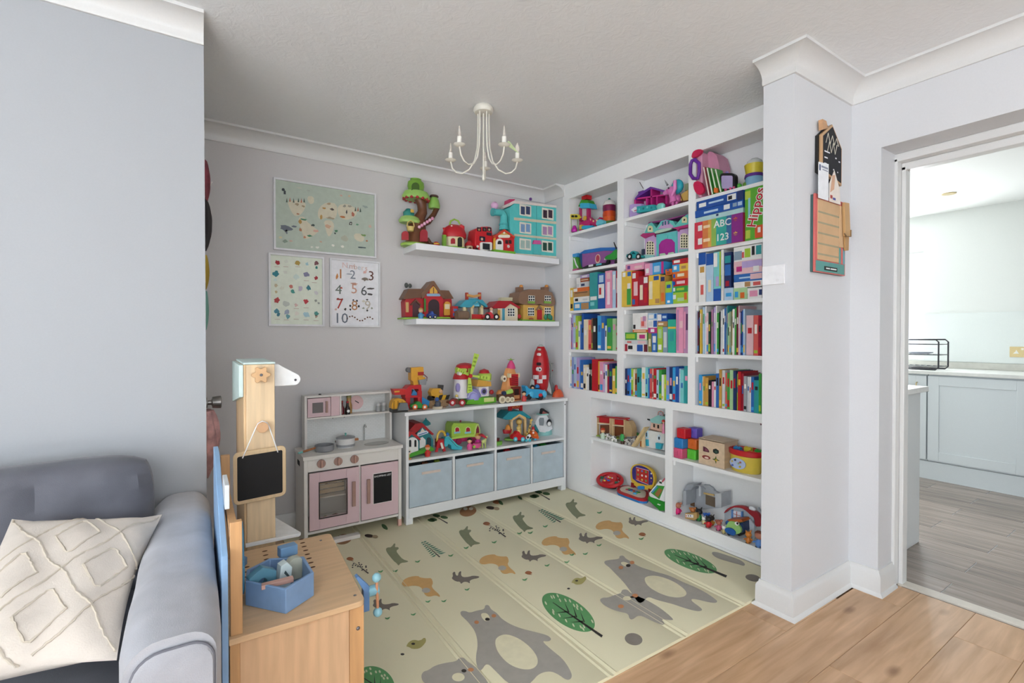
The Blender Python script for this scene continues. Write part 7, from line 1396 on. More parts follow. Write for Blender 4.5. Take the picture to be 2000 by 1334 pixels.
t.p('keel', '8a1a3a').pb(385, 600, 455, 640, -.07, -.045); t.p('foot', 'c41f66').pb(360, 625, 470, 642, -.075, -.04); t.end(z)
t = T('toy_shell', 'aqua shell shaped toy leaning by the stacking jar', 'toy', R); t.p('shell', '6fc8d8').pp(smooth([(425, 630), (440, 585), (475, 565), (512, 580), (512, 620), (450, 642)], 1), -.05, -.02); t.p('foot', '58b0c4').pb(440, 622, 505, 646, -.055, -.015); t.end(z)
t = T('toy_blue_boat', 'flat blue toy boat with yellow stern at shelf front', 'toy boat', R); t.p('hull', '35b0d8').pp(smooth([(262, 682), (270, 645), (330, 640), (400, 640), (380, 665), (330, 682)], 1), -.03, -.006); t.p('stern', 'e0b84a').pb(240, 636, 266, 682, -.03, -.006); t.end(z)
t = T('stacking_jar', 'striped stacking jar with white dome lid and teal knob', 'toy jar', R); x = 580
t.p('foot', '58c070').pl(x, -.09, [(72, 612), (74, 596)], 24); ys_ = [598, 555, 505, 445, 375]
for i, c in enumerate(('5a7a34', 'd9581e', 'd0481c', '7a1c4a')): r_ = (66, 72, 74, 75)[i]; t.p('stripe', c, .2).pl(x, -.09, [(r_*.97, ys_[i]), (r_, (ys_[i]+ys_[i+1])/2), (r_*.97, ys_[i+1])], 24)
t.p('dome', 'e8e2de', .15).pl(x, -.09, [(74, 375), (72, 360), (58, 330), (30, 312), (8, 308)], 24); t.p('knob', '2a7a6a').ps(x, 302, -.09, 15); t.end(z)
# second row, left bay
z = ZS[1]
t = T('toy_carry_case', 'purple toy carry case with blue lid and round badge', 'toy case', R); g = t.p('body', '9a5a9c'); g.pp([(272, 1062), (270, 905), (520, 868), (668, 868), (668, 1030), (560, 1045)], -.19, -.05); g.bev = .004; t.p('lid', '2a72c4').pp([(245, 905), (300, 868), (480, 838), (668, 832), (668, 872), (520, 872), (290, 910)], -.195, -.045)
t.p('side', '1f4a80').pp([(238, 920), (272, 905), (272, 1062), (262, 1050)], -.19, -.055); b_ = t.p('badge', 'e8c8b4'); b_.pd(448, 965, 40, -.05, -.047, 24, 52); t.p('badge_picture', 'b83a52', of=b_).pd(448, 962, 28, -.047, -.0455, 20, 40); t.end(z)
t = T('toy_play_tent', 'green and blue folded play tent at left of second row', 'toy tent', R); t.p('panel', '5fae4a').pp([(148, 1090), (150, 935), (200, 930), (216, 1075)], -.10, -.04); t.p('roof', '3a92d0').pp([(142, 940), (150, 905), (225, 888), (216, 925), (205, 935)], -.10, -.036); t.p('rim', 'c85a8a').pb(146, 1070, 216, 1100, -.10, -.035); t.p('tent_pole', 'e8e6ea').pt([(182, 950), (205, 1020), (226, 1055)], -.034, 8, 8); t.end(z)
t = T('toy_aeroplane', 'green toy aeroplane lying against the carry case', 'toy plane', R); t.p('body', '2f9a3a').pp(smooth([(525, 1000), (540, 965), (600, 940), (650, 885), (672, 900), (672, 1000), (580, 1008)], 1), -.042, -.016); t.p('tail_fin', '3a3430').pt([(632, 810), (660, 880)], -.03, [6, 9], 6); t.p('nose_tip', 'dfe6d8').ps(532, 1002, -.028, 12)
for x in (560, 655): t.p('wheel', '1e1e20').pd(x, 1032, 24, -.036, -.02)
t.end(z)
t = T('toy_race_tray', 'low black toy vehicle with white panels at second row front', 'toy vehicle', R); t.p('body', '1c1c20').pp([(262, 1110), (330, 1075), (520, 1045), (545, 1060), (525, 1078), (300, 1115)], -.03, -.004); t.p('panel', 'e6e6e8').pb(345, 1068, 395, 1090, -.004, -.002); t.p('panel', '4fc0d0').pb(430, 1055, 490, 1074, -.004, -.002); t.end(z)
# first row, middle bay
BAY[0] = UC[1]
z = ZS[0]; w1 = -.09
t = T('pink_doll_house', 'open magenta and purple toy doll house in the middle bay', 'doll house', R)
DP = 'c0257e'
t.p('back_wall', 'd8c6dc').pp([(885, 410), (880, 265), (1055, 140), (1228, 190), (1228, 400)], -.18, -.172)
for (x0, y0), (x1, y1) in (((872, 275), (875, 420)), ((1003, 260), (1005, 380)), ((1055, 140), (1058, 400)), ((1118, 240), (1120, 330)), ((1224, 195), (1226, 400))): t.p('wall', DP).pp([(x0-9, y0), (x0+9, y0), (x1+9, y1), (x1-9, y1)], -.172, w1)
for (x0, y0), (x1, y1) in (((872, 268), (1228, 215)), ((945, 375), (1228, 325)), ((875, 425), (1228, 400))): t.p('floor', 'cf2f8a').pp([(x0, y0-8), (x1, y1-8), (x1, y1+8), (x0, y0+8)], -.172, w1)
t.p('roof', '6a2f9a').pp([(868, 262), (905, 215), (1045, 128), (1062, 130), (1058, 148), (900, 250), (874, 278)], -.18, w1+.006); t.p('roof', '7a3aa0').pp([(1050, 130), (1100, 140), (1232, 178), (1232, 198), (1060, 152)], -.18, w1+.006)
t.p('chimney', '6a2f8a').pb(908, 178, 962, 212, -.15, -.10); t.p('aerial', '5a4a50').pt([(925, 80), (965, 150)], -.12, 4, 6)
for x, y, c in ((950, 230, 'c8d8e8'), (945, 325, 'e0dce8'), (1030, 300, '5a3a4a'), (1072, 300, 'e0c8b0'), (1165, 285, 'c8d4dc'), (1098, 190, 'b8ccd8'), (1015, 395, 'a8b860'), (1160, 370, 'd8a8c8')): t.p('room_print', c).pb(x-22, y-24, x+22, y+24, -.172, -.169)
t.end(z)
t = T('toy_unicorn', 'pink toy unicorn figure with turquoise mane and silver horn', 'toy unicorn', R); hd = t.p('head', 'e080c0'); hd.ps(1285, 220, -.055, 52, 40, 44, 16); hd.pt([(1250, 235), (1205, 258)], -.05, [34, 26], 12); t.p('neck', 'dd78b8').pt([(1290, 235), (1300, 300), (1310, 360)], -.06, [44, 38, 48], 14)
t.p('body', 'd870b0').ps(1345, 330, -.09, 62, 60, 58, 16); t.p('mane', '2fb0c4').ps(1350, 180, -.085, 78, 50, 82, 18); t.p('forelock', 'e88ac8').pt([(1325, 110), (1325, 200), (1290, 280)], -.03, [20, 24, 14], 10); t.p('horn', 'b9bcc0', .25, met=.6).pt([(1240, 160), (1205, 100)], -.05, [13, 2], 8); t.p('eye', '2a1c2a').ps(1252, 195, -.012, 10)
for x in (1300, 1345): t.p('leg', 'd870b0').pt([(x, 350), (x+4, 405)], -.05, 16, 8)
t.end(z)
t = T('wicker_toy_cart', 'straw coloured toy cart on dark base at bay edge', 'toy cart', R); t.p('basket', 'd0a858').pp([(1385, 345), (1400, 265), (1470, 220), (1472, 340)], -.12, -.04); t.p('base', '5a2e1e').pp([(1335, 385), (1400, 350), (1472, 335), (1472, 362), (1380, 392)], -.13, -.03); t.p('spoke', '6a4a2a').pt([(1380, 260), (1412, 345)], -.03, 6, 6); t.p('stem_bundle', '8a9a7a').pb(1432, 150, 1470, 225, -.12, -.07); t.end(z)
t = T('unicorn_gift_bag', 'lilac gift bag with white pattern at left of middle bay', 'gift bag', R); t.p('bag', 'b49ad2').pp([(808, 530), (812, 385), (850, 372), (945, 370), (940, 510)], -.078, -.042); t.p('print', 'eceaf2').pp([(825, 440), (870, 405), (915, 420), (905, 450), (860, 470)], -.042, -.0405); t.p('print', 'c42a5a').pb(862, 440, 905, 448, -.0405, -.039); t.end(z)
t = T('teal_toy_box', 'teal patterned toy box at the front of the shelf', 'toy box', R); g = t.p('box', '2fa4aa'); g.pp([(890, 515), (892, 440), (1080, 420), (1095, 470), (1085, 490)], -.035, -.004)
for x, y, c in ((920, 475, '5ac4c4'), (965, 465, '1f8088'), (1010, 450, '6fd0cc'), (1055, 455, '1f8088')): t.p('print', c).pd(x, y, 14, -.004, -.0025, 8)
t.end(z)
t = T('mint_toy_bowl', 'mint green toy bowl at the front of the shelf', 'toy bowl', R); t.p('bowl', '7fd0c4').pl(1162, -.04, [(40, 462), (60, 430), (58, 400), (40, 388)], 18, 1, .6); t.p('rim', '98dccc').pl(1162, -.04, [(42, 390), (40, 384)], 18, 1, .6); t.end(z)
# second row, middle bay
z = ZS[1]; w1 = -.062
t = T('toy_castle', 'lilac and mint toy castle with magenta arched door', 'toy castle', R)
t.p('wall', 'c9a6d2').pp([(985, 985), (985, 740), (1470, 640), (1470, 900)], -.17, w1); t.p('gate_surround', '62c2c0').pp([(1115, 978), (1112, 715), (1345, 670), (1348, 940)], -.17, w1+.008)
dr = t.p('gate', 'a82a92', label='magenta arched gate'); dr.pp([(1142, 962), (1142, 830), (1170, 785), (1225, 760), (1285, 765), (1318, 800), (1320, 935)], w1+.008, w1+.012); t.p('gate_step', 'b8d8b8').pp([(1148, 965), (1150, 930), (1205, 922), (1222, 950)], w1+.012, w1+.016).pp([(1238, 948), (1250, 918), (1305, 910), (1318, 932)], w1+.012, w1+.016)
t.p('keystone', '62c2c0').pp([(1208, 758), (1215, 725), (1240, 722), (1236, 755)], w1+.008, w1+.016)
rf = t.p('roof', '66c8be'); rf.pp([(975, 705), (1025, 590), (1060, 575), (1115, 640), (1165, 560), (1220, 545), (1300, 555), (1330, 605), (1405, 520), (1470, 478), (1470, 600), (1090, 690)], -.16, w1+.004); t.p('roof_ridge', '8a3a7a').pp([(1015, 590), (1030, 572), (1215, 540), (1450, 480), (1470, 472), (1470, 486), (1220, 556), (1040, 588)], -.15, w1)
t.p('eave', 'b02f72').pp([(930, 725), (960, 700), (1090, 690), (1100, 740), (1075, 712), (975, 755)], -.16, w1+.016); t.p('eave', 'b02f72').pp([(1280, 640), (1470, 595), (1470, 630), (1370, 645), (1355, 675), (1340, 650)], -.16, w1+.016); t.p('sign_banner', 'b8d4c0').pp(smooth([(1090, 690), (1120, 665), (1280, 630), (1282, 655), (1200, 680), (1100, 705)], 1), w1+.008, w1+.018)
t.p('dormer', 'c8a0cc').pp([(1130, 650), (1215, 545), (1305, 615), (1300, 632)], w1+.004, w1+.007)
for x, y in ((1215, 580), (1185, 590), (1250, 575)): t.p('dormer_pane', '3f6a80').pb(x-9, y-22, x+9, y+22, w1+.007, w1+.0085)
for x, y in ((1042, 650), (1430, 545)): f = t.p('turret_window', 'e4ddb0'); f.pp(arch(x-28, x+28, y-38, y+32), w1+.004, w1+.008); t.p('heart', '2a2020', of=f).ps(x, y, w1+.008, 12, 3, 12)
for x, y, h in ((1042, 865, 80), (1428, 780, 85)):
    f = t.p('lattice_window', 'e6dfc0'); f.pp(arch(x-46, x+46, y-h, y+h), w1, w1+.004)
    for i in range(3):
        for j in range(5): t.p('pane', '22241f', .3, of=f).pd(x-28+28*i, y+h-18-30*j, 9, w1+.004, w1+.0055, 8, 11)
t.p('plinth', '9cd0cc').pp([(935, 985), (975, 940), (1085, 945), (1085, 985)], -.10, w1+.01); t.p('plinth', '86c8c4').pp([(1365, 915), (1370, 880), (1470, 875), (1470, 900)], -.10, w1+.01); t.p('tower', '3a4a60').pb(945, 880, 972, 945, -.15, -.12); t.end(z)
car('toy_van', 'teal toy car with white hub in front of castle', R, 770, 945, 930, 1042, -.040, -.005, '1f9aa0', '16181c', 'ececec', '0f5a60', snap=z)
# first row, right bay
BAY[0] = UC[2]
RW.zoom(1330, 270, .1724); z = ZS[0]; w1 = .008
BAY[0] = None
t = T('pink_toy_case', 'pink toy case with purple handle and red corners, right bay', 'toy case', R); g = t.p('shell', 'd89ab4'); g.pp(smooth([(178, 680), (172, 300), (185, 190), (232, 150), (238, 400), (238, 690)], 1), -.17, .002); g.bev = .006
t.p('rear_shell', 'd392ae').pp(smooth([(300, 640), (290, 200), (330, 150), (430, 230), (440, 600)], 1), -.17, -.062)
h = t.p('handle', '6a2a9c', label='purple oval handle'); h.pt([(155, 258), (205, 300), (208, 400), (190, 470), (140, 470), (105, 420), (108, 310), (125, 270)], .018, 20, 10, True); t.p('corner', 'c81e50').pp(smooth([(115, 240), (130, 170), (180, 140), (240, 140), (220, 190), (165, 230)], 1), .0025, .020); t.p('corner', 'cc1a4e').pp(smooth([(135, 520), (190, 495), (240, 530), (265, 620), (200, 665), (150, 610)], 1), .0025, .020); t.end(z)
BAY[0] = UC[2]
for i, (x, c, nm) in enumerate(((248, 'b8505a', 'red'), (288, '3f9a3c', 'dark green'), (334, '58b048', 'mid green'), (382, '48a03e', 'right-hand green'))):
    t = T('leaning_folder', '%s folder leaning against the pink toy case' % nm, 'folder', R, 'leaning folders on the top right row'); u0, z0 = R.P(x, 318, .001+.0); u1, _ = R.P(x+60, 600, .001); th = .011
    zz1 = R.P(x+20, 322+8*i, .0)[1]; t.p('folder', c, .3).prism([(u1, z+.0004), (u1+th, z+.0004), (u0+th, zz1), (u0, zz1)], -.055, .0015)
    t.p('page_edges', 'e6e2da', .8).prism([(u1+.002, z+.002), (u1+th-.002, z+.002), (u0+th-.002, zz1-.002), (u0+.002, zz1-.002)], .0015, .0022); t.end()
t = T('toy_tablet', 'black framed lilac toy tablet standing on the top right shelf', 'toy tablet', R); g = t.p('frame', '18161c'); g.pp(rrect(440, 612, 402, 592, 40), -.04, -.012); t.p('screen', 'b0a2cc').pp(rrect(458, 584, 430, 578, 18), -.012, -.010); t.p('clip', '8a7ab8').ps(520, 400, -.026, 20); t.end(z)
t = T('orange_toy_piece', 'tiny orange toy block at the front of top right shelf', 'toy', R); t.p('orange_toy_piece', 'e0702a').pp(rrect(372, 412, 590, 645, 8), -.004+.004, .012); t.end(z)
t = T('toy_jar', 'clear toy jar with purple band and yellow pot lid', 'toy jar', R); t.p('jar', '8ab8d4', .15).pl(830, -.08, [(95, 500), (100, 440), (92, 385)], 22); t.p('band', '5a2a86').pl(830, -.08, [(102, 385), (100, 365), (96, 350)], 22); t.p('lid', 'dcc83a').pl(830, -.08, [(86, 350), (98, 280), (104, 240)], 22); t.p('bowl', 'd9dcd8', .1).pl(835, -.08, [(90, 240), (78, 200), (40, 172)], 20); t.end(z)
for x, y, r_, c, nm in ((655, 520, 36, '4fb03a', 'green'), (700, 420, 34, '2f86c8', 'blue'), (735, 500, 34, '6a9a34', 'olive')):
    t = T('toy_ball', '%s knobbly toy ball beside the toy jar' % nm, 'toy ball', R, 'toy balls on the top right shelf'); wv = -.05 if nm != 'blue' else -.11
    g = t.p('ball', c); g.ps(x, y, wv, r_)
    for a in range(5): t.p('knob', YEL if a % 2 else c).ps(x+r_*.75*math.cos(a*1.25), y+r_*.75*math.sin(a*1.25), wv+.004, r_*.32, None, None, 8)
    t.end(z)
for x in (505, 560, 600):
    t = T('toy_bead', 'small pink bead, %s on the top right shelf edge' % {505: 'leftmost', 560: 'middle', 600: 'rightmost'}[x], 'toy bead', R, 'pink beads on the shelf edge'); t.p('toy_bead', 'd8568a').ps(x, 585, -.004, 15); t.end(z)
# ------------------------------------------------------------------ lower left bay, upper shelf
BAY[0] = LC[0]; RW.zoom(1150, 800, .08); z = LM; w1 = -.06
t = T('wooden_toy_barn', 'open wooden toy barn with red floors and curved roof', 'toy barn', R); WD = 'd8b88c'
for x in (195, 518, 570, 862): t.p('post', WD, k='wood').pp([(x-14, 215+.10*(x-195)), (x+14, 218+.10*(x-195)), (x+14, 668+.12*(x-195)), (x-14, 664+.12*(x-195))], w1-.018, w1)
for x0, x1 in ((209, 504), (584, 848)):
    s_ = .14; yy = lambda y, x: y+s_*(x-195)
    t.p('loft_panel', 'c01a24').pp([(x0, yy(215, x0)), (x1, yy(205, x1)), (x1, yy(330, x1)), (x0, yy(335, x0))], w1-.036, w1-.022); t.p('loft_floor', 'e4cba4').pp([(x0, yy(352, x0)), (x1, yy(340, x1)), (x1, yy(368, x1)), (x0, yy(380, x0))], w1-.036, w1); t.p('back_panel', '7a4426').pp([(x0, yy(400, x0)), (x1, yy(370, x1)), (x1, yy(560, x1)), (x0, yy(640, x0))], w1-.040, w1-.032)
t.p('roof_trim', 'a81822').pp([(172, 200), (300, 185), (320, 205), (520, 225), (690, 225), (880, 255), (880, 285), (690, 262), (520, 250), (200, 225)], w1-.045, w1+.006); g = t.p('gable_end', 'b89a70'); g.pp([(875, 700), (875, 305), (960, 320), (1020, 410), (1050, 520), (1045, 700)], w1-.045, w1+.004); t.p('curved_roof', 'b81a28').pt([(885, 290), (960, 305), (1030, 380), (1070, 480), (1085, 530)], w1-.02, 22, 8); t.p('stable_floor', '9ab848').pp([(180, 660), (700, 735), (700, 760), (180, 690)], w1-.045, w1+.02); t.end(z)
def peg(name, lab, x, w, y0, y1, body, head, hat=None): figure(name, lab, R, x, w, y0, y1, body, head, hat, snap=z)
peg('toy_farm_woman', 'wooden toy figure with red hair and pale green dress', 345, -.028, 455, 720, 'c9dcc8', 'e8b080', 'c8401c')
def cow(name, lab, x, y, L_, c, patch, w):
    t = T(name, lab, 'toy animal', R, 'wooden farm animals'); b_ = t.p('body', c); b_.ps(x, y, w, L_*.5, L_*.28, L_*.32); b_.ps(x-L_*.48, y-L_*.18, w+.004, L_*.24, L_*.2, L_*.22)
    for dx in (-.28, .28):
        for dw in (-1, 1):
            u, zz = R.P(x+dx*L_, y+L_*.2, w); k = R.k(x, y, w); t.p('leg', c).tube([(u, w+dw*L_*.14*k, zz), (u, w+dw*L_*.14*k, zz-L_*.42*k)], L_*.09*k, 7)
    for dx, dy in ((.1, -.1), (.3, .05), (-.5, -.25)): t.p('patch', patch).ps(x+dx*L_, y+dy*L_, w+L_*.2*R.k(x, y, w), L_*.13, L_*.1, L_*.12, 8)
    t.p('ear', patch).ps(x-L_*.6, y-L_*.36, w, L_*.08).ps(x-L_*.36, y-L_*.38, w, L_*.08)
    return t.end(z)
cow('toy_cow', 'black and white toy cow in the barn left stall', 480, 610, 150, 'e8e4e0', '1c1a1c', -.032); cow('toy_sheepdog', 'white toy sheepdog with black patches at shelf front', 615, 705, 150, 'f0eeea', '1c1a1c', -.012); cow('toy_horse', 'brown toy horse standing in the barn right stall', 850, 600, 160, '7a3a26', 'e8e0d4', -.034); cow('toy_calf', 'white and brown toy calf beside the ramp', 1120, 650, 150, 'e4ded6', '5a3020', -.080); cow('toy_sheep', 'pale grey toy sheep lying near the green bush', 950, 820, 150, 'c9c4bc', '2a2624', -.020)
t = T('toy_bush', 'round green toy bush on a brown stump', 'toy tree', R); t.p('stump', '4a2c1c').pl(820, -.015, [(44, 838), (36, 760)], 12); t.p('crown', '2f9a4c').pl(815, -.015, [(40, 775), (68, 720), (66, 650), (40, 600), (8, 592)], 16, 1, .7); t.end(z)
t = T('toy_palm_tree', 'dark green flat topped toy tree behind the calf', 'toy tree', R); t.p('crown', '23762c').ps(1165, 530, -.13, 80, 40, 42); t.p('stem', '5a3420').pt([(1160, 560), (1160, 740)], -.13, 14, 8); t.end(z)
t = T('toy_ramp', 'plain wooden ramp leaning on the shelf by toy cottage', 'toy ramp', R); t.p('board', 'd2b888', k='wood').pp([(1030, 940), (1340, 480), (1400, 480), (1105, 955)], -.045, -.012); t.p('prop', 'dcc298', k='wood').pp([(1285, 965), (1290, 680), (1340, 650), (1350, 975)], -.06, -.045); t.p('rung', 'c4783a').pb(1250, 820, 1290, 950, -.075, -.06); t.end(z)
t = T('toy_cottage_set', 'white and teal two-storey wooden toy cottage with rainbow', 'doll house', R); w1 = -.078
t.p('lower_wall', 'dfe0dc').pp([(1380, 985), (1380, 570), (1845, 650), (1845, 1075)], -.16, w1); t.p('upper_wall', 'd9b4a0').pp([(1500, 560), (1520, 400), (1780, 420), (1840, 480), (1840, 650)], -.15, w1+.004)
t.p('roof', '8fc4bf').pp([(1485, 320), (1690, 215), (1850, 250), (1850, 350), (1720, 432), (1530, 392)], -.17, w1+.012); t.p('floor_trim', '8a6a58').pp([(1480, 545), (1790, 620), (1790, 640), (1480, 565)], -.15, w1+.008)
for x, y in ((1592, 470), (1692, 495)): t.p('window', '2a2420').pb(x-20, y-42, x+20, y+42, w1+.004, w1+.006)
f = t.p('arched_window', 'bcdcec'); f.pp(arch(1365, 1445, 590, 780), w1, w1+.004); t.p('pane', '3a4a5a', of=f).pb(1398, 640, 1422, 735, w1+.004, w1+.0055); f = t.p('round_window', 'cfe0ea'); f.pd(1710, 770, 48, w1, w1+.004, 18, 80); t.p('pane', '1c2430', of=f).pd(1712, 775, 22, w1+.004, w1+.0055, 12, 40)
t.p('flower_trough', '2fa8bc').pp([(1625, 890), (1780, 915), (1745, 1050), (1635, 1030)], w1, w1+.02); t.p('shutter', '35a8c0').pp([(1380, 800), (1440, 810), (1445, 965), (1390, 955)], w1, w1+.010)
rbw = None
for i, c in enumerate(('c8706a', '7fb8b0', 'd898b8')): t.p('rainbow_band', c).pt([(1690+18*i, 215), (1700+16*i, 140+22*i), (1755, 118+24*i), (1805-14*i, 145+20*i), (1815-18*i, 230)], -.07, 11, 8)
t.p('orca_ornament', '1c1e22').pp([(1420, 300), (1468, 310), (1475, 345), (1430, 330)], -.08, -.07)
t.p('upstairs_doll', 'e089a8', label='pink doll with red hat on the upper floor').pl(1822, -.03, [(40, 660), (30, 560), (22, 420)], 12); t.p('doll_head', 'e8b890').ps(1822, 392, -.03, 28); t.p('doll_hat', 'c0392f').pl(1822, -.03, [(44, 378), (40, 345), (14, 325)], 12); t.end(z)
# ------------------------------------------------------------------ lower left bay, bottom shelf
RW.zoom(1150, 890, .0899); z = LB
t = T('toy_steering_wheel', 'red toy steering wheel with coloured buttons on the bottom shelf', 'toy steering wheel', R)
u, zc = R.P(450, 520, -.085); k = R.k(450, 520, -.085); rr = 365*k*.84; Wc = -.088
t.p('base', '1a1a1e').lathe(u, Wc, z, [(rr*.55, .0005), (rr*.62, .018), (rr*.5, .03)], 28, 1, .62)
ring_ = t.p('rim', 'c01420'); tilt = .05
ring_.tube([(u+rr*math.cos(a), Wc+rr*.62*math.sin(a), z+.052-math.sin(a)*.028) for a in [2*math.pi*i/40 for i in range(40)]], .0135, 10, True)
hb = t.p('hub', 'c81824'); n = 30
hb.add([(u+rr*.62*math.cos(2*math.pi*i/n), Wc+rr*.55*math.sin(2*math.pi*i/n), z+.040-.026*math.sin(2*math.pi*i/n)) for i in range(n)]+[(u+rr*.50*math.cos(2*math.pi*i/n), Wc+rr*.46*math.sin(2*math.pi*i/n), z+.062-.024*math.sin(2*math.pi*i/n)) for i in range(n)]+[(u, Wc, z+.066), (u, Wc, z+.03)], [(i, (i+1) % n, n+(i+1) % n, n+i) for i in range(n)]+[(n+i, n+(i+1) % n, 2*n) for i in range(n)]+[(i, (i+1) % n, 2*n+1) for i in range(n)])
for a in (0, math.pi): t.p('spoke', '2a6a50').tube([(u+rr*.55*math.cos(a), Wc, z+.048), (u+rr*.98*math.cos(a), Wc, z+.05)], .010, 8)
for fx, fw, c, s_ in ((-.03, -.05, 'e8c83a', .011), (.12, .18, '2a6ad0', .014), (-.12, .28, 'f0dc60', .010), (-.2, -.05, 'e8e4ea', .008), (.16, -.06, 'f0ecf0', .007), (-.22, .12, '3a50b8', .008), (.03, -.26, '3a3a34', .010)): t.p('button', c).sph(u+rr*fx, Wc+rr*fw*1.4, z+.064-fw*.045, s_, s_*.8, .006, 10)
t.p('lever', 'a8121c').tube([(u+rr*.55, Wc-rr*.35, z+.06), (u+rr*.72, Wc-rr*.40, z+.078)], .010, 8); t.end(z)
t = T('toy_laptop', 'yellow and red toy laptop open on the bottom shelf', 'toy laptop', R)
kb = [(600, 740), (640, 670), (760, 640), (900, 650), (1130, 720), (1300, 770), (1300, 900), (1250, 950), (1000, 930), (780, 850)]
def floorpoly(pts, zz):
    out = []
    for x, y in pts:
        px_, py_ = R.q[0]+x*R.q[2], R.q[1]+y*R.q[2]; p = on_z(px_, py_, zz); out.append((-p.y, XR-p.x))
    return out
zk = z+.030; q = smooth(floorpoly(kb, zk), 1); q = [(max(LC[0][0]+.004, min(LC[0][1]-.004, a)), max(BKD+.02, min(-.004, b_))) for a, b_ in q]
t.p('base', '2a7ac0').prismz(q, z+.0004, z+.014); t.p('deck', 'b81c28').prismz(q, z+.014, zk)
qi = [(sum(a for a, _ in q)/len(q)*.18+a*.82, sum(b_ for _, b_ in q)/len(q)*.18+b_*.82) for a, b_ in q]; kp = t.p('keypad', 'e8dcc8'); kp.prismz(qi, zk, zk+.0015)
cx_, cw_ = sum(a for a, _ in q)/len(q), sum(b_ for _, b_ in q)/len(q)
for i, c in enumerate(('58b038', '2a4ab8', 'd8401c', '2a86c8', '3a9a3a', 'c82a2a', '2a3a9a', '4ab0d8', 'd86a2a', '7ac040')): t.p('key', c).box(cx_-.055+.022*(i % 5), cx_-.038+.022*(i % 5), cw_-.016+.022*(i//5), cw_-.002+.022*(i//5), zk+.0015, zk+.006)
t.p('mouse', '4aa8d8').sph(cx_+.045, cw_+.035, zk+.004, .016, .012, .008)
wl = -.095; sc = t.p('screen_lid', 'e0b83c'); sc.pp(smooth([(900, 300), (960, 200), (1080, 180), (1260, 230), (1400, 340), (1440, 520), (1400, 690), (1300, 760), (960, 650), (910, 520)], 1), wl-.02, wl)
s1 = t.p('screen_surround', '3a2a80', of=sc); s1.pp(smooth([(930, 310), (990, 220), (1090, 205), (1250, 260), (1370, 370), (1400, 520), (1360, 670), (960, 560)], 1), wl, wl+.003); s2 = t.p('screen', 'c02a24', of=sc); s2.pp([(1030, 260), (1300, 330), (1295, 625), (1030, 515)], wl+.003, wl+.005)
t.p('screen_edge', 'd8c4dc', of=sc).pt([(1025, 250), (1305, 325), (1300, 632), (1025, 520)], wl+.004, 9, 6, True)
for i, c in enumerate(('e8c8a0', '5a86c8', '5ab058', '7aa05a', 'e8e4e8', 'f0e8e0', 'd87a6a', 'd8c860', '5aa868')):
    x, y = 1070+85*(i % 3), 315+20*(i % 3)+95*(i//3); t.p('screen_picture', c, of=sc).pd(x, y, 24, wl+.005, wl+.0062, 9)
for y, c in ((390, 'f0f0f0'), (490, 'f0dc90'), (560, '8a3a8a')): t.p('side_button', c, of=sc).pd(1352, y, 18, wl+.003, wl+.006, 10)
t.p('hinge_button', '2a86d0').pp(rrect(1055, 1200, 660, 735, 25), wl, wl+.006); t.p('hinge', '8a1420').pb(915, 590, 970, 690, wl-.02, wl+.004).pb(1290, 720, 1330, 790, wl-.02, wl+.004); t.end(z)
t = T('toy_cash_register', 'green and white toy cash register at right of bottom shelf', 'toy till', R); w1 = -.01
t.p('base', '1f8a28').pp([(1285, 920), (1300, 880), (1640, 1000), (1655, 1100), (1640, 1190), (1540, 1190), (1300, 970)], -.16, w1+.004); b_ = t.p('front', 'ecebee'); b_.pp([(1310, 830), (1330, 780), (1500, 580), (1560, 520), (1650, 540), (1650, 980), (1590, 1030), (1330, 880)], -.15, w1)
p_ = t.p('screen_panel', '3a9a3a', of=b_); p_.pp([(1345, 800), (1480, 640), (1640, 660), (1530, 940)], w1, w1+.003); t.p('keypad', '9a6a3a', of=b_).pp([(1430, 830), (1530, 700), (1600, 745), (1500, 900)], w1+.003, w1+.005); t.p('blue_keys', '4a9ad0', of=b_).pp([(1360, 790), (1470, 660), (1500, 672), (1385, 808)], w1+.003, w1+.005)
t.p('scanner', 'b8485a').pt([(1600, 560), (1650, 490)], w1, [18, 14], 8); t.p('display', '3a4a3a').pb(1530, 560, 1580, 600, w1, w1+.003); t.p('drawer_tab', 'f0f0ee').pp([(1480, 1050), (1500, 1040), (1560, 1065), (1540, 1080)], w1+.004, w1+.007); t.end(z)
# ------------------------------------------------------------------ lower right bay, upper shelf
BAY[0] = LC[1]; RW.zoom(1300, 810, .1049); z = LM
def block(lab, x0, x1, y0, y1, w0, w1, c, zb, ch):
    t = T('toy_block', lab, 'toy block', R, 'soft number blocks'); u0, u1 = R.P(x0, (y0+y1)/2, w1)[0], R.P(x1, (y0+y1)/2, w1)[0]; u0 = max(u0, LC[1][0]+.001); s_ = .062
    u1 = u0+s_; g = t.p('cube', c, .45); g.box(u0, u1, w1-s_, w1, zb+.0003, zb+s_*.98); g.bev = .005; t.p('relief', c, .5).text(ch, (u0+u1)/2, w1+.0004, zb+s_*.5, .038, ext=.0012); t.end(); return u0, u1
bz = .0612; u_a, u_b = block('pink toy block at the bottom left of the block pile', 135, 345, 640, 810, -.07, -.006, 'd8567e', z, '1')
def block2(lab, u0, w1, lev, c, ch):
    t = T('toy_block', lab, 'toy block', R, 'soft number blocks'); s_ = .062; zb = z+lev*.0615; g = t.p('cube', c, .45); g.box(u0, u0+s_, w1-s_, w1, zb+.0003, zb+s_*.98); g.bev = .005
    t.p('relief', c, .5).text(ch, u0+s_/2, w1+.0004, zb+s_*.5, .038, ext=.0012); t.end()
block2('green toy block at the back of the bottom layer', u_a+.064, -.050, 0, '5cc23a', '2'); block2('dark green toy block behind the pink block', u_a+.002, -.070, 0, '2a9a58', '3'); block2('yellow toy block at the rear right of the bottom layer', u_a+.066, -.114, 0, 'd9cc5a', '4')
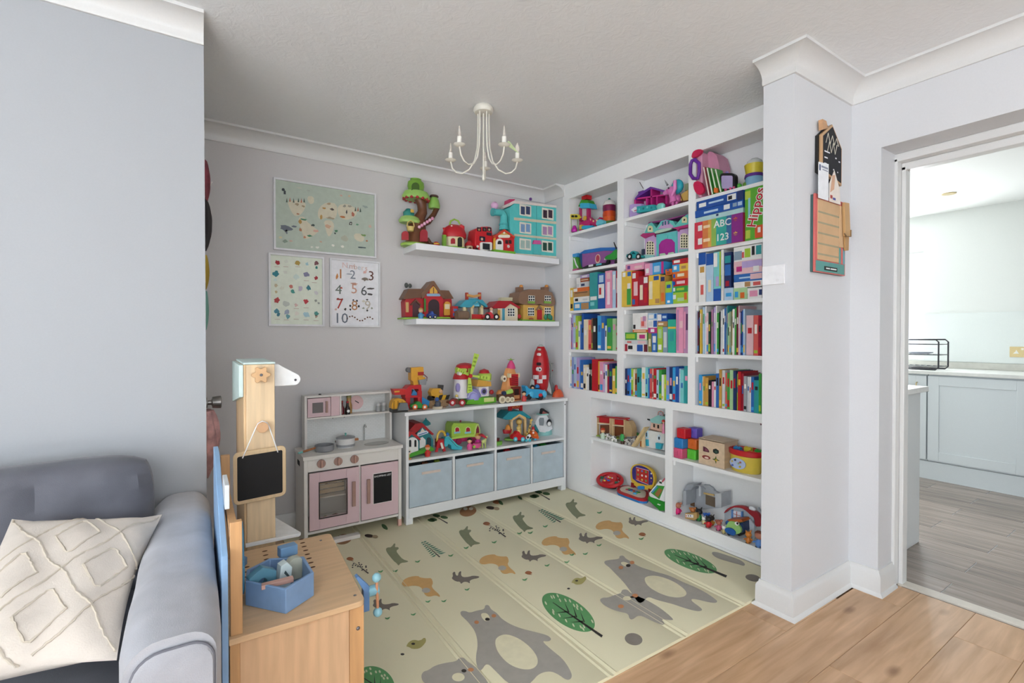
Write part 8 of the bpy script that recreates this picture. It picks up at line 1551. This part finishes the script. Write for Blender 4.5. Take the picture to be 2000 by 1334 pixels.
block2('blue toy block on the pink block', u_a+.004, -.006, 1, '2a80c4', '5'); block2('orange toy block on the green block', u_a+.067, -.052, 1, 'd96a26', '6'); block2('sky blue toy block at the back of the middle layer', u_a+.064, -.117, 1, '3a96cc', '7')
block2('red toy block on top of the pile at the front', u_a+.018, -.012, 2, 'c41826', '8'); block2('purple toy block on top of the pile at the back', u_a+.048, -.080, 2, '6a5ac0', '9')
t = T('shape_sorter', 'wooden shape sorter cube with four cut-out shapes', 'shape sorter', R); w1 = -.02; u0, u1 = R.P(622, 650, w1)[0], R.P(1092, 650, w1)[0]; zt = z+.150; SW = M('d9bfa0', .5, 0, 'woodx')
t.p('box', SW).box(u0, u1, w1-.13, w1-.008, z+.0005, zt-.008); t.p('front_panel', SW).box(u0-.002, u1+.002, w1-.008, w1, z+.0005, zt-.004); t.p('lid', M('cdb79c', .5, 0, 'woodx')).box(u0-.002, u1+.002, w1-.134, w1, zt-.008, zt)
L_, H_ = u1-u0, zt-z
def hole(pts, c, c2):
    g = t.p('cutout', c, .8); g.prism([(u0+L_*a, z+H_*b_) for a, b_ in pts], w1, w1+.0008)
    cx2 = sum(a for a, _ in pts)/len(pts); cz2 = sum(b_ for _, b_ in pts)/len(pts); t.p('piece_inside', c2, .5, of=g).prism([(u0+L_*(cx2+(a-cx2)*.5+.015), z+H_*(cz2+(b_-cz2)*.5-.015)) for a, b_ in pts], w1+.0008, w1+.0012)
hole([(.17, .50), (.17, .69)]+[(.17+.25*math.sin(math.radians(90*i/6)), .50+.19*math.cos(math.radians(90*i/6))) for i in range(1, 7)], '5a2638', '8a4a5a'); hole([(.68+.13*math.cos(math.radians(90+60*i)), .60+.105*math.sin(math.radians(90+60*i))) for i in range(6)], '16201a', '2a4a3a')
hole([(.30+.17*math.cos(2*math.pi*i/14), .29+.075*math.sin(2*math.pi*i/14)) for i in range(14)], '8a3a34', 'ecd0c4'); hole([(.68+(.15 if i % 2 == 0 else .05)*math.cos(math.pi/2+math.pi*i/4), .28+(.15 if i % 2 == 0 else .05)*math.sin(math.pi/2+math.pi*i/4)) for i in range(8)], '3a5a22', 'd8b03a'); t.end()
t = T('toy_bucket', 'yellow toy bucket with red rim, sticker and bricks inside', 'toy bucket', R); w1 = -.012
u0, u1 = R.P(1195, 900, w1)[0], LC[1][1]-.008; uc = (u0+u1)/2+.02; k = R.k(1450, 900, w1)
ub, _ = R.P(1502, 900, -.09); rx = (R.P(1780, 900, -.09)[0]-R.P(1195, 900, -.09)[0])/2
t.p('tub', 'ddc24a').lathe(ub, -.090, z, [(0, .0004), (rx*.86, .0004), (rx*.9, .01), (rx*.98, .098)], 28, 1, .72); t.p('rim', 'c41c26').lathe(ub, -.090, z, [(rx*.97, .090), (rx*1.04, .094), (rx*1.06, .118), (rx*.98, .122), (rx*.92, .112), (rx*.9, .095)], 28, 1, .72)
s_ = t.p('sticker', 'b4c4e6', label='pale blue oval sticker'); s_.disc(ub-.012, z+.048, .046, -.03, -.090+rx*.72*.94+.003, 24, .030)
for x, z_, c in ((-.03, .055, 'd8c07a'), (-.012, .066, '2a3a5a'), (.005, .050, 'b8d0b0'), (.016, .034, 'd8c02a'), (-.028, .034, '5a6ac0'), (.018, .058, 'c87a6a')): t.p('sticker_picture', c, of=s_).disc(ub-.012+x, z+z_, .0055, -.02, -.090+rx*.72*.94+.0042, 8)
t.p('bricks_tray', '6a3a2a').lathe(ub, -.090, z, [(0, .092), (rx*.9, .092), (rx*.9, .094)], 20, 1, .72); t.end()
for i, (du, dw, h_, c, nm) in enumerate(((-.050, .0, .030, '2a8ac8', 'blue'), (-.020, .035, .022, '6a4ab8', 'purple'), (.0, -.02, .034, 'e0c83a', 'yellow'), (.042, .02, .024, 'd8641f', 'orange'), (.058, -.025, .030, '2f9a34', 'green'))):
    t = T('toy_brick', '%s toy brick on top of the yellow bucket' % nm, 'toy brick', R, 'bricks in the toy bucket'); zb_ = z+.0945; t.p('body', c).box(ub+du-.02, ub+du+.02, -.09+dw-.012, -.09+dw+.012, zb_, zb_+h_)
    for e in (-.010, .010): t.p('stud', c).lathe(ub+du+e, -.09+dw, zb_+h_, [(.006, 0), (.006, .004)], 10)
    t.end(bev=.0012)
t = T('hanging_charm', 'tiny dark red charm hanging at the bay right edge', 'charm', R); t.p('hanging_charm', '5a1c28').pp([(1755, 150), (1785, 140), (1790, 190), (1770, 200)], -.006, -.002) ; t.end()
# ------------------------------------------------------------------ lower right bay, bottom shelf
RW.zoom(1300, 950, .1); z = LB
t = T('toy_playhouse', 'grey fold-out toy playhouse with arched top at left', 'toy house', R); w1 = -.075; GH = 'aeb2b8'
t.p('back_wall', GH).pp(smooth([(330, 540), (335, 210), (480, 205), (560, 120), (660, 105), (760, 110), (850, 120), (920, 170), (960, 240), (1080, 280), (1085, 560)], 0), -.19, -.178); t.p('roof', '9a9ea6').pp([(270, 190), (420, 100), (560, 100), (500, 215), (350, 215)], -.18, w1-.03); t.p('side_wing', 'b8bcc2').pp([(960, 300), (1085, 280), (1085, 560), (980, 540)], -.17, w1); t.p('side_wing', 'a4a8ae').pp([(340, 520), (340, 230), (400, 225), (400, 500)], -.17, w1)
t.p('arch_frame', '8f939a').pt([(490, 215), (540, 145), (620, 120), (720, 140), (780, 200)], w1-.02, 10, 8); t.p('arch_frame', '8f939a').pt([(760, 110), (860, 120), (930, 180), (960, 240)], w1-.02, 12, 8); 
t.p('post', 'c8ccd2').pb(650, 130, 680, 330, w1-.03, w1-.02); f = t.p('interior_print', '6a4a30'); f.pb(360, 240, 560, 500, -.178, -.174); t.p('interior_print', 'd9b878').pp([(740, 260), (940, 300), (940, 330), (740, 290)], -.178, -.17); t.p('interior_print', '7a6a58').pb(780, 330, 960, 520, -.178, -.175); t.end(z)
def fig(lab, x, w, y0, y1, body, head, ears=None, hair=None, name='toy_figure'):
    t = T(name, lab, 'toy figure', R, 'small figures on the bottom right shelf'); h = y1-y0; r_ = h*.22
    t.p('body', body).pl(x, w, [(r_*.7, y1), (r_*1.0, y1-h*.14), (r_*.8, y1-h*.38), (r_*.5, y1-h*.46)], 12); t.p('head', head).ps(x, y1-h*.66, w, r_*1.15, r_*1.0, r_*1.0); k = R.k(x, y1, w)
    for s_ in (-1, 1):
        u, zz = R.P(x+s_*r_*.5, y1, w); t.p('foot', '2a2428').sph(u, w+r_*k*.3, zz+r_*k*.2, r_*k*.4, r_*k*.5, r_*k*.25, 8); u, zz = R.P(x+s_*r_*.8, y1-h*.34, w); t.p('arm', body).tube([(u, w, zz), (u+s_*r_*k*.7, w+r_*k*.3, zz-h*k*.08)], r_*k*.25, 6)
    if ears == 'long':
        for s_ in (-1, 1): t.p('ear', head).pt([(x+s_*r_*.6, y1-h*.82), (x+s_*r_*1.0, y0)], w, [r_*.34, r_*.12], 8)
    elif ears == 'round':
        for s_ in (-1, 1): t.p('ear', head).ps(x+s_*r_*1.0, y1-h*.80, w, r_*.45)
    if hair: t.p('hair', hair).ps(x, y1-h*.76, w-.003, r_*1.2, r_*.9, r_*.8)
    return t.end(z)
fig('figure in magenta dress with round brown head at far left', 240, -.045, 335, 590, 'd0186e', 'b8745a', 'round'); fig('dark eared figure in green inside the grey playhouse', 655, -.062, 330, 590, '1f7a34', '1a181c', 'long'); fig('figure in orange with ears behind the crate', 530, -.070, 290, 520, 'c87a3a', 'b8703a', 'round'); fig('front figure in red dress with dark head and ears', 840, -.020, 540, 785, 'cc1a22', '1c1a1e', 'long'); fig('round blue figure standing right of the playhouse post', 800, -.064, 360, 590, '2a3a5a', '2a60b8', 'round'); fig('pink figure with brown head near the bus', 1040, -.030, 535, 770, 'c8587c', 'b0624e', 'round'); fig('small white rabbit figure with upright ears near the crate', 745, -.042, 500, 660, 'd8cc98', 'f0eee8', 'long'); fig('white rabbit figure with tall ears left of the bus', 1140, -.016, 680, 850, 'c8b878', 'f2f0ea', 'long'); fig('orange fox figure at right of the bus', 1620, -.010, 760, 1010, 'd07a2c', 'd8822e', 'long'); fig('blue ball-headed figure behind the bus', 1225, -.075, 545, 760, '1c2a44', '3a72c0', None); fig('black and gold figure beside the blue round one', 905, -.066, 390, 600, 'c8862a', '2a2018', 'long'); fig('figure with brown hair and blue striped clothes at right edge', 1830, -.006, 845, 1185, '5a8ad0', 'b8765e', None, '7a3a28')
t = T('toy_crate_bed', 'small tan toy crate with painted front', 'toy crate', R); t.p('crate', 'b8945e').pp([(380, 540), (610, 530), (610, 640), (560, 680), (380, 640)], -.06, -.030); t.p('painted_front', 'e8e4e0').pp([(390, 560), (540, 570), (540, 630), (390, 615)], -.030, -.028)
for x, c in ((400, 'c82a2a'), (440, '3a2a2a'), (480, '3a4a8a')): t.p('picture', c).pd(x+5, 592, 12, -.028, -.027, 8)
t.end(z)
t = T('toy_camper', 'green and blue toy bus with white eye window', 'toy bus', R); w1 = -.012
t.p('body', '9ac878').pp(smooth([(1160, 870), (1200, 770), (1240, 710), (1360, 730), (1460, 830), (1480, 930), (1400, 975), (1250, 960)], 1), -.07, w1); t.p('nose', '1f5ca8').pp(smooth([(1150, 870), (1190, 840), (1280, 850), (1360, 920), (1350, 990), (1300, 1000), (1170, 930)], 1), -.075, w1+.008); t.p('roof', 'b8602c').pp([(1200, 690), (1480, 680), (1510, 730), (1400, 740), (1240, 715)], -.09, -.02); t.p('rear', '1a3460').pp([(1440, 760), (1510, 740), (1520, 920), (1480, 950)], -.085, -.025); e_ = t.p('eye_window', 'f0f0f0'); e_.pd(1385, 765, 40, w1-.004, w1+.004, 16, 34); t.p('pupil', '1c1c1e', of=e_).pd(1400, 762, 20, w1+.004, w1+.006)
for x, y in ((1230, 965), (1430, 975)): t.p('wheel', '1a1a1c').pd(x, y, 32, -.07, w1-.004)
t.end(z)
t = T('toy_arched_house', 'dark red arched toy house wall with blue frame bed', 'toy house', R); w1 = -.09
t.p('arch_wall', '9a2430').pp(smooth([(1130, 470), (1180, 390), (1290, 325), (1420, 310), (1560, 330), (1640, 400), (1780, 430), (1860, 560), (1870, 720), (1740, 720), (1740, 560), (1640, 480), (1580, 420), (1480, 360), (1360, 345), (1250, 380), (1170, 450)], 1), -.11, w1)
t.p('back_wall', 'b4bcc4').pp([(1150, 720), (1150, 470), (1250, 390), (1380, 355), (1500, 370), (1600, 440), (1720, 560), (1720, 760)], -.14, -.11); bd = t.p('bunk_frame', '5a8ac8')
bd.pp([(1280, 400), (1310, 400), (1310, 570), (1280, 560)], w1-.01, w1).pp([(1470, 430), (1500, 430), (1500, 610), (1470, 600)], w1-.01, w1); t.p('bunk_panel', 'd8dce6').pp([(1310, 410), (1470, 430), (1470, 590), (1310, 560)], w1-.01, w1-.006); t.p('bunk_stripe', 'c0605a').pb(1380, 430, 1392, 580, w1-.006, w1-.004).pb(1312, 490, 1468, 498, w1-.006, w1-.004); t.p('white_cloud', 'e6e8ee').ps(1690, 370, w1-.01, 70, 30, 45); t.p('slide', 'c4cad2').pp([(1560, 590), (1640, 580), (1730, 690), (1720, 960), (1690, 960)], w1-.005, w1+.006); t.p('grey_edge', 'a8aeb6').pp([(1770, 440), (1800, 350), (1860, 430), (1865, 540)], -.13, -.115); t.end(z)
